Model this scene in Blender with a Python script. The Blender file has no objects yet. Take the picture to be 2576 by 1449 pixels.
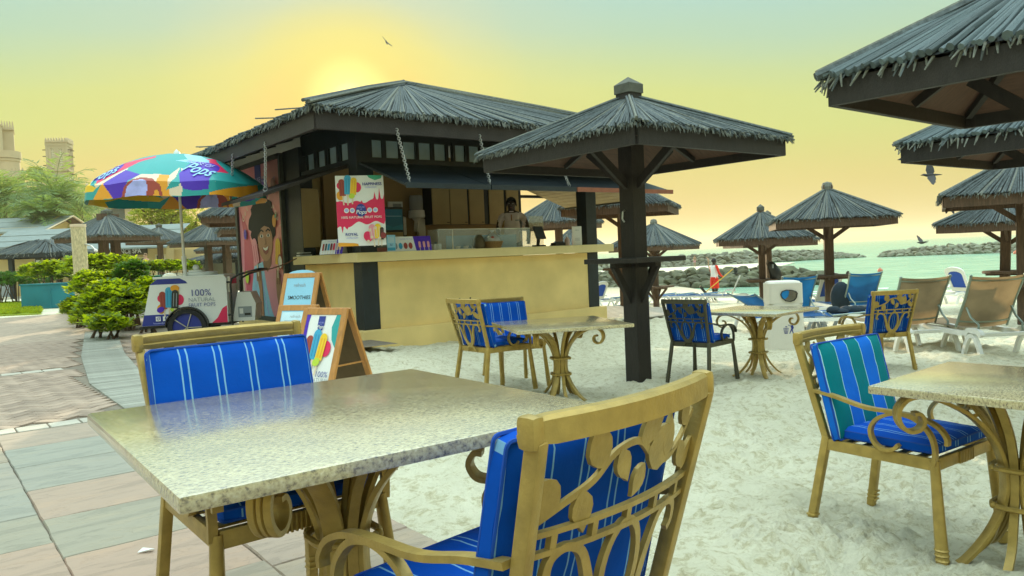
import bpy, bmesh, math, random
import numpy as np
from mathutils import Vector, Matrix, noise as mnoise
random.seed(7); np.random.seed(7)
SC = bpy.context.scene
COL = SC.collection
PI = math.pi
R_ = math.radians
# ------------------------------------------------------------------ camera
F_ = 1936.0; CX_ = 1288.0; CY_ = 724.5
ROLL = R_(2.457); PITCH = math.atan(82/1936.0); CAMH = 1.14
cam_d = bpy.data.cameras.new('camera'); cam = bpy.data.objects.new('camera', cam_d); COL.objects.link(cam)
cam_d.sensor_width = 36; cam_d.lens = 36*F_/2576; cam_d.clip_start = .05; cam_d.clip_end = 20000
cam.matrix_world = Matrix.Translation((0, 0, CAMH)) @ Matrix.Rotation(PI/2-PITCH, 4, 'X') @ Matrix.Rotation(-ROLL, 4, 'Z')
SC.camera = cam
def ray(u, v):
    a = (u-CX_)/F_; b = -(v-CY_)/F_
    x = a*math.cos(ROLL)+b*math.sin(ROLL); y = -a*math.sin(ROLL)+b*math.cos(ROLL)
    return Vector((x, math.cos(PITCH)+y*math.sin(PITCH), y*math.cos(PITCH)-math.sin(PITCH)))
def at(u, v, Y):
    r = ray(u, v); t = Y/r.y; return Vector((r.x*t, Y, CAMH+r.z*t))
def gz(u, v, z):
    r = ray(u, v); t = (z-CAMH)/r.z; return Vector((r.x*t, r.y*t, z))
# ------------------------------------------------------------------ light
SUN_DIR = ray(880, 258).normalized()
SUN_EL = math.asin(SUN_DIR.z); SUN_AZ = math.atan2(SUN_DIR.x, SUN_DIR.y)
world = bpy.data.worlds.new("World"); SC.world = world; world.use_nodes = True
nt = world.node_tree; nt.nodes.clear()
def N(t, typ, **kw):
    n = t.nodes.new(typ)
    for k, v in kw.items():
        if k.startswith('i_'): n.inputs[int(k[2:])].default_value = v
        else: setattr(n, k, v)
    return n
def ramp(t, stops, interp='LINEAR'):
    n = t.nodes.new('ShaderNodeValToRGB'); cr = n.color_ramp; cr.interpolation = interp
    while len(cr.elements) > 1: cr.elements.remove(cr.elements[-1])
    cr.elements[0].position = stops[0][0]; cr.elements[0].color = (*stops[0][1], 1)
    for p, c in stops[1:]:
        e = cr.elements.new(p); e.color = (*c, 1)
    return n
def lin(r, g, b):
    f = lambda c: c/12.92 if c <= .04045 else ((c+.055)/1.055)**2.4
    return (f(r/255), f(g/255), f(b/255))
def build_sky():
    L = nt.links.new
    out = N(nt, 'ShaderNodeOutputWorld')
    tc = N(nt, 'ShaderNodeTexCoord'); nrm = N(nt, 'ShaderNodeVectorMath', operation='NORMALIZE'); L(tc.outputs['Generated'], nrm.inputs[0])
    sep = N(nt, 'ShaderNodeSeparateXYZ'); L(nrm.outputs[0], sep.inputs[0])
    dot = N(nt, 'ShaderNodeVectorMath', operation='DOT_PRODUCT'); L(nrm.outputs[0], dot.inputs[0]); dot.inputs[1].default_value = SUN_DIR
    ac = N(nt, 'ShaderNodeMath', operation='ARCCOSINE'); L(dot.outputs['Value'], ac.inputs[0])
    # closeness to the sun lowers the apparent elevation (yellow reaches higher round the sun)
    dv = N(nt, 'ShaderNodeMath', operation='DIVIDE', i_1=1.6); L(ac.outputs[0], dv.inputs[0])
    mr = ramp(nt, [(0, (.13,)*3), (.048, (.11,)*3), (.087, (.062,)*3), (.142, (.04,)*3), (.23, (.022,)*3), (.34, (0, 0, 0))]); L(dv.outputs[0], mr.inputs[0])
    el = N(nt, 'ShaderNodeMath', operation='SUBTRACT'); L(sep.outputs['Z'], el.inputs[0]); L(mr.outputs[0], el.inputs[1])
    # thin drifting haze streaks
    mp = N(nt, 'ShaderNodeMapping'); mp.inputs['Scale'].default_value = (2.2, 2.2, 9); L(nrm.outputs[0], mp.inputs[0])
    nz = N(nt, 'ShaderNodeTexNoise', i_2=1.6, i_3=4.0); L(mp.outputs[0], nz.inputs['Vector'])
    m1 = N(nt, 'ShaderNodeMath', operation='MULTIPLY_ADD', i_1=.03, i_2=-.015); L(nz.outputs[0], m1.inputs[0])
    ad = N(nt, 'ShaderNodeMath', operation='ADD'); L(el.outputs[0], ad.inputs[0]); L(m1.outputs[0], ad.inputs[1])
    sh = N(nt, 'ShaderNodeMath', operation='ADD', i_1=.15); L(ad.outputs[0], sh.inputs[0])
    def P(e): return e+.15
    rp = ramp(nt, [(P(-.15), (.57, .40, .10)), (P(.0), (.59, .41, .11)), (P(.03), (.59, .42, .115)), (P(.08), (.60, .51, .15)), (P(.14), (.56, .61, .19)), (P(.17), (.555, .63, .22)), (P(.20), (.50, .62, .29)), (P(.24), (.41, .60, .43)), (P(.30), (.36, .60, .56)),
                   (P(.50), (.50, .70, .68)), (P(.75), (.60, .74, .74))])
    L(sh.outputs[0], rp.inputs[0])
    gl = ramp(nt, [(0, (1.6, 1.3, .55)), (.016, (.62, .45, .14)), (.037, (.26, .10, .0)), (.06, (.19, .05, 0)), (.087, (.13, .03, 0)), (.142, (.03, .0, 0)), (.22, (0, 0, 0))])
    L(dv.outputs[0], gl.inputs[0])
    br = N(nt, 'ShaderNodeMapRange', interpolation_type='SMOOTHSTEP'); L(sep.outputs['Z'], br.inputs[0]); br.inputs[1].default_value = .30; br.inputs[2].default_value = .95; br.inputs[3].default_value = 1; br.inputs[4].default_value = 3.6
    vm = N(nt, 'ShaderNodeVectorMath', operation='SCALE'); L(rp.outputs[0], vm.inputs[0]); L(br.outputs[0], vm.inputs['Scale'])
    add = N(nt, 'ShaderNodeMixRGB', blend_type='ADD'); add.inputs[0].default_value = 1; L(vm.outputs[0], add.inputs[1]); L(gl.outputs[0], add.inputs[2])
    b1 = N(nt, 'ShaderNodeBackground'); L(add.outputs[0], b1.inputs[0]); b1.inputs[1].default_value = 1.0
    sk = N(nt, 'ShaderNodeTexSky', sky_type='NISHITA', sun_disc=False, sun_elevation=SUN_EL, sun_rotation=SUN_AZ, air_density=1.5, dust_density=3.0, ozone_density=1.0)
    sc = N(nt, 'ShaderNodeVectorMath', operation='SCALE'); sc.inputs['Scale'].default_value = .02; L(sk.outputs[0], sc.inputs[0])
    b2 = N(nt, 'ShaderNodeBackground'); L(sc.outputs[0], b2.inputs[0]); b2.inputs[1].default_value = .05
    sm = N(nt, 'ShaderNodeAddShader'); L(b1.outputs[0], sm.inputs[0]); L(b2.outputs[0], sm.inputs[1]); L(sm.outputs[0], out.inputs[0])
build_sky()
sun_d = bpy.data.lights.new('sun', 'SUN'); sun_d.energy = 5.0; sun_d.color = (1, .80, .50); sun_d.angle = R_(.6)
sun = bpy.data.objects.new('sun', sun_d); COL.objects.link(sun); sun.rotation_euler = (-SUN_DIR).to_track_quat('-Z', 'Y').to_euler()
SC.view_settings.view_transform = 'Standard'; SC.view_settings.look = 'None'; SC.view_settings.exposure = 0.12; SC.view_settings.gamma = 1; SC.view_settings.use_curve_mapping = False
SC.cycles.max_bounces = 7; SC.cycles.diffuse_bounces = 4; SC.cycles.glossy_bounces = 3; SC.cycles.transparent_max_bounces = 8
SC.cycles.caustics_reflective = False; SC.cycles.caustics_refractive = False; SC.cycles.sample_clamp_indirect = 6

# ------------------------------------------------------------------ materials
MATS = {}
def pm(name, col, rough=.6, metal=0, var=.12, vs=8, bump=0, bs=40, spec=.5, rnd=0, stretch=None, emit=None, trans=0, sheen=0):
    """procedural material: base colour broken up by noise, optional bump, optional per-object random value"""
    if name in MATS: return MATS[name]
    m = bpy.data.materials.new(name); m.use_nodes = True; t = m.node_tree; L = t.links.new
    b = t.nodes['Principled BSDF']
    b.inputs['Roughness'].default_value = rough; b.inputs['Metallic'].default_value = metal; b.inputs['Specular IOR Level'].default_value = spec
    tc = N(t, 'ShaderNodeTexCoord'); src = tc.outputs['Object']
    if stretch:
        mp = N(t, 'ShaderNodeMapping'); mp.inputs['Scale'].default_value = stretch; L(src, mp.inputs[0]); src = mp.outputs[0]
    nz = N(t, 'ShaderNodeTexNoise'); nz.inputs['Scale'].default_value = vs; nz.inputs['Detail'].default_value = 5; L(src, nz.inputs['Vector'])
    rp = ramp(t, [(.25, tuple(c*(1-var) for c in col)), (.75, tuple(min(1, c*(1+var)) for c in col))]); L(nz.outputs[0], rp.inputs[0])
    outc = rp.outputs[0]
    if rnd:
        oi = N(t, 'ShaderNodeObjectInfo'); hs = N(t, 'ShaderNodeHueSaturation')
        mr = N(t, 'ShaderNodeMapRange'); mr.inputs[3].default_value = 1-rnd; mr.inputs[4].default_value = 1+rnd; L(oi.outputs['Random'], mr.inputs[0])
        L(mr.outputs[0], hs.inputs['Value']); L(outc, hs.inputs['Color']); outc = hs.outputs[0]
    L(outc, b.inputs['Base Color'])
    if bump:
        n2 = N(t, 'ShaderNodeTexNoise'); n2.inputs['Scale'].default_value = bs; n2.inputs['Detail'].default_value = 4; L(src, n2.inputs['Vector'])
        bp = N(t, 'ShaderNodeBump'); bp.inputs['Strength'].default_value = bump; bp.inputs['Distance'].default_value = .02; L(n2.outputs[0], bp.inputs['Height']); L(bp.outputs[0], b.inputs['Normal'])
    if emit:
        b.inputs['Emission Color'].default_value = (*emit[0], 1); b.inputs['Emission Strength'].default_value = emit[1]
    if trans: b.inputs['Transmission Weight'].default_value = trans
    MATS[name] = m; return m
def cutmix(name, col, rough, tcol, fac):
    """thin see-through cloth or leaf: diffuse plus translucent"""
    if name in MATS: return MATS[name]
    m = bpy.data.materials.new(name); m.use_nodes = True; t = m.node_tree; L = t.links.new; b = t.nodes['Principled BSDF']; o = t.nodes['Material Output']
    tc = N(t, 'ShaderNodeTexCoord'); nz = N(t, 'ShaderNodeTexNoise'); nz.inputs['Scale'].default_value = 3; nz.inputs['Detail'].default_value = 3; L(tc.outputs['Object'], nz.inputs['Vector'])
    rp = ramp(t, [(.3, tuple(c*.72 for c in col)), (.7, tuple(min(1, c*1.3) for c in col))]); L(nz.outputs[0], rp.inputs[0]); L(rp.outputs[0], b.inputs['Base Color']); b.inputs['Roughness'].default_value = rough
    tr = N(t, 'ShaderNodeBsdfTranslucent'); rt = ramp(t, [(.3, tuple(c*.72 for c in tcol)), (.7, tuple(min(1, c*1.3) for c in tcol))]); L(nz.outputs[0], rt.inputs[0]); L(rt.outputs[0], tr.inputs[0])
    mx = N(t, 'ShaderNodeMixShader'); mx.inputs[0].default_value = fac; L(b.outputs[0], mx.inputs[1]); L(tr.outputs[0], mx.inputs[2]); L(mx.outputs[0], o.inputs[0])
    MATS[name] = m; return m
def glassy(name, col, alpha, rough=.05):
    if name in MATS: return MATS[name]
    m = bpy.data.materials.new(name); m.use_nodes = True; t = m.node_tree; b = t.nodes['Principled BSDF']
    b.inputs['Base Color'].default_value = (*col, 1); b.inputs['Roughness'].default_value = rough; b.inputs['Alpha'].default_value = alpha
    MATS[name] = m; return m

# ------------------------------------------------------------------ mesh builder
_tcache = {}
def text_geo(body, shear=0, offset=0):
    key = (body, shear, offset)
    if key not in _tcache:
        cu = bpy.data.curves.new('text', 'FONT'); cu.body = body; cu.size = 1; cu.shear = shear; cu.offset = offset; cu.resolution_u = 3
        cu.align_x = 'CENTER'; cu.align_y = 'CENTER'
        o = bpy.data.objects.new('text', cu); COL.objects.link(o)
        dg = bpy.context.evaluated_depsgraph_get(); me = bpy.data.meshes.new_from_object(o.evaluated_get(dg))
        vs = [tuple(v.co) for v in me.vertices]; fs = [tuple(p.vertices) for p in me.polygons]
        bpy.data.objects.remove(o); bpy.data.meshes.remove(me); bpy.data.curves.remove(cu)
        _tcache[key] = (vs, fs)
    return _tcache[key]
class MB:
    def __init__(s): s.v = []; s.f = []; s.m = []; s.mats = []
    def mi(s, m):
        if m is None: return 0
        if m not in s.mats: s.mats.append(m)
        return s.mats.index(m)
    def raw(s, vs, fs, m=None, M=None):
        o = len(s.v); i = s.mi(m)
        if M is not None: vs = [M @ Vector(v) for v in vs]
        s.v += [tuple(v) for v in vs]; s.f += [tuple(k+o for k in f) for f in fs]; s.m += [i]*len(fs); return s
    def box(s, c, d, m=None, M=None, b=0):
        x, y, z = (k/2 for k in d); cx, cy, cz = c
        if b <= 0:
            vs = [(cx+i*x, cy+j*y, cz+k*z) for i in (-1, 1) for j in (-1, 1) for k in (-1, 1)]
            fs = [(0, 1, 3, 2), (4, 6, 7, 5), (0, 4, 5, 1), (2, 3, 7, 6), (0, 2, 6, 4), (1, 5, 7, 3)]
            return s.raw(vs, fs, m, M)
        bm = bmesh.new(); bmesh.ops.create_cube(bm, size=1); bmesh.ops.scale(bm, vec=d, verts=bm.verts)
        bmesh.ops.bevel(bm, geom=bm.edges[:], offset=b, segments=2, affect='EDGES', profile=.6); bmesh.ops.translate(bm, vec=c, verts=bm.verts)
        bm.verts.index_update(); vs = [tuple(v.co) for v in bm.verts]; fs = [tuple(v.index for v in f.verts) for f in bm.faces]; bm.free()
        return s.raw(vs, fs, m, M)
    def beam(s, p, q, w, h, m=None, up=(0, 0, 1), M=None, b=0):
        p = Vector(p); q = Vector(q); z = (q-p); L = z.length; z.normalize(); up = Vector(up)
        x = up.cross(z)
        if x.length < 1e-4: x = Vector((1, 0, 0))
        x.normalize(); y = z.cross(x)
        T = Matrix((x, y, z)).transposed().to_4x4(); T.translation = (p+q)/2
        if M is not None: T = M @ T
        return s.box((0, 0, 0), (w, h, L), m, T, b)
    def tube(s, pts, r, n=8, m=None, M=None, caps=True):
        pts = [Vector(p) for p in pts]; k = len(pts); rs = r if isinstance(r, (list, tuple)) else [r]*k
        vs = []; prev = None
        for i, p in enumerate(pts):
            t = (pts[min(i+1, k-1)]-pts[max(i-1, 0)]).normalized()
            if prev is None:
                a = Vector((0, 0, 1)) if abs(t.z) < .9 else Vector((1, 0, 0)); x = a.cross(t).normalized()
            else:
                x = (prev-t*prev.dot(t)); x = x.normalized() if x.length > 1e-6 else prev
            prev = x; y = t.cross(x)
            for j in range(n):
                a = 2*PI*j/n; vs.append(p+(x*math.cos(a)+y*math.sin(a))*rs[i])
        fs = [(i*n+j, i*n+(j+1) % n, (i+1)*n+(j+1) % n, (i+1)*n+j) for i in range(k-1) for j in range(n)]
        if caps: fs += [tuple(range(n-1, -1, -1)), tuple((k-1)*n+j for j in range(n))]
        return s.raw(vs, fs, m, M)
    def lathe(s, prof, n=16, m=None, M=None, c=(0, 0, 0)):
        k = len(prof); vs = [(c[0]+r*math.cos(2*PI*j/n), c[1]+r*math.sin(2*PI*j/n), c[2]+z) for r, z in prof for j in range(n)]
        fs = [(i*n+j, i*n+(j+1) % n, (i+1)*n+(j+1) % n, (i+1)*n+j) for i in range(k-1) for j in range(n)]
        if prof[0][0] > 1e-4: fs.append(tuple(range(n-1, -1, -1)))
        if prof[-1][0] > 1e-4: fs.append(tuple((k-1)*n+j for j in range(n)))
        return s.raw(vs, fs, m, M)
    def ball(s, c, r, n=10, m=None, M=None, k=6):
        rx, ry, rz = r if isinstance(r, (tuple, list)) else (r, r, r)
        vs = [(c[0]+rx*math.sin(PI*i/k)*math.cos(2*PI*j/n), c[1]+ry*math.sin(PI*i/k)*math.sin(2*PI*j/n), c[2]-rz*math.cos(PI*i/k)) for i in range(k+1) for j in range(n)]
        fs = [(i*n+j, i*n+(j+1) % n, (i+1)*n+(j+1) % n, (i+1)*n+j) for i in range(k) for j in range(n)]
        return s.raw(vs, fs, m, M)
    def prism(s, poly, th, fr, m=None, M=None):
        """flat outline poly (a,b) in frame fr=(o,ax,ay,az) given a thickness th along az (centred)"""
        o, ax, ay, az = (Vector(k) for k in fr); n = len(poly)
        vs = [o+ax*a+ay*b-az*th/2 for a, b in poly]+[o+ax*a+ay*b+az*th/2 for a, b in poly]
        fs = [tuple(range(n-1, -1, -1)), tuple(range(n, 2*n))]+[(i, (i+1) % n, n+(i+1) % n, n+i) for i in range(n)]
        return s.raw(vs, fs, m, M)
    def ribbon(s, pts, w, t, fr, m=None, M=None, groove=0):
        """flat bar bent in the plane (ax,ay) of fr; w = width across the plane, t = thickness in it (numbers or lists)"""
        o, ax, ay, az = (Vector(k) for k in fr); k = len(pts)
        ws = w if isinstance(w, (list, tuple)) else [w]*k; ts = t if isinstance(t, (list, tuple)) else [t]*k
        P = [Vector((a, b)) for a, b in pts]; vs = []
        prof = [(-.5, -.5), (.5, -.5), (.5, .5), (-.5, .5)]
        if groove: prof = [(-.5, -.42), (-.42, -.5), (.42, -.5), (.5, -.42), (.5, .42), (.42, .5), (.2, .5), (.14, .5-groove), (.08, .5), (-.08, .5), (-.14, .5-groove), (-.2, .5), (-.42, .5), (-.5, .42)]
        n = len(prof)
        for i, p in enumerate(P):
            d = (P[min(i+1, k-1)]-P[max(i-1, 0)]); d.normalize(); nn = Vector((-d.y, d.x))
            for a, b in prof:
                q = p+nn*b*ts[i]; vs.append(o+ax*q.x+ay*q.y+az*a*ws[i])
        fs = [(i*n+j, i*n+(j+1) % n, (i+1)*n+(j+1) % n, (i+1)*n+j) for i in range(k-1) for j in range(n)]
        fs += [tuple(range(n-1, -1, -1)), tuple((k-1)*n+j for j in range(n))]
        return s.raw(vs, fs, m, M)
    def map(s, fn, a=0):
        s.v[a:] = [tuple(fn(*v)) for v in s.v[a:]]; return s
    def build(s, name, parent=None, mats=None, smooth=None, loc=None, rz=0, link=True):
        me = bpy.data.meshes.new(name); me.from_pydata(s.v, [], s.f)
        for m in (mats if isinstance(mats, (list, tuple)) else [mats] if mats else s.mats): me.materials.append(m)
        if s.mats and not mats: me.polygons.foreach_set('material_index', s.m)
        if smooth is not None:
            me.polygons.foreach_set('use_smooth', [True]*len(me.polygons)); me.set_sharp_from_angle(angle=R_(smooth))
        me.update()
        return ob(name, me, parent, loc, rz)
def ob(name, data, parent=None, loc=None, rz=0):
    o = bpy.data.objects.new(name, data); COL.objects.link(o)
    if parent is not None: o.parent = parent
    if loc is not None: o.location = loc
    if rz: o.rotation_euler = (0, 0, rz)
    return o
def thing(name, label, cat, loc=(0, 0, 0), rz=0, group=None):
    o = bpy.data.objects.new(name, None); COL.objects.link(o); o.empty_display_size = .1
    o.location = loc; o.rotation_euler = (0, 0, rz); o['label'] = label; o['category'] = cat
    if group: o['group'] = group
    return o
def tag(o, label=None, cat=None, group=None, kind=None):
    for k, v in (('label', label), ('category', cat), ('group', group), ('kind', kind)):
        if v: o[k] = v
    return o
CHILDREN = {}
def dup(root, loc, rz, label, group=None, swap=None):
    """copy of a thing, its parts and their sub-parts; swap = {part name: material}"""
    r = root.copy(); COL.objects.link(r); r.location = loc; r.rotation_euler = (0, 0, rz); r['label'] = label
    if group: r['group'] = group
    def rec(a, b):
        for ch in list(a.children):
            c = ch.copy(); COL.objects.link(c); c.parent = b
            nm = ch.name.split('.')[0]
            if swap and nm in swap:
                c.data = ch.data.copy(); c.data.materials.clear(); c.data.materials.append(swap[nm])
            rec(ch, c)
    rec(root, r); return r
def stuff(o): o['kind'] = 'stuff'; return o
def struct(o): o['kind'] = 'structure'; return o
def rotz(a): return Matrix.Rotation(a, 4, 'Z')
def T(x, y, z): return Matrix.Translation((x, y, z))
XZ = lambda o=(0, 0, 0): (o, (1, 0, 0), (0, 0, 1), (0, -1, 0))   # frame of an upright picture seen from -y
class Art:
    """flat print on a real surface: coloured shapes laid a hair above each other in the frame (o, ax, ay), size w x h"""
    def __init__(s, o, ax, ay, step=.0006, base=.0012):
        s.o = Vector(o); s.ax = Vector(ax).normalized(); s.ay = Vector(ay).normalized(); s.n = s.ax.cross(s.ay); s.mb = MB(); s.k = 0; s.st = step; s.bs = base
    def pt(s, a, b): return s.o+s.ax*a+s.ay*b+s.n*(s.bs+s.st*s.k)
    def poly(s, pts, m):
        s.mb.raw([s.pt(a, b) for a, b in pts], [tuple(range(len(pts)))], m); s.k += 1; return s
    def rect(s, a0, b0, a1, b1, m): return s.poly([(a0, b0), (a1, b0), (a1, b1), (a0, b1)], m)
    def ell(s, a, b, ra, rb, m, rot=0, n=20):
        c, d = math.cos(rot), math.sin(rot)
        return s.poly([(a+ra*math.cos(t)*c-rb*math.sin(t)*d, b+ra*math.cos(t)*d+rb*math.sin(t)*c) for t in [2*PI*i/n for i in range(n)]], m)
    def line(s, pts, w, m):
        """a stroke of width w through the points"""
        P = [Vector(p) for p in pts]; Lf = []; Rt = []
        for i, p in enumerate(P):
            d = (P[min(i+1, len(P)-1)]-P[max(i-1, 0)]).normalized(); n = Vector((-d.y, d.x))*w/2; Lf.append(p+n); Rt.append(p-n)
        vs = [s.pt(*q) for q in Lf+Rt]; k = len(P)
        s.mb.raw(vs, [(i+1, i, k+i, k+i+1) for i in range(k-1)], m); s.k += 1; return s
    def text(s, body, a, b, size, m, shear=0, offset=0, rot=0, sx=1):
        vs, fs = text_geo(body, shear, offset); c, d = math.cos(rot), math.sin(rot)
        s.mb.raw([s.pt(a+size*(x*sx*c-y*d), b+size*(x*sx*d+y*c)) for x, y, z in vs], fs, m); s.k += 1; return s
    def pop(s, a, b, w, h, m, m2, stick, rot=0):
        """an ice lolly: stick, rounded bar, two grooves"""
        c, d = math.cos(rot), math.sin(rot); q = lambda x, y: (a+x*c-y*d, b+x*d+y*c)
        s.poly([q(-w*.11, -h*.95), q(w*.11, -h*.95), q(w*.11, -h*.3), q(-w*.11, -h*.3)], stick)
        bar = [q(-w/2, -h*.45), q(w/2, -h*.45), q(w/2, h*.3)]+[q(w/2*math.cos(t), h*.3+w/2*math.sin(t)) for t in [PI*i/8 for i in range(1, 8)]]+[q(-w/2, h*.3)]
        s.poly(bar, m)
        for x in (-.2, .2): s.line([q(x*w, -h*.36), q(x*w, h*.3)], w*.1, m2)
        return s
    def build(s, name='print', parent=None): return s.mb.build(name, parent)
# ------------------------------------------------------------------ palette
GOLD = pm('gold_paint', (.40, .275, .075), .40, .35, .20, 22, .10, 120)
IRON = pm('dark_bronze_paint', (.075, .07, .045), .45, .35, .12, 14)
def cushion_mat(name, base, line, axis='X', period=.112, teal=None):
    m = bpy.data.materials.new(name); m.use_nodes = True; t = m.node_tree; L = t.links.new; b = t.nodes['Principled BSDF']; b.inputs['Roughness'].default_value = .85; b.inputs['Specular IOR Level'].default_value = .15
    tc = N(t, 'ShaderNodeTexCoord'); sp = N(t, 'ShaderNodeSeparateXYZ'); L(tc.outputs['Object'], sp.inputs[0])
    ad = N(t, 'ShaderNodeMath', operation='MULTIPLY_ADD', i_1=1/period, i_2=20.0 if teal is None else 20.5); L(sp.outputs[axis], ad.inputs[0])
    fr = N(t, 'ShaderNodeMath', operation='FRACT'); L(ad.outputs[0], fr.inputs[0])
    if teal is None:
        st = ramp(t, [(0, (0, 0, 0)), (.375, (1, 1, 1)), (.42, (0, 0, 0)), (.58, (1, 1, 1)), (.625, (0, 0, 0))], 'CONSTANT')
        c2 = line
    else:
        st = ramp(t, [(0, (0, 0, 0)), (.25, (1, 1, 1)), (.75, (0, 0, 0))], 'CONSTANT'); c2 = teal
    L(fr.outputs[0], st.inputs[0])
    nz = N(t, 'ShaderNodeTexNoise'); nz.inputs['Scale'].default_value = 5; nz.inputs['Detail'].default_value = 5; L(tc.outputs['Object'], nz.inputs['Vector'])
    rb = ramp(t, [(.3, tuple(c*.88 for c in base)), (.7, tuple(c*1.1 for c in base))]); L(nz.outputs[0], rb.inputs[0])
    mx = N(t, 'ShaderNodeMixRGB'); L(st.outputs[0], mx.inputs[0]); L(rb.outputs[0], mx.inputs[1]); mx.inputs[2].default_value = (*c2, 1)
    o = mx.outputs[0]
    if teal is not None:
        s2 = ramp(t, [(0, (0, 0, 0)), (.245, (1, 1, 1)), (.265, (0, 0, 0)), (.735, (1, 1, 1)), (.755, (0, 0, 0))], 'CONSTANT'); L(fr.outputs[0], s2.inputs[0])
        m2 = N(t, 'ShaderNodeMixRGB'); L(s2.outputs[0], m2.inputs[0]); L(o, m2.inputs[1]); m2.inputs[2].default_value = (*line, 1); o = m2.outputs[0]
    L(o, b.inputs['Base Color'])
    wv = N(t, 'ShaderNodeTexNoise'); wv.inputs['Scale'].default_value = 9; wv.inputs['Detail'].default_value = 8; L(tc.outputs['Object'], wv.inputs['Vector'])
    bp = N(t, 'ShaderNodeBump'); bp.inputs['Strength'].default_value = .35; bp.inputs['Distance'].default_value = .02; L(wv.outputs[0], bp.inputs['Height']); L(bp.outputs[0], b.inputs['Normal'])
    MATS[name] = m; return m
BLUE = (.0, .072, .46)
CUSH = cushion_mat('blue_striped_canvas', BLUE, (.20, .42, .66))
CUSHT = cushion_mat('teal_blue_canvas', (.006, .135, .62), (.35, .62, .66), 'X', .21, (.0, .165, .20))
THATCH = pm('grey_reed', (.088, .108, .112), .85, 0, .45, 22, .5, 60, stretch=(1, 1, .25))
THATCH2 = pm('pale_reed', (.17, .18, .155), .85, 0, .35, 30, .4, 60)
THATCHD = pm('dark_reed_bed', (.025, .03, .03), .9, 0, .3, 20)
REED = pm('reed_pole', (.105, .14, .15), .8, 0, .4, 30, .4, 60, rnd=.35)
DKWOOD = pm('dark_stained_wood', (.017, .013, .011), .6, 0, .35, 9, .35, 50, stretch=(4, 4, 1))
BRWOOD = pm('brown_weathered_wood', (.10, .058, .034), .75, 0, .4, 9, .5, 45, stretch=(5, 5, .6))
SOFFIT = pm('reddish_board', (.085, .040, .024), .75, 0, .3, 6, .2, 30, stretch=(1, 6, 1))
KDARK = pm('blue_black_timber', (.007, .014, .019), .5, 0, .35, 6, .2, 30)
KFASC = pm('dark_fascia_timber', (.022, .016, .016), .6, 0, .3, 5, .25, 40)
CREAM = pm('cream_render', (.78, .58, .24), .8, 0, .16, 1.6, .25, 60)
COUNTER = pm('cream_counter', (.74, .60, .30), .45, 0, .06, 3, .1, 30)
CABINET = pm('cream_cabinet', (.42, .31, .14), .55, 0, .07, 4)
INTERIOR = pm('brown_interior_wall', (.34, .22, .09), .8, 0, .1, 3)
WHITE = pm('white_plastic', (.78, .78, .75), .4, 0, .04, 4)
WHITEP = pm('white_paint', (.80, .81, .80), .35, 0, .03, 3)
BINW = pm('off_white_bin', (.74, .70, .62), .5, 0, .06, 3)
STEEL = pm('galvanised_steel', (.55, .56, .55), .35, .8, .15, 20)
BLACK = pm('black_plastic', (.015, .016, .018), .45, 0, .2, 8)
RUBBER = pm('black_rubber', (.02, .02, .021), .8, 0, .2, 12)
INKB = pm('ink_blue', (.02, .035, .27), .5, 0, .05, 3)
INKR = pm('ink_red', (.74, .016, .10), .5, 0, .05, 3)
INKW = pm('ink_white', (.80, .80, .78), .5, 0, .03, 3)
INKPINK = pm('ink_pink', (.84, .31, .32), .5, 0, .05, 3)
INKPK2 = pm('ink_deep_pink', (.60, .09, .15), .5, 0, .05, 3)
INKPK3 = pm('ink_pale_pink', (.80, .30, .38), .5, 0, .05, 3)
INKTEAL = pm('ink_teal', (.02, .33, .33), .5, 0, .05, 3)
INKGRN = pm('ink_green', (.05, .40, .24), .5, 0, .05, 3)
INKLIME = pm('ink_lime', (.50, .66, .05), .5, 0, .05, 3)
INKOR = pm('ink_orange', (.80, .34, .02), .5, 0, .05, 3)
INKYEL = pm('ink_yellow', (.85, .55, .02), .5, 0, .05, 3)
INKBR = pm('ink_brick', (.36, .055, .035), .5, 0, .05, 3)
INKBR2 = pm('ink_dark_brick', (.24, .03, .03), .5, 0, .05, 3)
INKCY = pm('ink_cyan', (.04, .36, .60), .5, 0, .05, 3)
INKCY2 = pm('ink_dark_cyan', (.02, .22, .42), .5, 0, .05, 3)
INKSKY = pm('ink_sky', (.28, .58, .78), .5, 0, .05, 3)
INKPUR = pm('ink_purple', (.07, .015, .45), .5, 0, .05, 3)
INKBLK = pm('ink_black', (.02, .022, .02), .5, 0, .1, 3)
INKGRY = pm('ink_grey', (.30, .33, .36), .5, 0, .05, 3)
INKCRM = pm('ink_cream', (.76, .62, .46), .5, 0, .05, 3)
INKSK = pm('ink_skin', (.42, .20, .11), .5, 0, .06, 4)
INKSKD = pm('ink_skin_dark', (.24, .10, .06), .5, 0, .06, 4)
INKLAV = pm('ink_lavender', (.40, .42, .80), .5, 0, .25, 6)
ORWOOD = pm('orange_varnished_wood', (.48, .215, .055), .45, 0, .22, 8, .15, 50, stretch=(4, 4, .7))
SIGNBK = pm('brown_board_back', (.13, .085, .04), .8, 0, .2, 10)
LEAFM = cutmix('shrub_leaf', (.15, .27, .008), .45, (.66, .74, .01), .45)
LEAFO = cutmix('olive_leaf', (.07, .13, .012), .5, (.26, .34, .01), .35)
LEAFD = cutmix('dark_leaf', (.035, .105, .018), .5, (.16, .34, .02), .3)
PALML = cutmix('palm_leaf', (.13, .22, .08), .5, (.40, .50, .10), .4)
TREEL = cutmix('tree_leaf', (.14, .20, .02), .6, (.50, .52, .03), .42)
GRASSM = cutmix('lawn_grass', (.24, .33, .012), .8, (.62, .66, .01), .35)
STONE = pm('sandstone_render', (.52, .42, .27), .85, 0, .08, .3)
SKIN_D = pm('dark_skin', (.055, .030, .020), .5, 0, .1, 10)
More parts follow.
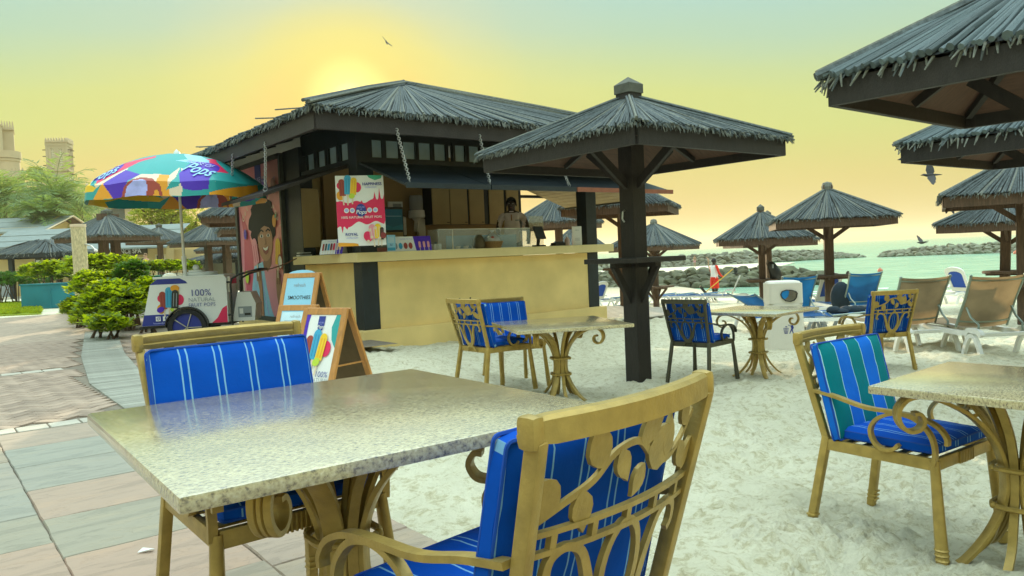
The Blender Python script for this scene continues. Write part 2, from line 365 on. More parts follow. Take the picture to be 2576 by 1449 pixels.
SKIN_L = pm('tanned_skin', (.46, .25, .16), .5, 0, .1, 10)
HAIR = pm('dark_hair', (.012, .010, .009), .7, 0, .3, 40)
HAIRB = pm('fair_hair', (.22, .13, .06), .7, 0, .3, 40)
TEALW = pm('teal_painted_wall', (.012, .19, .24), .7, 0, .15, 2, .2, 20)
CAGE = pm('dark_glass', (.02, .03, .035), .08, 0, .1, 3)
def granite():
    m = bpy.data.materials.new('polished_granite'); m.use_nodes = True; t = m.node_tree; L = t.links.new; b = t.nodes['Principled BSDF']
    tc = N(t, 'ShaderNodeTexCoord'); mp = N(t, 'ShaderNodeMapping'); mp.inputs['Scale'].default_value = (1, 1.8, 1); L(tc.outputs['Object'], mp.inputs[0])
    n1 = N(t, 'ShaderNodeTexNoise'); n1.inputs['Scale'].default_value = 75; n1.inputs['Detail'].default_value = 6; n1.inputs['Roughness'].default_value = .7; L(mp.outputs[0], n1.inputs['Vector'])
    r1 = ramp(t, [(.30, (.05, .05, .055)), (.40, (.28, .23, .15)), (.48, (.50, .42, .24)), (.58, (.60, .52, .32)), (.72, (.72, .66, .48))]); L(n1.outputs[0], r1.inputs[0])
    vo = N(t, 'ShaderNodeTexVoronoi'); vo.inputs['Scale'].default_value = 130; L(mp.outputs[0], vo.inputs['Vector'])
    r2 = ramp(t, [(.0, (.16, .15, .15)), (.22, (.75, .72, .66)), (.6, (1, 1, 1))]); L(vo.outputs['Distance'], r2.inputs[0])
    mx = N(t, 'ShaderNodeMixRGB', blend_type='MULTIPLY'); mx.inputs[0].default_value = .55; L(r1.outputs[0], mx.inputs[1]); L(r2.outputs[0], mx.inputs[2])
    n3 = N(t, 'ShaderNodeTexNoise'); n3.inputs['Scale'].default_value = 9; n3.inputs['Detail'].default_value = 3; L(tc.outputs['Object'], n3.inputs['Vector'])
    r3 = ramp(t, [(.35, (.86, .84, .84)), (.65, (1.06, 1.04, .98))]); L(n3.outputs[0], r3.inputs[0])
    m3 = N(t, 'ShaderNodeMixRGB', blend_type='MULTIPLY'); m3.inputs[0].default_value = 1; L(mx.outputs[0], m3.inputs[1]); L(r3.outputs[0], m3.inputs[2])
    L(m3.outputs[0], b.inputs['Base Color'])
    rr = ramp(t, [(.3, (.10, .10, .10)), (.7, (.24, .24, .24))]); L(n1.outputs[0], rr.inputs[0]); L(rr.outputs[0], b.inputs['Roughness'])
    b.inputs['Specular IOR Level'].default_value = .75; b.inputs['Coat Weight'].default_value = 1; b.inputs['Coat Roughness'].default_value = .17; b.inputs['Coat IOR'].default_value = 1.85
    bp = N(t, 'ShaderNodeBump'); bp.inputs['Strength'].default_value = .35; bp.inputs['Distance'].default_value = .004; L(n1.outputs[0], bp.inputs['Height']); L(bp.outputs[0], b.inputs['Normal'])
    return m
GRANITE = granite()
def sand_mat(name, c0, c1, wet=False):
    m = bpy.data.materials.new(name); m.use_nodes = True; t = m.node_tree; L = t.links.new; b = t.nodes['Principled BSDF']; b.inputs['Roughness'].default_value = .95; b.inputs['Specular IOR Level'].default_value = .2
    tc = N(t, 'ShaderNodeTexCoord'); n1 = N(t, 'ShaderNodeTexNoise'); n1.inputs['Scale'].default_value = 1.3; n1.inputs['Detail'].default_value = 9; n1.inputs['Roughness'].default_value = .65; L(tc.outputs['Object'], n1.inputs['Vector'])
    r = ramp(t, [(.3, c0), (.7, c1)]); L(n1.outputs[0], r.inputs[0])
    n3 = N(t, 'ShaderNodeTexNoise'); n3.inputs['Scale'].default_value = 14; n3.inputs['Detail'].default_value = 10; n3.inputs['Roughness'].default_value = .78; n3.inputs['Distortion'].default_value = .6; L(tc.outputs['Object'], n3.inputs['Vector'])
    r3 = ramp(t, [(.30, (.45, .40, .30)), (.42, (.74, .69, .56)), (.50, (1, 1, 1)), (.8, (1.06, 1.06, 1.06))]); L(n3.outputs[0], r3.inputs[0])
    mx = N(t, 'ShaderNodeMixRGB', blend_type='MULTIPLY'); mx.inputs[0].default_value = .8; L(r.outputs[0], mx.inputs[1]); L(r3.outputs[0], mx.inputs[2]); o = mx.outputs[0]
    if wet:   # darker, glossier by the waterline (height of the sheet)
        sp = N(t, 'ShaderNodeSeparateXYZ'); L(tc.outputs['Object'], sp.inputs[0]); mr = N(t, 'ShaderNodeMapRange'); L(sp.outputs['Z'], mr.inputs[0])
        mr.inputs[1].default_value = -1.62; mr.inputs[2].default_value = -1.45; mr.inputs[3].default_value = 1; mr.inputs[4].default_value = 0
        m2 = N(t, 'ShaderNodeMixRGB'); L(mr.outputs[0], m2.inputs[0]); L(o, m2.inputs[1]); m2.inputs[2].default_value = (.26, .22, .14, 1); o = m2.outputs[0]
        m4 = N(t, 'ShaderNodeMapRange'); L(mr.outputs[0], m4.inputs[0]); m4.inputs[3].default_value = .95; m4.inputs[4].default_value = .25; L(m4.outputs[0], b.inputs['Roughness'])
    L(o, b.inputs['Base Color'])
    n2 = N(t, 'ShaderNodeTexNoise'); n2.inputs['Scale'].default_value = 28; n2.inputs['Detail'].default_value = 8; n2.inputs['Roughness'].default_value = .7; L(tc.outputs['Object'], n2.inputs['Vector'])
    bp = N(t, 'ShaderNodeBump'); bp.inputs['Strength'].default_value = .9; bp.inputs['Distance'].default_value = .05; L(n2.outputs[0], bp.inputs['Height']); L(bp.outputs[0], b.inputs['Normal'])
    return m
SAND = sand_mat('beach_sand', (.70, .66, .49), (.84, .80, .62), True)
def slab_mat():
    m = bpy.data.materials.new('riven_sandstone'); m.use_nodes = True; t = m.node_tree; L = t.links.new; b = t.nodes['Principled BSDF']; b.inputs['Roughness'].default_value = .6
    tc = N(t, 'ShaderNodeTexCoord'); oi = N(t, 'ShaderNodeObjectInfo'); ad = N(t, 'ShaderNodeVectorMath', operation='ADD'); L(tc.outputs['Object'], ad.inputs[0]); L(oi.outputs['Location'], ad.inputs[1])
    mp = N(t, 'ShaderNodeMapping'); mp.inputs['Scale'].default_value = (1.2, 4.2, 1); mp.inputs['Rotation'].default_value = (0, 0, .2); L(ad.outputs[0], mp.inputs[0])
    n1 = N(t, 'ShaderNodeTexNoise'); n1.inputs['Scale'].default_value = 2.2; n1.inputs['Detail'].default_value = 8; n1.inputs['Roughness'].default_value = .6; n1.inputs['Distortion'].default_value = .8; L(mp.outputs[0], n1.inputs['Vector'])
    ra = ramp(t, [(0, (.30, .275, .21)), (.35, (.345, .27, .20)), (.65, (.39, .27, .20)), (1, (.28, .285, .24))]); L(oi.outputs['Random'], ra.inputs[0])
    rb = ramp(t, [(.25, (.72, .74, .74)), (.5, (1, 1, 1)), (.75, (1.12, 1.06, .98))]); L(n1.outputs[0], rb.inputs[0])
    mx = N(t, 'ShaderNodeMixRGB', blend_type='MULTIPLY'); mx.inputs[0].default_value = 1; L(ra.outputs[0], mx.inputs[1]); L(rb.outputs[0], mx.inputs[2]); L(mx.outputs[0], b.inputs['Base Color'])
    st = ramp(t, [(.3, (0, 0, 0)), (.42, (.3, .3, .3)), (.44, (.55, .55, .55)), (.56, (.6, .6, .6)), (.58, (.85, .85, .85)), (.8, (1, 1, 1))]); L(n1.outputs[0], st.inputs[0])
    bp = N(t, 'ShaderNodeBump'); bp.inputs['Strength'].default_value = .6; bp.inputs['Distance'].default_value = .012; L(st.outputs[0], bp.inputs['Height']); L(bp.outputs[0], b.inputs['Normal'])
    return m
SLAB = slab_mat()
BRICK = pm('paving_brick', (.34, .25, .19), .8, 0, .25, 6, .3, 60, rnd=.22)
BRICKB = pm('grey_band_brick', (.29, .285, .24), .8, 0, .2, 6, .3, 60, rnd=.18)
PALEB = pm('pale_paver', (.46, .42, .35), .75, 0, .12, 6, .3, 60, rnd=.1)
JOINT = pm('sandy_joint', (.20, .165, .125), .95, 0, .25, 10, .3, 60)
def brickfield():
    m = bpy.data.materials.new('far_brick_paving'); m.use_nodes = True; t = m.node_tree; L = t.links.new; b = t.nodes['Principled BSDF']; b.inputs['Roughness'].default_value = .8
    tc = N(t, 'ShaderNodeTexCoord'); br = N(t, 'ShaderNodeTexBrick'); br.inputs['Scale'].default_value = 1; br.inputs['Brick Width'].default_value = .22; br.inputs['Row Height'].default_value = .11; br.inputs['Mortar Size'].default_value = .006
    br.inputs['Color1'].default_value = (.37, .28, .21, 1); br.inputs['Color2'].default_value = (.30, .225, .17, 1); br.inputs['Mortar'].default_value = (.2, .16, .12, 1)
    mp = N(t, 'ShaderNodeMapping'); mp.inputs['Rotation'].default_value = (0, 0, R_(45)); L(tc.outputs['Object'], mp.inputs[0]); L(mp.outputs[0], br.inputs['Vector']); L(br.outputs[0], b.inputs['Base Color'])
    return m
FARBRICK = brickfield()
def water_mat():
    m = bpy.data.materials.new('sea_water'); m.use_nodes = True; t = m.node_tree; L = t.links.new; b = t.nodes['Principled BSDF']
    b.inputs['Roughness'].default_value = .22; b.inputs['IOR'].default_value = 1.33
    tc = N(t, 'ShaderNodeTexCoord'); mp = N(t, 'ShaderNodeMapping'); mp.inputs['Scale'].default_value = (.35, 1, 1); L(tc.outputs['Object'], mp.inputs[0])
    n1 = N(t, 'ShaderNodeTexNoise'); n1.inputs['Scale'].default_value = .9; n1.inputs['Detail'].default_value = 7; n1.inputs['Roughness'].default_value = .62; L(mp.outputs[0], n1.inputs['Vector'])
    bp = N(t, 'ShaderNodeBump'); bp.inputs['Strength'].default_value = .9; bp.inputs['Distance'].default_value = .45; L(n1.outputs[0], bp.inputs['Height']); L(bp.outputs[0], b.inputs['Normal'])
    r = ramp(t, [(.35, (.16, .36, .27)), (.6, (.30, .49, .34)), (.75, (.52, .62, .44))]); L(n1.outputs[0], r.inputs[0]); L(r.outputs[0], b.inputs['Base Color'])
    return m
SEA = water_mat()
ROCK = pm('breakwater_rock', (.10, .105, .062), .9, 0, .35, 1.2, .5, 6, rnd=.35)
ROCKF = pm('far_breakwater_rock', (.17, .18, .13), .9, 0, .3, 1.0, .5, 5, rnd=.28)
# ------------------------------------------------------------------ ground, sea
KX, KY, KZ, KW, KL, KT, KO = -2.2, 11.4, -.13, 4.83, 5.2, 2.4, 1.18     # kiosk corner, base, width, length, service depth, overhang
KA = R_(38); Kr = Vector((math.cos(KA), math.sin(KA), 0)); Kl = Vector((-math.sin(KA), math.cos(KA), 0))
K2W = T(KX, KY, KZ) @ rotz(KA); W2K = K2W.inverted()
_lat = np.random.RandomState(3).rand(8, 256, 256)
def vnoise(x, y, sc, k=0):
    x = np.asarray(x)*sc+37.3*k; y = np.asarray(y)*sc+11.7*k; xi = np.floor(x).astype(int); yi = np.floor(y).astype(int); fx = x-xi; fy = y-yi
    fx = fx*fx*(3-2*fx); fy = fy*fy*(3-2*fy); g = _lat[k % 8]
    a = g[xi % 256, yi % 256]; b = g[(xi+1) % 256, yi % 256]; c = g[xi % 256, (yi+1) % 256]; d = g[(xi+1) % 256, (yi+1) % 256]
    return (a*(1-fx)+b*fx)*(1-fy)+(c*(1-fx)+d*fx)*fy-.5
def sstep(t): t = np.clip(t, 0, 1); return t*t*(3-2*t)
def height(x, y):
    x = np.asarray(x, float); y = np.asarray(y, float)
    zs = np.interp(y, [-20, 0, 1, 3, 6.5, 9, 15, 32, 41, 46, 75], [-.05, -.05, -.08, -.19, -.29, -.34, -.5, -1.1, -1.69, -2.1, -3.4])
    spit = np.clip(np.interp(y, [30, 36, 60, 66], [-1.1, -1.42, -1.60, -2.6]), -2.6, 0)
    q = sstep((15.5-x)/4); zs = np.where(y > 30, np.maximum(zs, spit*q+zs*(1-q)), zs)
    w = sstep((x+.3*y-1.0)/2.2); z = -.05*(1-w)+zs*w
    u = (x-KX)*Kr.x+(y-KY)*Kr.y; t = (x-KX)*Kl.x+(y-KY)*Kl.y
    dx = np.maximum(np.maximum(-.2-u, u-KW-1.0), 0); dy = np.maximum(np.maximum(-.2-t, t-KL), 0); d = np.hypot(dx, dy)
    wk = 1-sstep(d/2.2); return z*(1-wk)-.15*wk
def H(x, y): return float(height(x, y))
def grd(u, v):
    """where the line of sight meets the ground"""
    z = -.2
    for i in range(30):
        p = gz(u, v, z); z = .5*z+.5*H(p.x, p.y)
    p = gz(u, v, z); p.z = H(p.x, p.y); return p
def make_sand():
    ny, nx = 430, 430
    y = np.concatenate([np.linspace(.3, 1.2, 12)[:-1], 1.2*(78/1.2)**np.linspace(0, 1, ny)]); a = np.linspace(-1.05, 1.05, nx)
    Y, A = np.meshgrid(y, a, indexing='ij'); X = A*(Y+.6)
    Z = height(X, Y)
    u = X*Kr.x+Y*Kr.y; loose = sstep((u-1.5)/.7)*sstep((X+.3*Y+2.5)/1.5)
    dist = np.hypot(X, Y); amp = np.clip(1.2-dist/60, .35, 1)
    n = vnoise(X, Y, 1.1, 1)*.07+vnoise(X, Y, 3.1, 2)*.045
    f1 = vnoise(X, Y*1.6, 6.5, 3); f2 = vnoise(X, Y*1.3, 15, 4); f3 = vnoise(X, Y, 36, 5)
    n += -np.abs(f1)*.050+.012+f2*.020+f3*.009
    crumb = sstep((vnoise(X, Y, 2.1, 6)-.08)/.12); n += crumb*(np.abs(vnoise(X, Y, 26, 7))*.045)
    nv = n*1.55*loose*amp; Z = Z+np.where(Y > 36, nv*.4, nv)
    inside = (u < 1.62) & (u+0*Y > -30); Z = np.where(u < 1.55, np.minimum(Z, -.03), Z)
    V = np.stack([X, Y, Z], -1).reshape(-1, 3); r, c = Y.shape
    i = np.arange(r*c).reshape(r, c); F = np.stack([i[:-1, :-1], i[:-1, 1:], i[1:, 1:], i[1:, :-1]], -1).reshape(-1, 4)
    me = bpy.data.meshes.new('sand'); me.vertices.add(len(V)); me.vertices.foreach_set('co', V.astype(np.float32).ravel())
    me.loops.add(F.size); me.loops.foreach_set('vertex_index', F.astype(np.int32).ravel()); me.polygons.add(len(F)); me.polygons.foreach_set('loop_start', np.arange(0, F.size, 4, dtype=np.int32))
    me.update(calc_edges=True); me.polygons.foreach_set('use_smooth', [True]*len(F)); me.materials.append(SAND)
    struct(ob('sand', me))
make_sand()
b = MB(); b.raw([(-40, -40, -.07), (40, -40, -.07), (40, .32, -.07), (-40, .32, -.07)], [(0, 1, 2, 3)], SAND); struct(b.build('sand'))
# land behind and left of the kiosk: lawn and garden soil, out to the hotel
SOIL = pm('garden_soil', (.30, .26, .17), .95, 0, .2, 2, .4, 30)
b = MB(); b.raw([(-400, 16, -.075), (-9.3, 16, -.075), (-7.5, 30, -.075), (-14, 90, -.075), (-40, 300, -.075), (-400, 300, -.075)], [(0, 1, 2, 3, 4, 5)], SOIL); struct(b.build('garden_ground'))
b = MB(); b.raw([(-4000, -20, -1.7), (4000, -20, -1.7), (9000, 9000, -1.7), (-9000, 9000, -1.7)], [(0, 1, 2, 3)]); 
# sea surface: fine near the shore so that the swell is real relief
def make_sea():
    ny, nx = 150, 150
    y = 33*(9000/33)**(np.linspace(0, 1, ny)); a = np.linspace(-.9, 1.1, nx); Y, A = np.meshgrid(y, a, indexing='ij'); X = A*(Y+20)
    X = np.maximum(X, -.1*Y); sw = vnoise(X*.25, Y, .5, 2)*.10+vnoise(X*.4, Y, 1.3, 3)*.05; Z = -1.7+np.where(Y < 260, sw, 0)
    V = np.stack([X, Y, Z], -1).reshape(-1, 3); i = np.arange(nx*ny).reshape(ny, nx); F = np.stack([i[:-1, :-1], i[:-1, 1:], i[1:, 1:], i[1:, :-1]], -1).reshape(-1, 4)
    me = bpy.data.meshes.new('sea'); me.from_pydata(V.tolist(), [], F.tolist()); me.polygons.foreach_set('use_smooth', [True]*len(F)); me.materials.append(SEA); struct(ob('sea', me))
make_sea()
# thin lines of foam where the swell breaks on the beach
FOAM = pm('foam', (.82, .84, .80), .7, 0, .06, 3)
b = MB()
for k, (yo, am) in enumerate(((39.6, .5), (41.2, .7), (43.5, .5))):
    for sgm in range(26):
        x0 = 13.5+sgm*1.15+random.uniform(-.3, .3); x1 = x0+random.uniform(.5, 1.2)
        if random.random() < .25: continue
        pts = [(x, yo+am*math.sin(x*.5+k)+random.uniform(-.12, .12)) for x in np.linspace(x0, x1, 6)]
        w = [.03, .14, .2, .22, .12, .03]; w = [q*random.uniform(.5, 1.3) for q in w]
        vs = [(x, y-q, -1.62) for (x, y), q in zip(pts, w)]+[(x, y+q, -1.60) for (x, y), q in zip(pts, w)]
        b.raw(vs, [(i, i+1, 7+i, 6+i) for i in range(5)], FOAM)
stuff(b.build('surf_foam'))

# ------------------------------------------------------------------ paving, in the frame of the kiosk (u along its front, t away)
PF = rotz(KA)
bed = MB()
bed.raw([(-16, -4, -.014), (1.62, -4, -.014), (1.62, 7.6, -.014), (3.9, 9.4, -.014), (5.3, 9.4, -.014), (5.3, 26, -.014), (-16, 26, -.014)], [(0, 1, 2, 3, 4, 5, 6)], JOINT, PF)
paving = struct(bed.build('paving'))
fb = MB(); fb.raw([(-16, 15.4, -.007), (2.6, 15.4, -.007), (2.9, 17.5, -.007), (3.6, 26, -.007), (-16, 26, -.007)], [(0, 1, 2, 3, 4)], FARBRICK, PF); struct(fb.build('brick_path'))
def slab_mesh(w, h, seed):
    rr = random.Random(seed); n = 7; P = []
    for (x0, y0, x1, y1) in ((-w/2, -h/2, w/2, -h/2), (w/2, -h/2, w/2, h/2), (w/2, h/2, -w/2, h/2), (-w/2, h/2, -w/2, -h/2)):
        for i in range(n):
            f = i/n; P.append((x0+(x1-x0)*f+rr.uniform(-.003, .003), y0+(y1-y0)*f+rr.uniform(-.003, .003)))
    k = len(P); vs = [(x*.985, y*.985, 0) for x, y in P]+[(x, y, -.008) for x, y in P]+[(x, y, -.04) for x, y in P]
    fs = [tuple(range(k))]+[(i, k+i, k+(i+1) % k, (i+1) % k) for i in range(k)]+[(k+i, 2*k+i, 2*k+(i+1) % k, k+(i+1) % k) for i in range(k)]
    m = MB(); m.raw(vs, fs, SLAB); return m
us = [1.62, 1.02, .42, -.18, -.78, -1.38, -1.98, -2.6, -3.3, -4.0]
for c in range(9):
    u1, u0 = us[c], us[c+1]; t = 6.66 if c in (1, 2) else 6.66; first = True
    while t > .2:
        h = .62 if c == 1 else random.choice([.5, .62, .62, .74, .62]); t2 = t-h
        if 6.66-t < .01 and c != 1: t2 = t-random.uniform(.35, .7)
        p = PF @ Vector(((u0+u1)/2, (t+t2)/2, 0))
        if -4.6 < p.x < 2 and p.y > .6:
            o = slab_mesh(u1-u0-.004, t-t2-.004, c*50+int(t*9)).build('flagstone', paving, loc=(p.x, p.y, random.uniform(-.003, .002)), rz=KA)
        t = t2
def brick_geo(w, h, d=.05):
    m = MB(); e = .004
    vs = [(i*(w/2-e), j*(h/2-e), 0) for j in (-1, 1) for i in (-1, 1)]+[(i*w/2, j*h/2, -.004) for j in (-1, 1) for i in (-1, 1)]+[(i*w/2, j*h/2, -d) for j in (-1, 1) for i in (-1, 1)]
    fs = [(0, 1, 3, 2)]+[(a, c, d_, b_) for a, b_, c, d_ in ((0, 1, 4, 5), (1, 3, 5, 7), (3, 2, 7, 6), (2, 0, 6, 4), (4, 5, 8, 9), (5, 7, 9, 11), (7, 6, 11, 10), (6, 4, 10, 8))]
    return m.raw(vs, fs)
bk = []
Wb = .108
for band in range(-70, 70):
    for k in range(-140, 140):
        for vert in (0, 1):
            if vert: x, y = k+2.5+4*band, k; hw = (1, 2)
            else: x, y = k+1+4*band, k+.5; hw = (2, 1)
            x *= Wb; y *= Wb
            a = R_(45); u = x*math.cos(a)-y*math.sin(a); t = x*math.sin(a)+y*math.cos(a)+12
            ue = np.interp(t, [6.9, 9, 12, 17.5], [1.30, 1.36, 1.75, 2.7])
            if 6.98 < t < 15.5 and -9 < u < 4.2 and abs(t-10.75) > .16:
                p = PF @ Vector((u, t, 0)); px = 1288+p.x/p.y*1936
                if -60 < px < 380 and (u < ue-.05 or u > ue+.62): bk.append((p.length, p, vert))
bk.sort(key=lambda q: q[0])
bmesh_data = None
jb = MB()
for i, (d, p, vert) in enumerate(bk):
    rz = KA+R_(45)+(PI/2 if vert else 0)
    if i < 230:
        if bmesh_data is None:
            o = brick_geo(2*Wb-.008, Wb-.008).build('brick', paving, BRICK); bmesh_data = o.data
        else: o = ob('brick', bmesh_data, paving)
        o.location = (p.x, p.y, random.uniform(-.002, .002)); o.rotation_euler = (random.uniform(-.01, .01), random.uniform(-.01, .01), rz+random.uniform(-.015, .015))
    else:
        g = brick_geo(2*Wb-.008, Wb-.008); M = T(p.x, p.y, random.uniform(-.002, .002)) @ rotz(rz); jb.raw(g.v, g.f, None, M)
stuff(jb.build('brick_paving_field', paving, BRICK))
# pale paver courses across the path and the grey soldier course that curves along it
pal = None
for t0 in (6.79, 10.75):
    for i in range(46):
        u = 1.3-i*.212
        p = PF @ Vector((u, t0, 0))
        if pal is None: o = brick_geo(.2, .19).build('paver', paving, PALEB); pal = o.data
        else: o = ob('paver', pal, paving)
        o.location = (p.x, p.y, random.uniform(-.001, .003)); o.rotation_euler = (0, 0, KA+random.uniform(-.02, .02))
sol = None
ts = np.arange(7.0, 17.5, .115)
for i, t in enumerate(ts):
    u = float(np.interp(t, [6.9, 9, 12, 17.5], [1.62, 1.68, 2.07, 3.0])); sl = (float(np.interp(t+.1, [6.9, 9, 12, 17.5], [1.62, 1.68, 2.07, 3.0]))-u)/.1
    p = PF @ Vector((u, t, 0))
    if sol is None: o = brick_geo(.54, .105).build('band_brick', paving, BRICKB); sol = o.data
    elif len(ts) and i < 90: o = ob('band_brick', sol, paving)
    else: break
    o.location = (p.x, p.y, random.uniform(0, .004)); o.rotation_euler = (0, 0, KA-math.atan(sl)*1+random.uniform(-.01, .01))
# brick apron by the seaward end of the kiosk
apr = MB(); apr.raw([(KW+.12, -.6, .0), (KW+2.6, -.6, .0), (KW+2.6, 2.4, .0), (KW+.12, 2.4, .0)], [(0, 1, 2, 3)], JOINT, K2W); apron = struct(apr.build('brick_apron'))
apm = None
for i in range(11):
    for j in range(19):
        x = KW+.25+i*.22+(.11 if j % 2 else 0); y = -.5+j*.15; p = K2W @ Vector((x, y, .012))
        if apm is None: o = brick_geo(.21, .14, .03).build('brick', apron, PALEB); apm = o.data
        else: o = ob('brick', apm, apron)
        o.location = p; o.rotation_euler = (0, 0, KA)

# ------------------------------------------------------------------ breakwaters, rock by rock
def rock_mesh(seed):
    bm = bmesh.new(); bmesh.ops.create_icosphere(bm, subdivisions=2, radius=1); rr = random.Random(seed); off = Vector((seed*3.1, seed*1.7, 0))
    sx, sy, sz = rr.uniform(.9, 1.3), rr.uniform(.8, 1.1), rr.uniform(.6, .8)
    for v in bm.verts:
        n = mnoise.noise(v.co*1.1+off)*.5+mnoise.noise(v.co*2.6+off)*.16; q = v.co*(1+n)
        q = Vector((max(-.95, min(.95, q.x)), max(-.9, min(.9, q.y)), max(-.85, min(.85, q.z)))); v.co = (q.x*sx, q.y*sy, q.z*sz)
    me = bpy.data.meshes.new('rock'); bm.to_mesh(me); bm.free(); me.polygons.foreach_set('use_smooth', [True]*len(me.polygons)); me.set_sharp_from_angle(angle=R_(38)); return me
RK = {m: [rock_mesh(i) for i in range(7)] for m in ('n', 'f')}
for k, mm in (('n', ROCK), ('f', ROCKF)):
    for me in RK[k]: me.materials.append(mm)
def breakwater(label, pts, r, rows, kind, wid, tip=True, col=ROCK):
    """pts = [(x, y, crest height)] along the crest; rocks piled on the slope that faces the beach and over the crest"""
    root = thing('breakwater', label, 'breakwater', (pts[0][0], pts[0][1], -1.7)); bz = -1.75
    P = [Vector(p) for p in pts]; seg = [(P[i+1]-P[i]).length for i in range(len(P)-1)]; L = sum(seg)
    core = MB(); cs = []
    def at_s(s):
        for i, g in enumerate(seg):
            if s <= g or i == len(seg)-1: return P[i].lerp(P[i+1], s/g), (P[i+1]-P[i]).normalized()
            s -= g
    ns = int(L/2)+2
    for i in range(ns):
        p, d = at_s(L*i/(ns-1)); n = Vector((-d.y, d.x, 0)).normalized(); h = p.z-bz
        if n.y > 0: n = -n
        for o_, z in ((1.0, bz), (.15, p.z-.45*r), (-.5, p.z-.45*r), (-1.2, bz)): cs.append((p.x+n.x*o_*wid, p.y+n.y*o_*wid, z))
    fs = [(i*4+j, i*4+j+1, i*4+j+5, i*4+j+4) for i in range(ns-1) for j in range(3)]+[(0, 1, 2, 3), tuple((ns-1)*4+j for j in (3, 2, 1, 0))]
    core.raw([(x-root.location.x, y-root.location.y, z+1.7) for x, y, z in cs], fs, col); core.build('core', root)
    for row in range(rows+1):
        f = row/rows; s = 0
        while s < L:
            p, d = at_s(s); n = Vector((-d.y, d.x, 0)).normalized()
            if n.y > 0: n = -n
            rr = r*random.uniform(.7, 1.25); h = p.z-bz
            z = bz+.25*r+(h-.45*r)*f; off = wid*(1.0-.95*f)*(.9+.15*random.random())
            o = ob('rock', random.choice(RK[kind]), root)
            o.location = (p.x+n.x*off-root.location.x, p.y+n.y*off-root.location.y, z+1.7+random.uniform(-.15, .15)*r); o.rotation_euler = (random.uniform(-.4, .4), random.uniform(-.4, .4), random.uniform(0, 6.3)); o.scale = (rr, rr*random.uniform(.8, 1.1), rr*random.uniform(.75, 1))
            s += rr*1.75
    return root
A = at(1490, 722, 60); B = at(2000, 718, 54.0)
breakwater('near rock breakwater running out from the beach behind the man with the broom', [(6.2, 62.5, -.62), (13.5, 57.5, -.6), (18.6, 54.8, -.55), (21.0, 53.8, -.9), (22.2, 53.4, -1.45)], .50, 5, 'n', 2.6)
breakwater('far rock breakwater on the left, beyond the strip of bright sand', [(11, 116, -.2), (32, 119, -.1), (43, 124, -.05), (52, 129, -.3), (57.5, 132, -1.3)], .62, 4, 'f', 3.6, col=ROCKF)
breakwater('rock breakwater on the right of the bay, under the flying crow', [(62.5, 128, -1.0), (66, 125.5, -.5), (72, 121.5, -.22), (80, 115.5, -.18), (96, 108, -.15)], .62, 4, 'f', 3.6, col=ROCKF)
b = MB(); q = [gz(1480, 690, -1.62), gz(1800, 680, -1.62), gz(1960, 670, -1.62), gz(2000, 660, -1.62), gz(1800, 664, -1.62), gz(1480, 673, -1.62)]; b.raw([tuple(k) for k in q], [(0, 1, 2, 3, 4, 5)], pm('pale_sand_bar', (.70, .65, .5), .9, 0, .06, .3)); struct(b.build('sand_bar'))
# ------------------------------------------------------------------ kiosk
def onplane(u, v, p, n):
    """line of sight through (u,v) meets the plane (p, n), kiosk coordinates"""
    o = W2K @ Vector((0, 0, CAMH)); d = (W2K.to_3x3() @ ray(u, v)); p = Vector(p); n = Vector(n); t = (p-o).dot(n)/d.dot(n); return o+d*t
kiosk = thing('beach_kiosk', 'cream snack kiosk with dark timber posts and a reed thatched hip roof', 'kiosk', (KX, KY, KZ), KA)
def kpart(name, mb, mat=None, smooth=None): return mb.build(name, kiosk, mat, smooth)
E1 = .27; CT = 1.405
b = MB(); b.box((KW/2, .07, .72), (KW-.2, .14, 1.08), CREAM, b=.01); kpart('front_wall', b)
for hu, hv in ((1156, 752), (1157, 766), (1183, 750), (1184, 764)):
    q_ = onplane(hu, hv, (0, 0, 0), (0, 1, 0)); b = MB(); b.lathe([(.016, 0), (.016, .006), (0, .006)], 10, BLACK, T(q_.x, .001, q_.z) @ Matrix.Rotation(PI/2, 4, 'X')); kpart('bolt_hole', b)
b = MB(); b.box((.07, 1.2, .72), (.13, 2.0, 1.08), CREAM, b=.01); kpart('side_wall', b)
b = MB(); b.box((KW-.07, 1.3, .72), (.13, 2.0, 1.08), CREAM); kpart('side_wall', b)
b = MB(); b.box((KW/2, .0, -.06), (KW+.2, .24, .62), CREAM, b=.012); b.box((0, KL/2, -.06), (.24, KL+.1, .615), CREAM, b=.012); b.box((KW, KL/2, -.06), (.24, KL+.1, .61), CREAM, b=.012); kpart('plinth', b)
b = MB(); b.box((KW/2, 1.2, .27), (KW-.25, 2.2, .06), INTERIOR); kpart('floor', b)
b = MB(); b.box((.115, .115, 1.75), (.27, .27, 3.0), KDARK, b=.008); kpart('corner_post', b)
b = MB(); b.box((KW-.115, .115, 1.75), (.26, .26, 3.0), KDARK, b=.008); kpart('corner_post', b)
b = MB(); b.box((KW-.1, KT-.1, 1.75), (.22, .22, 3.0), KDARK, b=.008); kpart('corner_post', b)
b = MB(); b.box((.10, 2.44, 1.75), (.22, .70, 3.0), KDARK, b=.008); kpart('dark_side_panel', b)
b = MB(); b.box((KW/2+.05, .11, CT-.07), (KW+.45, .58, .14), COUNTER, b=.008); kpart('counter_top', b)
b = MB(); b.box((.10, 1.285, CT-.0715), (.55, 1.765, .137), COUNTER, b=.008); kpart('counter_top', b)
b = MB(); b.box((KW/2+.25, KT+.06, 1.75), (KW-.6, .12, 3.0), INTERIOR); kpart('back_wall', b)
b = MB(); b.box((KW/2+.05, (KT+.15+KL)/2, 1.65), (KW-.1, KL-KT-.2, 2.9), CREAM); kpart('store_room', b)
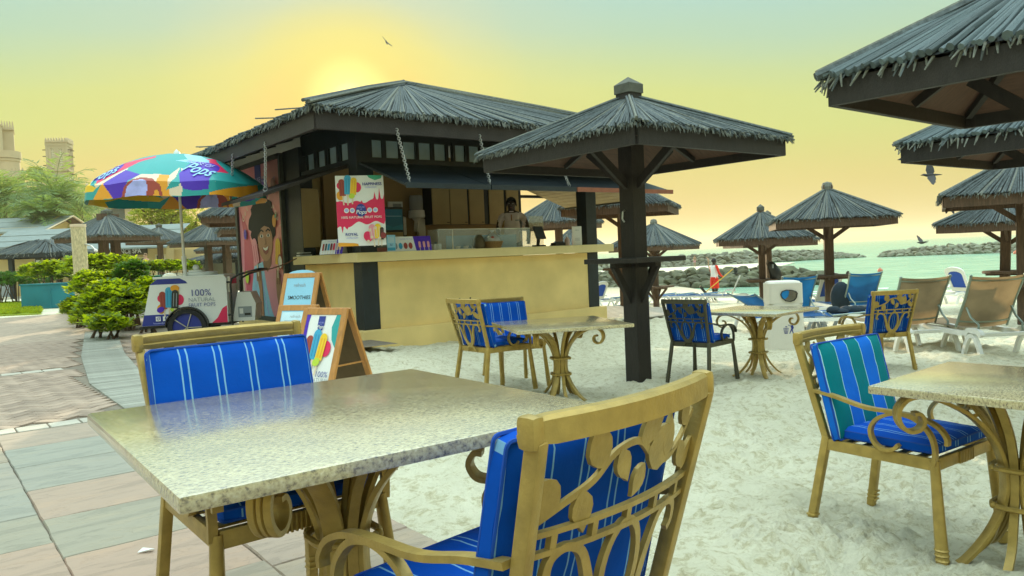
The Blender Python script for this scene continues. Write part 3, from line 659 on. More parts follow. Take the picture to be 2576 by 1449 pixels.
# frieze above the openings: header, glazed strip, upper boarding
b = MB(); b.box((KW/2, .10, 2.775), (KW-.5, .16, .09), KDARK); b.box((KW/2, .12, 3.32), (KW-.5, .12, .46), KDARK); b.box((KW/2, .13, 3.15), (KW-.5, .02, .14), KDARK); kpart('header', b)
b = MB(); b.box((.10, 1.2, 2.775), (.16, 1.9, .09), KDARK); b.box((.12, 1.2, 3.32), (.12, 1.9, .46), KDARK); kpart('header', b)
b = MB(); b.box((KW-.1, 1.2, 2.775), (.16, 1.9, .09), KDARK); b.box((KW-.1, 1.2, 3.3), (.12, 1.9, .5), KDARK); kpart('header', b)
PANE = pm('sky_toned_window_glass', (.42, .58, .66), .15, 0, .2, 3, emit=None)  # pale blue of the reflected sky put into the pane colour
edges = [(928, 960), (968, 1002), (1011, 1043), (1050, 1082), (1089, 1119), (1141, 1168), (1176, 1203), (1211, 1238)]
for a, c in edges:
    p0 = onplane(a, 385, (0, .08, 0), (0, 1, 0)); p1 = onplane(c, 385, (0, .08, 0), (0, 1, 0)); w = p1.x-p0.x; x = (p0.x+p1.x)/2
    f = MB(); z0, z1 = 2.82, 3.10
    for (cx, cz, sx, sz) in ((x-w/2-.02, (z0+z1)/2, .05, z1-z0+.08), (x+w/2+.02, (z0+z1)/2, .05, z1-z0+.08), (x, z0-.012, w, .04), (x, z1+.012, w, .04)): f.box((cx, .075, cz), (sx, .07, sz), KDARK)
    fo = kpart('window', f); g = MB(); g.box((x, .09, (z0+z1)/2), (w, .012, z1-z0), PANE); g.build('pane', fo)
for i in range(4):
    y = .5+i*.42; f = MB()
    for (cy, cz, sy, sz) in ((y-.17, 2.95, .05, .34), (y+.17, 2.95, .05, .34), (y, 2.80, .3, .05), (y, 3.11, .3, .05)): f.box((.08, cy, cz), (.07, sy, sz), KDARK)
    fo = kpart('window', f); g = MB(); g.box((.09, y, 2.955), (.012, .3, .26), PANE); g.build('pane', fo)
# roof
ZE, ZA = 3.25, 4.61; ex0, ex1, ey0, ey1 = -KO, KW+KO, -KO, KL+KO; ap = Vector((KW/2, KL/2, ZA))
crn = [Vector((ex0, ey0, ZE)), Vector((ex1, ey0, ZE)), Vector((ex1, ey1, ZE)), Vector((ex0, ey1, ZE))]
b = MB(); b.raw([tuple(c) for c in crn]+[tuple(ap)], [(0, 1, 4), (1, 2, 4), (2, 3, 4), (3, 0, 4)], THATCHD); b.raw([tuple(c-Vector((0, 0, .06))) for c in crn]+[tuple(ap-Vector((0, 0, .08)))], [(1, 0, 4), (2, 1, 4), (3, 2, 4), (0, 3, 4)], KDARK); kpart('roof_deck', b)
b = MB()
def reed_field(b, c0, c1, apx, n, r, long=1.0, fringe=160, spread=.10, over=.14, mat=THATCH, mat2=THATCH2):
    """reeds laid from a hub point apx down to the eave c0-c1, shorter ones on top, broken ends hanging over"""
    c0 = Vector(c0); c1 = Vector(c1); apx = Vector(apx); mid = (c0+c1)/2; nrm = (c1-c0).cross(apx-c0).normalized()
    if nrm.z < 0: nrm = -nrm
    for i in range(n):
        s = (i+random.uniform(.1, .9))/n; e = c0.lerp(c1, s); top = apx.lerp(e, spread*random.uniform(.3, 1.2)*.5)+(c1-c0)*(s-.5)*spread*.3
        f = 1 if random.random() < .55 else random.uniform(.3, .85); top = e.lerp(top, f)
        d = (e-top).normalized(); e2 = e+d*random.uniform(.0, over)+Vector((0, 0, random.uniform(-.02, .02))); up = nrm*(r*random.uniform(.6, 2.2))
        m_ = (top+e2)/2+nrm*random.uniform(-.01, .012)+(c1-c0).normalized()*random.uniform(-.02, .02)
        rr = r*random.uniform(.7, 1.25); b.tube([top+up, m_+up, e2+up], [rr*.75, rr, rr], 5, mat if random.random() < .8 else mat2, caps=True)
    for i in range(fringe):
        s = random.random(); e = c0.lerp(c1, s); d = (e-apx).normalized(); q = e+d*random.uniform(-.06, over*.7)+nrm*random.uniform(-.01, .02)
        dn = (d*random.uniform(.2, 1)+Vector((0, 0, -random.uniform(.3, 1.3)))+(c1-c0).normalized()*random.uniform(-.45, .45)).normalized()
        b.tube([q, q+dn*random.uniform(3, 8)*r], [r*.7, r*.3], 4, mat2 if random.random() < .7 else mat)
for i in range(4):
    c0, c1 = crn[i], crn[(i+1) % 4]; vis = i in (0, 3)
    reed_field(b, c0, c1, ap, 300 if vis else 60, .0135 if vis else .03, fringe=800 if vis else 40, over=.08)
for i in range(4):
    d = (crn[i]-ap)
    for k in range(3):
        off = Vector((random.uniform(-.05, .05), random.uniform(-.05, .05), .05+.02*k)); b.tube([ap+off, ap+d*.5+off+Vector((0, 0, .02)), ap+d*(1.02+.02*k)+off], .024, 6, THATCH2 if k == 1 else THATCH)
for i in range(9):    # loose stalks that stick out past the left verge
    s = random.random(); e = crn[3].lerp(crn[0], s)+Vector((0, 0, .06)); b.tube([e+Vector((.25, .05, .08)), e+Vector((-.04-.13*random.random(), random.uniform(-.1, .1), .04+random.uniform(-.02, .05)))], .010, 5, THATCH2)
stuff(kpart('reed_thatch', b))
fz = 3.105
b = MB(); b.box(((ex0+ex1)/2, ey0+.06, fz), (ex1-ex0-.1, .06, .26), KFASC, b=.006); kpart('fascia', b)
b = MB(); b.box((ex0+.06, (ey0+ey1)/2, fz), (.06, ey1-ey0-.1, .262), KFASC, b=.006); kpart('fascia', b)
b = MB(); b.box((ex1-.06, (ey0+ey1)/2, fz), (.06, ey1-ey0-.1, .262), KFASC); kpart('fascia', b)
b = MB(); b.box(((ex0+ex1)/2, ey1-.06, fz), (ex1-ex0-.1, .06, .26), KFASC); kpart('fascia', b)
b = MB(); b.beam((ex0+.09, ey0+.09, fz-.02), (ex0+.5, ey0+.5, fz+.1), .14, .24, KFASC); kpart('hip_rafter_end', b)
for i in range(7):
    x = .3+i*.75; b = MB(); b.beam((x, ey0+.1, fz+.02), (x, .1, fz+.38), .06, .12, KDARK); kpart('rafter', b)
for i in range(7):
    y = .2+i*.8; b = MB(); b.beam((ex0+.1, y, fz+.02), (.1, y, fz+.38), .06, .12, KDARK); kpart('rafter', b)
# lift-up flaps on chains
HZ = 2.74; OZ = 2.29; OD = -1.33
def flap(x0, x1, mat=KDARK, edge=None):
    b = MB(); n = 4
    for i in range(n):   # boards
        f0, f1 = i/n, (i+1)/n-.006
        q = [(x0, -.02+(OD+.02)*f0, HZ+(OZ-HZ)*f0), (x1, -.02+(OD+.02)*f0, HZ+(OZ-HZ)*f0), (x1, -.02+(OD+.02)*f1, HZ+(OZ-HZ)*f1), (x0, -.02+(OD+.02)*f1, HZ+(OZ-HZ)*f1)]
        b.raw(q+[(x, y, z-.03) for x, y, z in q], [(0, 3, 2, 1), (4, 5, 6, 7), (0, 1, 5, 4), (2, 3, 7, 6), (1, 2, 6, 5), (3, 0, 4, 7)], mat)
    o = kpart('lift_flap', b)
    e = MB(); e.box(((x0+x1)/2, OD-.02, OZ-.02), (x1-x0, .04, .07), edge or mat); e.build('edge_strip', o)
    return o
ua = onplane(1070, 462, (0, OD, 0), (0, 1, 0)).x; ub = onplane(1232, 464, (0, OD, 0), (0, 1, 0)).x; uc = onplane(1446, 466, (0, OD, 0), (0, 1, 0)).x; ud = onplane(1563, 472, (0, OD, 0), (0, 1, 0)).x
flap(.02, ub-.01); flap(ub+.01, min(uc, KW-.3)); flap(min(uc, KW-.3)+.02, KW+.6, KDARK, pm('red_brown_strip', (.22, .07, .035), .6, 0, .2, 8))
b = MB()   # the flap of the left side, seen along its edge
q = [(-.02, .28, HZ), (-.02, 2.1, HZ), (OD, 2.1, OZ), (OD, .28, OZ)]
b.raw(q+[(x, y, z-.05) for x, y, z in q], [(0, 1, 2, 3), (7, 6, 5, 4), (0, 4, 5, 1), (1, 5, 6, 2), (2, 6, 7, 3), (3, 7, 4, 0)], KFASC); kpart('lift_flap', b)
sfl = MB()   # boarded flap of the seaward side
BOARD = pm('pale_soffit_board', (.34, .28, .16), .7, 0, .15, 6)
for i in range(9):
    f0, f1 = i/9, (i+1)/9-.012; xa, xb = KW+.02+1.33*f0, KW+.02+1.33*f1; za, zb = HZ-.45*f0, HZ-.45*f1
    q = [(xa, .28, za), (xb, .28, zb), (xb, 2.3, zb), (xa, 2.3, za)]; sfl.raw(q+[(x, y, z-.03) for x, y, z in q], [(0, 1, 2, 3), (7, 6, 5, 4), (0, 4, 5, 1), (1, 5, 6, 2), (2, 6, 7, 3), (3, 7, 4, 0)], BOARD)
so = kpart('lift_flap', sfl); e = MB(); e.box((KW+1.36, 1.29, HZ-.47), (.04, 2.02, .08), KDARK); e.box((KW+.7, 2.32, HZ-.24), (1.36, .04, .06), KDARK, M=None); e.build('edge_strip', so)
def chain(p, q, n=24):
    p = Vector(p); q = Vector(q); d = q-p; L = d.length; z = d.normalized(); x = Vector((0, 0, 1)).cross(z)
    x = x.normalized() if x.length > 1e-3 else Vector((1, 0, 0)); y = z.cross(x); b = MB(); l = L/n*.72
    for i in range(n):
        c = p+d*((i+.5)/n); s_, t_ = (x, y) if i % 2 else (y, x); big = 1.6 if i == n-1 else 1
        ring = [c+z*l*math.cos(a)*.9*big+s_*.02*math.sin(a)*big for a in [2*PI*k/8 for k in range(9)]]; b.tube(ring, .0065, 4, STEEL, caps=False)
    return kpart('chain', b)
for u, v, u2, v2 in ((996, 300, 1030, 445), (1205, 325, 1232, 450), (1385, 348, 1432, 455)):
    p = onplane(u, v, (0, ey0+.03, 0), (0, 1, 0)); q = onplane(u2, v2, (0, OD+.12, 0), (0, 1, 0)); chain((p.x, p.y, 3.05), (q.x, OD+.12, OZ+.05))
chain((ex0+.03, .55, 3.05), (OD+.12, .5, OZ+.06)); chain((ex0+.03, 1.95, 3.05), (OD+.12, 2.0, OZ+.06))
# pink poster wall of the store room
b = MB(); fzc = (.28+3.2)/2
for (y, w) in ((2.82, .07), (5.17, .10)): b.box((-.03, y, fzc), (.10, w, 2.94), pm('grey_green_frame', (.055, .065, .05), .6, 0, .2, 8))
b.box((-.03, 3.99, .28), (.10, 2.3, .10), MATS['grey_green_frame']); b.box((-.03, 3.99, 3.2), (.10, 2.3, .08), MATS['grey_green_frame']); kpart('poster_frame', b)
PW, PH = 2.27, 2.86
ps = MB(); ps.box((-.02, 3.99, fzc), (.02, PW, PH), INKPINK); po = kpart('wall_poster', ps); po['label'] = 'pink poster of a laughing woman with curly dark hair holding two ice lollies'
A_ = Art((-.031, 3.99+PW/2, .30), (0, -1, 0), (0, 0, 1), base=.0012)
w, h = PW, PH
A_.poly([(0, 0), (.42*w, 0), (.28*w, .2*h), (.30*w, .45*h), (.18*w, .62*h), (0, .75*h)], INKPK2)
A_.poly([(0, .80*h), (.10*w, .55*h), (.06*w, .3*h), (.10*w, .12*h), (.02*w, 0), (0, 0)], INKPK3)
A_.poly([(0, .0), (.14*w, 0), (.05*w, .12*h), (.03*w, .3*h), (0, .36*h)], INKCRM)
A_.ell(.60*w, .83*h, .12*w, .075*h, INKPUR); A_.rect(.44*w, .74*h, .58*w, h, INKB); A_.ell(.51*w, .745*h, .07*w, .03*h, INKB)
A_.text('HOUSE OF', .51*w, .90*h, .05*h, INKLAV); A_.text('Pops', .51*w, .80*h, .085*h, INKCRM, .3, .012)
A_.text('100%', .86*w, .86*h, .035*h, INKPUR, rot=PI/2); A_.text('NATURAL', .20*w, .82*h, .028*h, INKPUR, rot=PI/2)
# clothes and neck
A_.poly([(.40*w, 0), (.50*w, .30*h), (.60*w, .36*h), (.76*w, .34*h), (.92*w, .25*h), (.96*w, 0)], INKPK3)
A_.poly([(.53*w, .33*h), (.55*w, .45*h), (.72*w, .45*h), (.70*w, .34*h), (.62*w, .30*h)], INKSKD)
A_.poly([(.18*w, 0), (.24*w, .2*h), (.32*w, .34*h), (.52*w, .37*h), (.58*w, .2*h), (.66*w, .06*h), (.72*w, 0)], INKSKY); A_.line([(.45*w, .34*h), (.52*w, .15*h), (.60*w, .02*h)], .015*w, INKLAV); A_.line([(.34*w, .3*h), (.32*w, .1*h)], .012*w, INKLAV)
# face with hair
hp = []
rr = random.Random(4)
for i in range(46):
    a = 2*PI*i/46; j = rr.uniform(.90, 1.14); hp.append((.56*w+.30*w*math.cos(a)*j, .615*h+.155*h*math.sin(a)*j))
A_.poly(hp, HAIR)
A_.poly([(.60*w+.165*w*math.cos(a), .505*h+(.105*h if math.sin(a) > 0 else .135*h)*math.sin(a)) for a in [2*PI*i/24 for i in range(24)]], INKSK)
A_.poly([(.45*w, .60*h), (.50*w, .66*h), (.60*w, .67*h), (.72*w, .62*h), (.76*w, .56*h), (.70*w, .585*h), (.60*w, .60*h), (.52*w, .585*h), (.46*w, .53*h)], HAIR)
for sx in (-1, 1):
    cx = .605*w+sx*.075*w; A_.ell(cx, .535*h, .036*w, .011*h, INKW); A_.ell(cx, .535*h, .020*w, .010*h, INKBLK); A_.line([(cx-.05*w, .562*h), (cx, .575*h), (cx+.05*w, .562*h)], .014*w, HAIR)
A_.line([(.60*w, .53*h), (.625*w, .485*h), (.59*w, .478*h)], .012*w, INKSKD)
A_.poly([(.535*w, .462*h), (.605*w, .455*h), (.69*w, .468*h), (.66*w, .425*h), (.61*w, .410*h), (.56*w, .428*h)], INKBR2); A_.poly([(.55*w, .461*h), (.605*w, .455*h), (.675*w, .466*h), (.65*w, .445*h), (.61*w, .438*h), (.57*w, .446*h)], INKW)
# arms, hands, lollies
A_.poly([(.40*w, 0), (.42*w, .18*h), (.38*w, .27*h), (.40*w, .32*h), (.47*w, .32*h), (.49*w, .2*h), (.50*w, 0)], INKSK); A_.poly([(.86*w, 0), (.80*w, .16*h), (.80*w, .25*h), (.84*w, .31*h), (.90*w, .24*h), (.92*w, .14*h), (.99*w, .04*h), (.99*w, 0)], INKSK)
for i in range(4): A_.line([(.375*w+.025*w*i, .24*h), (.385*w+.022*w*i, .325*h-.006*h*i)], .020*w, INKSKD if i % 2 else INKSK)
for i in range(4): A_.line([(.81*w+.02*w*i, .22*h), (.83*w+.016*w*i, .315*h-.008*h*i)], .018*w, INKSKD if i % 2 else INKSK)
A_.pop(.38*w, .43*h, .12*w, .17*h, INKPK3, INKPK2, INKCRM, .22); A_.pop(.88*w, .42*h, .10*w, .17*h, INKYEL, INKOR, INKCRM, -.12)
for (a, c, r, m) in ((.16, .56, .035, INKPUR), (.84, .62, .04, INKOR), (.92, .36, .05, INKBR), (.92, .36, .038, INKW), (.15, .27, .045, INKLIME), (.86, .84, .05, INKBR2)): A_.ell(a*w, c*h, r*w, r*w*1.25, m)
A_.ell(.88*w, .655*h, .03*w, .012*h, INKGRN, .8)
for i, ch in enumerate('Get ur'): A_.text(ch, (.14+.052*i)*w, (.665+.038*i-.003*i*i)*h, .058*h, INKCRM, .2, .01, 1.0-.1*i)
for i, ch in enumerate('es pop!'): A_.text(ch, (.72+.042*i)*w, (.80-.022*i-.0022*i*i)*h, .055*h, INKCRM, .2, .01, -.55-.08*i)
A_.mb.build('poster_print', po)

# ------------------------------------------------------------------ things on, in and against the kiosk
def kw(x, y, z): return K2W @ Vector((x, y, z))
def popset(A, a, b, s, full=True):
    """the three lollies with fruit behind them"""
    A.ell(a-.32*s, b+.05*s, .10*s, .13*s, INKR); A.ell(a-.30*s, b-.34*s, .15*s, .18*s, INKOR); A.ell(a+.36*s, b-.02*s, .16*s, .20*s, INKR)
    A.pop(a-.22*s, b-.03*s, .24*s, .72*s, INKBR, INKBR2, INKCRM, .06); A.pop(a, b+.08*s, .26*s, .84*s, INKCY, INKCY2, INKCRM, -.03); A.pop(a+.22*s, b+.02*s, .24*s, .74*s, INKYEL, INKOR, INKCRM, -.10); A.ell(a+.14*s, b-.36*s, .12*s, .10*s, INKLIME, .4)
def logo(A, a, b, s, tail=True):
    A.ell(a, b, .36*s, .46*s, INKB)
    if tail: A.rect(a-.36*s, b, a+.36*s, b+.75*s, INKB)
    A.text('HOUSE', a, b+.22*s, .17*s, INKLAV); A.text('OF', a, b+.07*s, .12*s, INKLAV); A.text('Pops', a, b-.13*s, .40*s, INKW, .3, .012)
# big price board hung on the corner post
Pc = at(908, 530, 11.0); nrm = Vector((Pc.x, Pc.y, 0)).normalized(); ax = Vector((nrm.y, -nrm.x, 0)); ax = (ax+Vector((0, .08, 0))).normalized()
pb = thing('menu_poster_board', 'white and crimson ice lolly poster board hung in front of the kiosk corner post', 'poster', tuple(Pc), math.atan2(ax.y, ax.x))
bw, bh = .675, 1.0
m = MB(); m.box((0, .006, 0), (bw, .010, bh), INKW, b=.003); board = m.build('board', pb)
A_ = Art((-bw/2, 0, -bh/2), (1, 0, 0), (0, 0, 1)); w, h = bw, bh
dr = [(0, .635)]
for i in range(1, 40):
    x = i/40; y = .625+.016*math.sin(x*19)+(.03 if .50 < x < .55 else 0)+(.05*max(0, (x-.6)/.4))
    for c, hh in ((.80, .11), (.90, .17)):
        y += hh*math.exp(-((x-c)/.018)**2)
    dr.append((x, y))
dr += [(1, .73)]
lo = []
for i in range(1, 40):
    x = i/40; y = .325+.022*math.sin(x*17+.5)-.07*max(0, (.45-x)/.45)
    for c, hh in ((.10, .10), (.19, .05)): y -= hh*math.exp(-((x-c)/.016)**2)
    lo.append((x, y))
lo = [(0, .26)]+lo+[(1, .35)]
A_.poly([(x*w, y*h) for x, y in lo]+[(x*w, y*h) for x, y in reversed(dr)], INKR)
A_.poly([(.66*w, h), (.70*w, .965*h), (.82*w, .93*h), (.95*w, .955*h), (.97*w, h)], INKGRN); A_.poly([(0, 0), (0, .055*h), (.15*w, .05*h), (.33*w, .042*h), (.41*w, .03*h), (.42*w, 0)], INKOR)
popset(A_, .25*w, .84*h, .36); A_.text('HAPPINESS', .755*w, .875*h, .056, INKB, 0, .02); A_.text('collection', .72*w, .832*h, .042, INKLAV, .3)
A_.text('ROYAL', .285*w, .165*h, .056, INKB, 0, .02); A_.text('collection', .29*w, .118*h, .042, INKLAV, .3)
for i, (a, c) in enumerate(((.20, INKLAV), (.32, INKLAV), (.68, INKLAV), (.80, INKLAV))): A_.ell(a*w, .505*h, .052*w, .036*h, INKW); A_.ell(a*w, .507*h, .036*w, .022*h, c)
logo(A_, .50*w, .505*h, .20, False); A_.text('100% NATURAL FRUIT POPS', .5*w, .405*h, .046, INKW, 0, .006)
A_.ell(.62*w, .13*h, .09*w, .075*h, INKR, .3); A_.pop(.72*w, .19*h, .14*w, .22*h, INKPK3, INKCRM, INKCRM, .1); A_.pop(.83*w, .20*h, .13*w, .22*h, INKYEL, INKCRM, INKCRM, 0); A_.pop(.91*w, .17*h, .08*w, .2*h, INKBLK, INKBR2, INKCRM, -.05); A_.ell(.94*w, .14*h, .06*w, .045*h, INKBR2)
for (x, y) in ((.66, .22), (.70, .12), (.78, .25), (.86, .10), (.62, .06)): A_.ell(x*w, y*h, .03*w, .022*h, INKCRM)
A_.build('print', board)
# leaflets and stands on the counter
def leaflet(label, u, v, Y, w, h, lean, yaw, fn):
    p = at(u, v, Y); l = W2K @ p; p = K2W @ Vector((l.x, l.y, CT))
    t = thing('brochure_stand', label, 'brochure', tuple(p), yaw, 'brochure stands on the counter')
    a, c = math.cos(lean), math.sin(lean); m = MB(); q = [(-w/2, 0, 0), (w/2, 0, 0), (w/2, h*c, h*a), (-w/2, h*c, h*a)]; m.raw(q+[(x, y+.012, z-.002) for x, y, z in q], [(0, 1, 2, 3), (7, 6, 5, 4), (0, 4, 5, 1), (1, 5, 6, 2), (2, 6, 7, 3), (3, 7, 4, 0)], INKW)
    m.raw([(-w/2, .012, 0), (w/2, .012, 0), (w/2, h*c+.1, 0), (w/2, h*c+.012, h*a-.01), (-w/2, h*c+.1, 0), (-w/2, h*c+.012, h*a-.01)], [(1, 2, 3), (0, 5, 4)], INKW)
    bo = m.build('card', t); A = Art((-w/2, 0, 0), (1, 0, 0), (0, c, a)); fn(A, w, h); A.build('print', bo); return t
def f1(A, w, h):
    A.rect(.68*w, 0, w, h, INKPUR); A.text('HOUSE OF Pops', .5*w, .86*h, .09*h, INKLAV)
    for i, (m, m2) in enumerate(((INKBR, INKBR2), (INKBLK, INKGRY), (INKCY, INKCY2), (INKBR2, INKBLK), (INKR, INKBR))): A.pop((.12+.12*i)*w, .50*h, .08*w, .55*h, m, m2, INKCRM)
    for i in range(2): A.pop((.76+.13*i)*w, .50*h, .09*w, .55*h, INKCRM, INKBR, INKCRM)
leaflet('small leaning lolly brochure to the left of the corner poster board', 832, 636, 11.55, .36, .25, .5, R_(-10), f1)
def f2(A, w, h):
    A.poly([(.60*w, 0), (w, 0), (w, h), (.55*w, h)], INKPUR); A.text('HOUSE OF Pops', .38*w, .82*h, .13*h, INKLAV)
    for i, (m) in enumerate((INKGRY, INKCY, INKBR, INKBR)): A.ell((.09+.125*i)*w, .36*h, .05*w, .22*h, m)
    for i in range(3): A.pop((.70+.11*i)*w, .42*h, .06*w, .45*h, INKPK3, INKCRM, INKCRM)
leaflet('wide white and purple lolly brochure right of the acrylic sign', 1038, 632, 11.8, .64, .23, .25, R_(28), f2)
p = kw(.95, -.02, CT); t = thing('acrylic_sign_holder', 'small upright acrylic holder with a light blue card on the counter', 'sign', tuple(p), R_(20))
p0 = at(985, 630, 11.6); l = W2K @ p0; t.location = K2W @ Vector((l.x, l.y, CT)); m = MB(); m.box((0, 0, .125), (.13, .012, .25), INKSKY, b=.003); m.box((0, .02, .006), (.14, .09, .012), INKW); cd = m.build('holder', t); A = Art((-.065, -.006, 0), (1, 0, 0), (0, 0, 1)); A.rect(.008, .008, .122, .06, INKCY); A.text('A/', .065, .10, .05, INKB)
for k in range(5): A.rect(.02, .14+.018*k, .11, .146+.018*k, INKW)
A.build('print', cd)
# glass display case, basket, till, screens
g = glassy('clear_acrylic', (.75, .88, .92), .18)
gp = glassy('blue_tinted_acrylic', (.20, .48, .72), .55)
p0 = onplane(1100, 625, (0, .02, 0), (0, 1, 0)); p1 = onplane(1330, 625, (0, .02, 0), (0, 1, 0)); cw = p1.x-p0.x
dc = thing('display_case', 'clear glass counter display case in front of the vendor', 'display case', tuple(kw((p0.x+p1.x)/2, .12, CT)), KA)
m = MB(); m.box((0, -.14, .16), (cw, .008, .32), g); m.box((0, 0, .325), (cw, .3, .008), g); m.build('glass_panel', dc)
m = MB(); m.box((-cw/2, 0, .16), (.012, .3, .32), g); m.build('glass_panel', dc)
m = MB(); m.box((cw/2, 0, .16), (.012, .3, .32), g); m.build('glass_panel', dc)
m = MB(); m.box((.10, .10, .12), (cw*.78, .01, .22), gp); m.build('blue_backing', dc)
m = MB(); m.box((-cw/2+.27, -.142, .16), (.012, .012, .32), STEEL); m.box((0, -.142, .325), (cw, .012, .01), STEEL); m.box((0, -.142, .005), (cw, .012, .01), STEEL); m.build('metal_edge', dc)
for k in range(4):
    tg = tag(MB().lathe([(.035, 0), (.045, .05), (.045, .055), (.02, .056), (0, .05)], 12, WHITE).build('paper_cup', None, None, 40, tuple(kw(p0.x+.45+.16*k, .10, CT))), 'white paper cup inside the glass display case', 'cup', 'paper cups in the display case')
bk_ = thing('gift_basket', 'woven basket wrapped in clear film on the counter', 'basket', tuple(kw(onplane(1243, 620, (0, -.1, 0), (0, 1, 0)).x, -.06, CT)), KA)
WICK = pm('wicker', (.40, .24, .09), .8, 0, .3, 60, .8, 150)
m = MB()
for k in range(8): m.lathe([(.13+.006*k, .014*k), (.143+.006*k, .014*k+.007), (.13+.006*k, .014*k+.014)], 20, WICK)
m.lathe([(0, .004), (.13, .004)], 20, WICK); m.build('woven_bowl', bk_, None, 50)
m = MB(); m.lathe([(.165, .10), (.14, .16), (.09, .21), (.035, .25), (.02, .26), (.05, .30), (.02, .29)], 14, glassy('clear_film', (.85, .88, .86), .35, .15)); m.build('film_wrap', bk_, None, 50)
m = MB(); [m.ball((random.uniform(-.09, .09), random.uniform(-.09, .09), .12+random.uniform(0, .05)), .04, 8, random.choice([INKBR, ORWOOD, WHITE, INKGRY])) for k in range(9)]; m.build('contents', bk_, None, 50)
m = MB(); m.lathe([(0, 0), (.10, 0), (.11, .06), (.09, .16), (.05, .22), (0, .235)], 16, pm('dark_olive_cloth', (.10, .075, .035), .8, 0, .3, 10)); tag(m.build('covered_cone', None, None, 60, tuple(kw(onplane(1205, 620, (0, .0, 0), (0, 1, 0)).x, .0, CT))), 'brown covered stack beside the wrapped basket', 'cover')
tl = thing('till_screen', 'dark touch screen till seen from behind beside the vendor', 'till', tuple(kw(onplane(1352, 615, (0, .3, 0), (0, 1, 0)).x, .26, CT)), KA+.3)
m = MB(); m.box((0, 0, .015), (.2, .18, .03), BLACK, b=.006); m.beam((0, .02, .03), (0, .0, .16), .05, .04, BLACK); m.build('stand', tl)
m = MB(); m.box((0, 0, 0), (.30, .03, .24), BLACK, Matrix.Translation((0, -.02, .25)) @ Matrix.Rotation(-.35, 4, 'X'), .01); m.build('screen', tl)
tag(MB().box((0, 0, .28), (.34, .006, .56), glassy('smudged_acrylic', (.80, .82, .62), .30, .2), None, .002).build('acrylic_shield', None, None, None, tuple(kw(onplane(1348, 615, (0, .45, 0), (0, 1, 0)).x, .42, CT)), KA), 'tall clear acrylic shield standing behind the till', 'screen')
tag(MB().box((0, 0, .03), (.26, .14, .06), BLACK, None, .015).box((.02, 0, .065), (.12, .1, .03), BLACK, None, .01).build('card_machine', None, None, None, tuple(kw(onplane(1400, 614, (0, .1, 0), (0, 1, 0)).x, .05, CT)), KA), 'low black receipt printer on the counter by the seaward post', 'printer')
mh = thing('menu_holder', 'upright white menu card holder beside the seaward counter post', 'menu', tuple(kw(onplane(1452, 612, (0, -.05, 0), (0, 1, 0)).x, -.05, CT)), KA-.5)
m = MB(); m.box((0, 0, .17), (.17, .05, .34), INKW, b=.004); c_ = m.build('card_block', mh); A = Art((-.085, -.025, 0), (1, 0, 0), (0, 0, 1)); A.text('MENU', .085, .27, .03, INKGRY)
for k in range(4): A.rect(.04, .08+.015*k, .13, .084+.015*k, INKGRY)
A.build('print', c_)
sb = thing('soap_bottle', 'small clear pump bottle left of the white menu holder', 'bottle', tuple(kw(onplane(1427, 613, (0, -.02, 0), (0, 1, 0)).x, -.02, CT))); MB().lathe([(.045, 0), (.045, .11), (.02, .14), (.02, .155)], 14, pm('pink_gel', (.62, .42, .36), .2)).build('bottle_body', sb, None, 40); MB().tube([(0, 0, .15), (0, 0, .20), (0, -.045, .195)], .007, 6, WHITE).build('pump', sb)
tag(MB().box((0, 0, .012), (.22, .14, .024), INKW, None, .003).box((.03, 0, .036), (.2, .13, .022), BLACK, None, .003).box((0, .01, .056), (.2, .13, .016), INKW, None, .003).build('notepads', None, None, None, tuple(kw(-.02, 2.05, CT)), KA), 'flat pile of note pads at the left end of the counter', 'notepad')
tag(MB().box((0, 0, .05), (.14, .12, .1), WHITE, None, .006).lathe([(.02, 0), (.02, .03)], 8, BLACK, None, (0, 0, .1)).build('caddy_box', None, None, None, tuple(kw(onplane(1097, 628, (0, .1, 0), (0, 1, 0)).x, .1, CT)), KA), 'small white box between the purple brochure and the display case', 'box')
# back wall: cabinets, dispensers
cb = thing('wall_cabinet', 'row of cream wall cupboards on the back wall behind the vendor', 'cabinet', tuple(kw(0, KT-.28, 0)), KA)
z0 = .5*(onplane(1101, 578, (0, KT-.3, 0), (0, 1, 0)).z+onplane(1220, 552, (0, KT-.3, 0), (0, 1, 0)).z)
ed = [(1089, 1133), (1134, 1178), (1182, 1220), (1232, 1270), (1276, 1307)]
xs = [(onplane(a, 520, (0, KT-.36, 0), (0, 1, 0)).x, onplane(c, 520, (0, KT-.36, 0), (0, 1, 0)).x) for a, c in ed]
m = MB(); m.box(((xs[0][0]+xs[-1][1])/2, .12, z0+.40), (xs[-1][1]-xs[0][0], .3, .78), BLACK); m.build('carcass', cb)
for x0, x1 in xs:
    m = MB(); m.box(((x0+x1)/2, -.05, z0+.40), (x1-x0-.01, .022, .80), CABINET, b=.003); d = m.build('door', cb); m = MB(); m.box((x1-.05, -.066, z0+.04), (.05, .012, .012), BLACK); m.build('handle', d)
def wallthing(name, label, cat, u, v, fn, grp=None):
    p = onplane(u, v, (0, KT-.01, 0), (0, 1, 0)); t = thing(name, label, cat, tuple(kw(p.x, KT-.005, p.z)), KA, grp); fn(t); return t
def sw(t): m = MB(); m.box((0, -.02, 0), (.30, .04, .44), WHITE, b=.006); o = m.build('frame', t); m = MB(); m.box((.03, -.043, 0), (.18, .006, .36), INKGRY); m.box((-.09, -.043, -.05), (.05, .006, .12), BLACK); m.build('notice', o)
wallthing('notice_frame', 'small white framed notice on the back wall above the soap dispenser', 'notice', 994, 537, sw)
def sd(t): m = MB(); m.box((0, -.05, .05), (.16, .10, .36), WHITE, b=.03); m.build('housing', t); m = MB(); m.box((.01, -.05, -.14), (.13, .09, .05), BLACK, b=.012); m.build('nozzle', t)
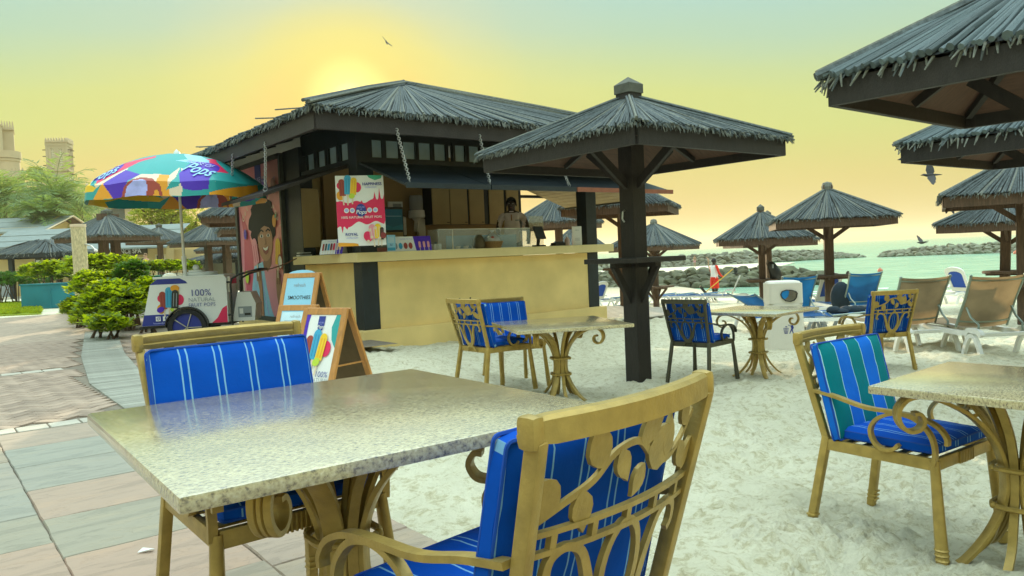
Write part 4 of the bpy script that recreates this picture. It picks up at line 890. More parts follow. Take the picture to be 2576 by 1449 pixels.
wallthing('soap_dispenser', 'white wall soap dispenser left of the juice dispenser', 'dispenser', 1008, 576, sd, 'wall dispensers')
wallthing('soap_dispenser', 'white wall soap dispenser right of the juice dispenser', 'dispenser', 1056, 580, sd, 'wall dispensers')
def jd(t):
    MB().lathe([(.15, 0), (.16, .03), (.15, .14), (.0, .14)], 16, WHITE).build('bowl_base', t, None, 40).location = (0, -.17, -.02); MB().lathe([(.13, .0), (.135, .20), (.12, .28), (0, .30)], 16, glassy('smoky_tank', (.45, .47, .5), .6, .1)).build('tank', t, None, 40).location = (0, -.17, .12); m = MB(); m.lathe([(.05, -.05), (.09, .0)], 10, WHITE); m.beam((0, 0, -.02), (-.05, -.04, -.25), .08, .07, WHITE, b=.01); o = m.build('spout', t); o.location = (0, -.17, -.03)
wallthing('juice_dispenser', 'round grey topped juice dispenser on the brown back wall', 'dispenser', 1037, 547, jd)
# left part of the inside: cupboard, fridge, coffee machine
t = thing('side_cupboard', 'cream hanging cupboard seen through the left hatch', 'cabinet', tuple(kw(.85, 2.2, 0)), KA); q0 = onplane(768, 520, (0, 2.0, 0), (0, 1, 0)); q1 = onplane(805, 520, (0, 2.0, 0), (0, 1, 0))
m = MB(); m.box(((q0.x+q1.x)/2-.85, -.02, 2.05), (q1.x-q0.x+.05, .2, 1.0), CABINET, b=.004); m.build('carcass', t)
t = thing('dark_fridge', 'dark drinks fridge behind the left hatch', 'fridge', tuple(kw(.62, 1.85, .30)), KA); m = MB(); m.box((0, 0, .62), (.62, .55, 1.24), BLACK, b=.01); o = m.build('cabinet_body', t); m = MB(); m.box((-.24, -.285, .7), (.02, .02, .5), STEEL); m.build('handle', o); m = MB(); m.ball((.1, -.28, .95), .025, 8, INKW); m.build('badge', o)
t = thing('slush_machine', 'tall drinks machine with a blue top panel partly behind the poster board', 'machine', tuple(kw(1.30, 1.75, .30)), KA); m = MB(); m.box((0, 0, .95), (.62, .5, 1.9), BLACK, b=.01); o = m.build('casing', t); A = Art((-.31, -.25, 0), (1, 0, 0), (0, 0, 1)); A.rect(.02, 1.5, .60, 1.86, INKCY2); A.poly([(.02, 1.66), (.2, 1.62), (.4, 1.55), (.6, 1.6), (.6, 1.5), (.02, 1.5)], INKCY); A.line([(.05, 1.78), (.25, 1.78), (.28, 1.74), (.58, 1.74)], .012, INKSKY); A.rect(.02, 1.36, .6, 1.46, CABINET); A.rect(.05, .75, .45, 1.28, INKGRY); A.rect(.06, .78, .44, .92, INKLIME); A.rect(.06, .94, .44, 1.0, INKLAV); A.rect(.06, 1.08, .44, 1.2, INKPINK); A.build('front_panel', o)
# ------------------------------------------------------------------ thatched umbrellas
CAPW = pm('weathered_cap', (.10, .105, .085), .8, 0, .3, 12)
def umbrella(label, cx, cy, ze, za, hd, rot, post=.2, z0=None, n=90, r=.014, shelf=None, shelf_z=1.05, wood=DKWOOD, parts=True, fringe=90, lean=(0, 0), singles=None, round_shelf=False, group='thatched umbrellas on the beach', posts=None, cap='peak'):
    """ze, za = eave and hub height (absolute); hd = half diagonal of the roof; rot = direction of one corner"""
    if z0 is None: z0 = H(cx, cy)
    t = thing('beach_umbrella', label, 'umbrella', (cx, cy, z0), rot-PI/4, group)
    S = hd/math.sqrt(2); e = ze-z0; a = za-z0; c = [Vector((S, S, e)), Vector((-S, S, e)), Vector((-S, -S, e)), Vector((S, -S, e))]; apx = Vector((0, 0, a)); Sf = S*.95
    off = posts or [(0, 0)]
    for (ox, oy) in off:
        b = MB(); top = a+.02 if len(off) > 1 else a+.10
        b.beam((ox+lean[0], oy+lean[1], -.6), (ox, oy, top), post, post, wood, (0, 1, 0), b=.008); po = b.build('post', t)
    b = MB()
    if cap == 'peak':
        h = post/2+.012; b.box((0, 0, a+.09), (2*h, 2*h, .10), CAPW, b=.004); b.raw([(h, h, a+.14), (-h, h, a+.14), (-h, -h, a+.14), (h, -h, a+.14), (0, 0, a+.23)], [(0, 1, 4), (1, 2, 4), (2, 3, 4), (3, 0, 4)], CAPW)
    else: b.lathe([(.12, -.02), (.13, .06), (.10, .15), (.0, .18)], 12, THATCH2, None, (0, 0, a))
    b.build('finial', t)
    b = MB(); b.raw([tuple(q) for q in c]+[tuple(apx)], [(0, 1, 4), (1, 2, 4), (2, 3, 4), (3, 0, 4)], THATCHD); b.build('thatch_bed', t)
    b = MB(); d = Vector((0, 0, .035)); b.raw([tuple(q*.97-d) for q in c]+[tuple(apx-d)], [(1, 0, 4), (2, 1, 4), (3, 2, 4), (0, 3, 4)], SOFFIT); b.build('soffit', t)
    b = MB()
    for i in range(4):
        c0, c1 = c[i], c[(i+1) % 4]
        if singles and i in singles: continue
        reed_field(b, c0, c1, apx, n, r, fringe=fringe, spread=.12, over=.05)
    for i in range(4):
        dd = c[i]-apx; sd = Vector((-dd.y, dd.x, 0)).normalized()
        for k in (-1, 0, 1):
            o_ = sd*(.028*k)+Vector((0, 0, .03 if k else .045)); b.tube([apx+dd*.04+o_, apx+dd*.5+o_, apx+dd*(1.01+.012*k)+o_], r*1.5, 6, THATCH2 if k == 0 else THATCH)
    if b.v: stuff(b.build('thatch', t))
    if singles:     # the big loose reeds of the umbrella overhead, one by one
        um = None
        for i in singles:
            c0, c1 = c[i], c[(i+1) % 4]; nn = singles[i]; nrm = (c1-c0).cross(apx-c0).normalized(); nrm = nrm if nrm.z > 0 else -nrm
            for j in range(nn):
                s = (j+random.uniform(.2, .8))/nn; ee = c0.lerp(c1, s); top = apx.lerp(ee, .06)+(c1-c0)*(s-.5)*.06; top = ee.lerp(top, 1 if random.random() < .7 else random.uniform(.4, .9)); dv = ee-top; dv = dv*(1+random.uniform(-.01, .018)); up = nrm*random.uniform(.012, .04)
                if um is None:
                    q = MB(); k7 = [[(ox_+rd_*math.cos(2*PI*a_/7), oy_+rd_*math.sin(2*PI*a_/7), zz_) for a_ in range(7)] for ox_, oy_, rd_, zz_ in ((0, 0, .75, 0), (.3, .0, .9, .33), (.0, .3, 1, .66), (0, 0, 1.05, 1))]; q.raw(sum(k7, []), [(i_*7+a_, i_*7+(a_+1) % 7, i_*7+7+(a_+1) % 7, i_*7+7+a_) for i_ in range(3) for a_ in range(7)]+[tuple(21+a_ for a_ in range(7))]); o = q.build('reed', t, REED, 40); um = o.data
                else: o = ob('reed', um, t)
                rr = random.uniform(.014, .030)*(S*2/nn/.055); zz = dv.normalized(); M = zz.to_track_quat('Z', 'Y').to_matrix().to_4x4(); o.matrix_local = T(*(top+up)) @ M @ Matrix.Rotation(random.uniform(0, 6), 4, 'Z') @ Matrix.Diagonal((rr, rr, dv.length, 1))
            fb_ = MB(); reed_field(fb_, c0, c1, apx, 0, .016, fringe=80, over=.05); stuff(fb_.build('frayed_eave', t))
    for i in range(4):
        p, q = c[i]*.955, c[(i+1) % 4]*.955; b = MB(); b.beam((p.x, p.y, e-.10), (q.x, q.y, e-.10), .05, .17, wood); b.build('fascia', t)
    if parts:
        for i in range(4):
            q = c[i]*.91; b = MB(); b.beam((0, 0, a-.10), (q.x, q.y, e-.07), .05, .10, wood); b.build('rafter', t)
            m_ = (c[i]+c[(i+1) % 4])/2*.9; b = MB(); b.beam((0, 0, a-.14), (m_.x, m_.y, e-.08), .04, .08, wood); b.build('rafter', t)
        for i in range(4):
            q = (c[i]+c[(i+1) % 4])/2; u = q.normalized(); u.z = 0; b = MB(); b.beam(tuple(u*post*.5+Vector((0, 0, e-.45))), (q.x*.55, q.y*.55, e+.02), .05, .09, wood); b.build('brace', t)
    if shelf:
        sz = shelf_z; b = MB()
        if round_shelf: b.lathe([(0, sz-.03), (shelf, sz-.03), (shelf+.01, sz), (shelf, sz+.025), (0, sz+.025)], 20, wood)
        else: b.box((0, 0, sz), (2*shelf, 2*shelf, .055), wood, None, .006)
        b.build('shelf', t)
        b = MB(); b.box((0, 0, sz-.055), (2*shelf*.86, .09, .05), wood); b.box((0, 0, sz-.0555), (.09, 2*shelf*.86, .051), wood); b.build('shelf_bearer', t)
        if not round_shelf:
            for i in range(4):
                u = Vector((math.cos(i*PI/2), math.sin(i*PI/2), 0)); b = MB(); b.beam(tuple(u*post*.4+Vector((0, 0, sz-.46))), tuple(u*shelf*.82+Vector((0, 0, sz-.06))), .05, .07, wood); b.build('shelf_brace', t)
    return t
def atpx(u, Y): p = at(u, 640, Y); return p.x, Y
def zpx(u, v, Y): return at(u, v, Y).z
# the one in front of the kiosk
mx, my = 1.385, 8.62
mu = umbrella('large dark umbrella with a square post and shelf in front of the kiosk', mx, my, 2.28, 2.83, 1.72, math.atan2(-my, -mx)+R_(2), .205, H(mx, my), n=150, r=.0088, shelf=.40, shelf_z=1.03-H(mx, my), fringe=420)
b = MB(); b.tube([(.105, -.02, 1.92), (.14, -.02, 1.9), (.15, -.02, 1.82), (.12, -.02, 1.79)], .010, 6, STEEL); b.build('hook', mu)
# cluster on the right
umbrella('umbrella overhead at the top right with thick loose reeds and a red boarded underside', 3.84, 5.2, 2.26, 2.97, 1.66, R_(174), .2, H(3.7, 5.1), singles={0: 40, 1: 34, 2: 40, 3: 34}, r=.022)
umbrella('second umbrella from the top at the right edge, tucked under the overhead one', 6.02, 8.35, 2.16, 2.85, 1.72, R_(172), .2, H(6, 8.3), singles={0: 44, 1: 40, 2: 44}, n=60, r=.013)
x, y = atpx(2574, 13.2); umbrella('third umbrella down at the right edge with a dark post and round shelf', x, y, zpx(2330, 500, y), zpx(2590, 385, y), 1.74, R_(196), .19, n=93, r=.012, shelf=.42, shelf_z=.72, wood=BRWOOD, round_shelf=True)
x, y = atpx(2536, 17); umbrella('lowest umbrella at the right edge, on a leaning post', x, y, zpx(2360, 567, y), zpx(2560, 485, y), 1.74, R_(186), .19, n=90, r=.012, shelf=.50, shelf_z=.88, wood=BRWOOD, round_shelf=True, lean=(.10, .10))
# middle of the beach
x, y = atpx(2085, 18.0); umbrella('umbrella with a clear pale ridge standing alone right of the bin', x, y, zpx(2085, 553, y), zpx(2086, 476, y), 1.80, R_(-60), .20, n=96, r=.012, shelf=.46, shelf_z=zpx(2085, 694, y)-H(x, y), wood=BRWOOD, round_shelf=True, cap='round')
x, y = atpx(1916, 22.5); umbrella('umbrella with ragged thatch and a backpack hanging on its post', x, y, zpx(1916, 600, y), zpx(1920, 533, y), 1.80, R_(-58), .18, n=90, r=.013, shelf=.46, shelf_z=zpx(1912, 704, y)-H(x, y), wood=BRWOOD, round_shelf=True)
bagx, bagy, bagz = x, y, zpx(1925, 655, y)
x, y = atpx(1933, 27); umbrella('umbrella mostly hidden behind the one with the backpack', x, y, zpx(1933, 608, y), zpx(1940, 545, y), 1.82, R_(-45), .18, n=66, r=.014, wood=BRWOOD, parts=False)
x, y = atpx(1569, 18.5); umbrella('umbrella with a brown post just behind the big dark post', x, y, zpx(1569, 523, y), zpx(1567, 447, y), 1.76, R_(-63), .22, n=96, r=.012, shelf=.44, shelf_z=zpx(1560, 676, y)-H(x, y), wood=BRWOOD)
x, y = atpx(1647, 27.5); umbrella('small distant umbrella on a thin post between the big post and the sweeper', x, y, zpx(1647, 618, y), zpx(1647, 563, y), 1.76, R_(-80), .17, n=81, r=.014, shelf=.5, shelf_z=zpx(1647, 722, y)-H(x, y), wood=BRWOOD, cap='round')
x, y = atpx(1408, 23); umbrella('umbrella seen through the kiosk opening above the till', x, y, zpx(1410, 560, y), zpx(1440, 490, y), 1.6, R_(-62), .2, n=75, r=.014, wood=BRWOOD, parts=False)
x, y = atpx(1452, 30); umbrella('low umbrella seen between the counter and the seaward kiosk post', x, y, zpx(1452, 622, y), zpx(1448, 566, y), 1.5, R_(-50), .18, n=60, r=.016, wood=BRWOOD, parts=False)
# left group
LG = 'thatched umbrellas by the garden'
x, y = atpx(275, 29); umbrella('large umbrella on two posts behind the shower column', x, y, zpx(270, 596, y), zpx(265, 540, y), 1.86, R_(-72), .26, .0, n=93, r=.014, wood=BRWOOD, parts=False, posts=[(-.28, 0), (.28, .1)], group=LG)
x, y = atpx(404, 42); umbrella('smaller umbrella in front of the right end of the spa', x, y, zpx(400, 606, y), zpx(400, 572, y), 1.75, R_(-70), .22, 0, n=75, r=.016, wood=BRWOOD, parts=False, group=LG)
x, y = atpx(640, 22); umbrella('nearest umbrella behind the pink poster wall, topmost of its stack', x, y, zpx(600, 549, y), zpx(640, 478, y), 1.85, R_(-118), .2, 0, n=96, r=.013, wood=BRWOOD, parts=False, group=LG)
x, y = atpx(660, 28); umbrella('second umbrella down behind the pink poster wall', x, y, zpx(600, 580, y), zpx(640, 520, y), 2.1, R_(-112), .2, 0, n=84, r=.014, wood=BRWOOD, parts=False, group=LG)
x, y = atpx(545, 33); umbrella('wide umbrella on two brown posts behind the cart lid', x, y, zpx(545, 608, y), zpx(560, 552, y), 1.95, R_(-80), .24, 0, n=84, r=.014, wood=BRWOOD, parts=False, posts=[(-.3, .25), (.26, -.2)], group=LG)
x, y = atpx(575, 46); umbrella('far low umbrella seen between the two brown posts', x, y, zpx(575, 628, y), zpx(590, 598, y), 1.9, R_(-60), .24, 0, n=60, r=.018, wood=BRWOOD, parts=False, group=LG)
# ------------------------------------------------------------------ chairs and tables
def pillow(w, h, t, n=14, puff=.35, seed=0):
    """a stuffed cushion: two bulging faces with a welt between; lies in x,z, thickness along y"""
    b = MB(); vs = []; idx = {}
    for s in (-1, 1):
        for i in range(n+1):
            for j in range(n+1):
                u, v = -1+2*i/n, -1+2*j/n; k = ((1-abs(u)**7)*(1-abs(v)**7))
                rim = 1-.035*(abs(u*v)**6)
                d = t/2*(.42+.58*max(0, k)**puff)*s; wr = mnoise.noise(Vector((u*2.3+seed, v*2.3, s)))*t*.07+mnoise.noise(Vector((u*6+seed, v*6, s)))*t*.035
                idx[(s, i, j)] = len(vs); vs.append((u*w/2*rim, d+wr*s, v*h/2*rim))
    fs = []
    for s in (-1, 1):
        for i in range(n):
            for j in range(n):
                q = (idx[(s, i, j)], idx[(s, i+1, j)], idx[(s, i+1, j+1)], idx[(s, i, j+1)]); fs.append(q if s < 0 else q[::-1])
    for i in range(n):
        for (a, c) in (((i, 0), (i+1, 0)), ((i+1, n), (i, n)), ((0, i+1), (0, i)), ((n, i), (n, i+1))):
            fs.append((idx[(-1,)+a], idx[(1,)+a], idx[(1,)+c], idx[(-1,)+c]))
    return b.raw(vs, fs)
def leaf2d(x, z, L, a, w=.5):
    c, d = math.cos(a), math.sin(a); P = []
    for f, k in ((0, .0), (.12, .25), (.3, .46), (.5, .5), (.7, .38), (.88, .16), (1, 0)): P.append((f*L, k*w*L))
    for f, k in ((.86, -.12), (.68, -.34), (.48, -.46), (.28, -.42), (.1, -.22)): P.append((f*L, k*w*L))
    return [(x+p*c-q*d, z+p*d+q*c) for p, q in P]
def smoothline(P, n=6):
    """Catmull-Rom through 2-D points"""
    out = []; Q = [P[0]]+list(P)+[P[-1]]
    for i in range(1, len(Q)-2):
        for k in range(n):
            t = k/n; a, b_, c, d = (Vector(q) for q in Q[i-1:i+3]); out.append(tuple(.5*((2*b_)+(c-a)*t+(2*a-5*b_+4*c-d)*t*t+(3*b_-a-3*c+d)*t**3)))
    return out+[tuple(P[-1])]
PIPE = pm('blue_piping', (.0, .06, .38), .85, 0, .1, 20)
def rr2_(w, h, r=.012, n=3):
    P = []
    for cx, cz, a0 in ((w/2-r, h/2-r, 0), (-w/2+r, h/2-r, PI/2), (-w/2+r, -h/2+r, PI), (w/2-r, -h/2+r, 1.5*PI)): P += [(cx+r*math.cos(a0+PI/2*i/n), cz+r*math.sin(a0+PI/2*i/n)) for i in range(n+1)]
    return P
ZS, ZB, BT = .43, .46, .90
def back_xy(x, z, dy=0): return (x, -.245-.115*(z-ZS)/.47-.035*(1-(x/.27)**2)+dy, z)
def make_chair(label, paint, group):
    t = thing('garden_armchair', label, 'chair', (0, 0, 0), 0, group)
    def P(name, b, sm=40): return b.build(name, t, paint, sm)
    for sx in (-1, 1):
        b = MB(); b.beam((sx*.275, -.325, 0), (sx*.240, -.245, .46), .036, .036, None, (0, 1, 0), b=.007); b.beam((sx*.240, -.245, .44), (sx*.272, -.365, .885), .026, .034, None, (0, 1, 0), b=.006)
        for z in (.055, .075, .095): b.box((sx*.272, -.318+z*.12, z), (.044, .044, .009), None, None, .003)
        P('leg', b)
        b = MB(); k = 6; pts = [Vector((sx*.285, .275, 0)).lerp(Vector((sx*.255, .235, .44)), i/(k-1)) for i in range(k)]; b.tube(pts, [.026, .025, .0235, .022, .0205, .019], 10)
        for z in (.055, .075, .095): b.lathe([(.0245, -.006), (.029, 0), (.0245, .006)], 10, None, None, (sx*(.285-.03*z/.44), .275-.04*z/.44, z))
        P('leg', b)
        # arm and its scroll
        b = MB(); fr = ((sx*.268, 0, 0), (0, 1, 0), (0, 0, 1), (1, 0, 0))
        b.ribbon(smoothline([(-.285, .665), (-.18, .650), (-.05, .622), (.08, .618), (.18, .612), (.255, .585), (.290, .545), (.292, .515)], 5), [.030]*36, [.014]*36, fr); P('arm', b)
        b = MB(); b.ribbon(smoothline([(.240, .425), (.244, .49), (.225, .55), (.17, .600), (.09, .613), (.015, .585), (-.022, .535), (-.010, .482), (.030, .455), (.075, .462), (.098, .485)], 5), .026, .015, fr); P('arm_scroll', b)
    b = MB(); k = 12
    vs = []; prof = [(-.017, -.024), (.017, -.024), (.020, -.010), (.014, -.006), (.017, .004), (.017, .016), (.009, .023), (-.009, .023), (-.017, .016), (-.017, -.01)]
    for i in range(k+1):
        x = -.292+.584*i/k; c = back_xy(x, BT); e = .8 if i in (0, k) else 1
        for py, pz in prof: vs.append((x, c[1]+py*e, c[2]+pz*e))
    n = len(prof); fs = [(i*n+j, (i+1)*n+j, (i+1)*n+(j+1) % n, i*n+(j+1) % n) for i in range(k) for j in range(n)]+[tuple(range(n)), tuple(k*n+j for j in range(n-1, -1, -1))]
    b.raw(vs, fs)
    for sx in (-1, 1): c = back_xy(sx*.278, BT); b.box((c[0], c[1], c[2]-.004), (.034, .042, .058), None, None, .014)
    P('top_rail', b)
    b = MB()
    for z in (.676, .713): b.ribbon([(-.252+.504*i/10, z) for i in range(11)], .014, .011, ((0, 0, 0), (1, 0, 0), (0, 0, 1), (0, 1, 0)))
    for i in range(5): b.box((-.2+.1*i, 0, .6945), (.014, .012, .026))
    b.map(lambda x, y, z: back_xy(x, z, y)); P('mid_rail', b)
    fl = ((0, 0, 0), (1, 0, 0), (0, 0, 1), (0, 1, 0))
    b = MB(); b.ribbon(smoothline([(-.245, .755), (-.19, .775), (-.12, .80), (-.07, .835), (0, .842), (.06, .805), (.12, .790), (.18, .815), (.225, .86)], 5), .008, .012, fl)
    for (x, z, L, a, w_) in ((-.20, .775, .075, 2.5, .75), (-.15, .79, .075, -1.3, .7), (-.10, .815, .085, 2.0, .7), (-.06, .838, .07, -1.0, .6), (.0, .842, .09, .45, .65), (.035, .82, .11, -.1, .75), (.03, .80, .06, -2.1, .7), (.12, .79, .08, 1.7, .6), (.17, .81, .075, -.9, .6), (.20, .835, .07, 2.2, .6), (-.235, .76, .05, 1.2, .8), (.21, .75, .07, .9, .5)): b.prism(leaf2d(x, z, L, a, w_), .009, fl)
    b.map(lambda x, y, z: back_xy(x, .895-(.895-z)*1.14, y)); P('leaf_panel', b, 30)
    b = MB(); ovl = [(.058*math.sin(a)*(1+.05*math.cos(a)), .595+.108*math.cos(a)) for a in [2*PI*i/28 for i in range(29)]]; b.ribbon(ovl, .012, .017, fl)
    for sx in (-1, 1):
        w = smoothline([(0, .455), (sx*.04, .490), (sx*.075, .545), (sx*.095, .61), (sx*.125, .675), (sx*.165, .695), (sx*.198, .680), (sx*.205, .645), (sx*.188, .625)], 5); k = len(w); b.ribbon(w, .012, [.034-.016*min(1, i/(k*.5)) for i in range(k)], fl)
        b.ribbon(smoothline([(0, .472), (sx*.035, .462), (sx*.062, .435), (sx*.070, .405)], 5), .012, .020, fl)
    b.map(lambda x, y, z: back_xy(x, .405+(z-.405)*.935, y)); P('lyre_panel', b, 30)
    b = MB()
    for p, q in (((-.25, .235), (.25, .235)), ((-.238, -.245), (.238, -.245)), ((-.245, -.245), (-.255, .235)), ((.245, -.245), (.255, .235))): b.beam((p[0], p[1], ZS-.005), (q[0], q[1], ZS-.005), .022, .050, None, b=.005)
    for i in range(9): b.box((-.06+.015*i, .247, ZS-.005), (.007, .012, .052), None, None, .002)
    for i in range(5): b.box((0, -.16+.08*i, ZS+.008), (.47, .035, .006))
    P('seat_frame', b)
    def piping(o, w, h, t_):
        b = MB(); P = [(x_, z_) for x_, z_ in rr2_(w*.985, h*.985)]; P.append(P[0])
        for sy in (-1, 1): b.tube([(x_, sy*t_*.235, z_) for x_, z_ in P], .0042, 5, caps=False)
        b.build('piping', o, PIPE, 60)
    o = pillow(.475, .46, .062, seed=1).build('seat_cushion', t, CUSH, 60); piping(o, .475, .46, .062); o.location = (0, .005, ZS+.050); o.rotation_euler = (-PI/2, 0, 0)
    o = pillow(.552, .440, .066, seed=5).build('back_cushion', t, CUSH, 60); piping(o, .552, .440, .066); o.location = (0, -.232, .664); o.rotation_euler = (R_(13.7), 0, 0)
    return t
G1 = 'gold armchairs with blue cushions'
ch = make_chair('gold armchair with its blue cushion facing us across the near granite table', GOLD, G1)
ch.scale = (.93, 1, 1); ch.location = (-.745, 2.27, .02); ch.rotation_euler = (0, 0, R_(-141))
def chair(x, y, z, rz, label, swap=None, g=G1): return dup(ch, (x, y, z), R_(rz), label, g, swap)
chair(-.055, 1.63, -.035, 45.6, 'gold armchair seen from behind in the foreground with a leaf and lyre back')
chair(1.715, 3.365, H(1.7, 3.4)-.01, -145, 'gold armchair at the right with a teal and blue striped back cushion', {'back_cushion': CUSHT})
chair(-.19, 7.52, H(-.2, 7.5), -52, 'gold armchair with its back to us left of the middle granite table')
chair(.0, 8.25, H(0, 8.2), -158, 'gold armchair facing us behind the middle granite table')
chair(4.06, 8.62, H(4.06, 8.6), 9, 'gold armchair with its lyre back to us before the taupe loungers')
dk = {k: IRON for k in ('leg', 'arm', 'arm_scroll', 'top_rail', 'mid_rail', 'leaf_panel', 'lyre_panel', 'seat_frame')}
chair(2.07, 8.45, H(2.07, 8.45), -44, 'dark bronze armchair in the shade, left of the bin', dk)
def granite_top(s):
    b = MB(); b.box((0, 0, .728), (s, s, .034), None, None, .009); return b
def make_table(label, s):
    t = thing('granite_table', label, 'table', (0, 0, 0), 0, 'square granite tables'); r = s/1.02
    granite_top(s).build('tabletop', t, GRANITE, 30)
    fr = lambda a, w=0: ((-math.sin(a)*w, math.cos(a)*w, 0), (math.cos(a), math.sin(a), 0), (0, 0, 1), (-math.sin(a), math.cos(a), 0))
    for i in range(4):
        a = PI/4+i*PI/2; b = MB()
        L = [(.30, .0), (.225, .03), (.155, .10), (.095, .19), (.062, .28), (.056, .36), (.066, .44), (.105, .53), (.175, .61), (.265, .665), (.35, .695), (.415, .690), (.452, .650), (.452, .600), (.420, .562), (.378, .565), (.358, .598), (.372, .628), (.395, .628)]
        k = smoothline(L, 5); n = len(k); b.ribbon(k, [.062-.018*abs(2*i_/n-1) for i_ in range(n)], .016, fr(a), groove=.35)
        b.build('leg', t, GOLD, 35)
        b = MB(); a2 = a+PI/4; k = smoothline([(.16, .02), (.10, .10), (.072, .2), (.05, .3), (.05, .38), (.062, .46), (.10, .55), (.16, .63), (.23, .705)], 4); b.ribbon(k, .030, .014, fr(a2)); b.build('stay', t, GOLD, 35)
        b = MB(); b.tube([(math.cos(a)*.175-math.sin(a)*x, math.sin(a)*.175+math.cos(a)*x, .612+.012*abs(x)/.034) for x in (-.036, 0, .036)], .008, 6); b.build('collar', t, GOLD, 40)
    for z in (.26, .41):
        b = MB(); b.tube([(.088*math.cos(q)*(1.0+.10*abs(math.sin(2*q))), .088*math.sin(q)*(1.0+.10*abs(math.sin(2*q))), z) for q in [2*PI*i/24 for i in range(25)]], .0105, 7, caps=False)
        for i in range(4): b.ball((.1*math.cos(PI/4+i*PI/2), .1*math.sin(PI/4+i*PI/2), z), .014, 8)
        b.build('tie_ring', t, GOLD, 50)
    b = MB(); b.box((0, 0, .7045), (.34, .34, .011)); b.build('mounting_plate', t, GOLD)
    return t
tb = make_table('near granite table with bright sky glare on its corner', 1.05); tb.location = (-.485, 2.055, 0); tb.rotation_euler = (0, 0, R_(36.5)); tb.children[0].scale = (.965, 1.02, 1)
def table(x, y, s, rz, label):
    t = dup(tb, (x, y, H(x, y)), R_(rz), label)
    for c in t.children:
        if c.name.startswith('tabletop'):
            o = granite_top(s).build('tabletop', None, GRANITE, 30); c.data = o.data; bpy.data.objects.remove(o)
    return t
table(.43, 7.27, 1.08, 13.6, 'middle granite table between two chairs in front of the kiosk wall')
table(2.76, 8.68, .98, 43, 'granite table in front of the white bin')
t4 = table(1.95, 2.97, .80, 40, 'granite table cut off by the right edge beside the teal cushioned chair')

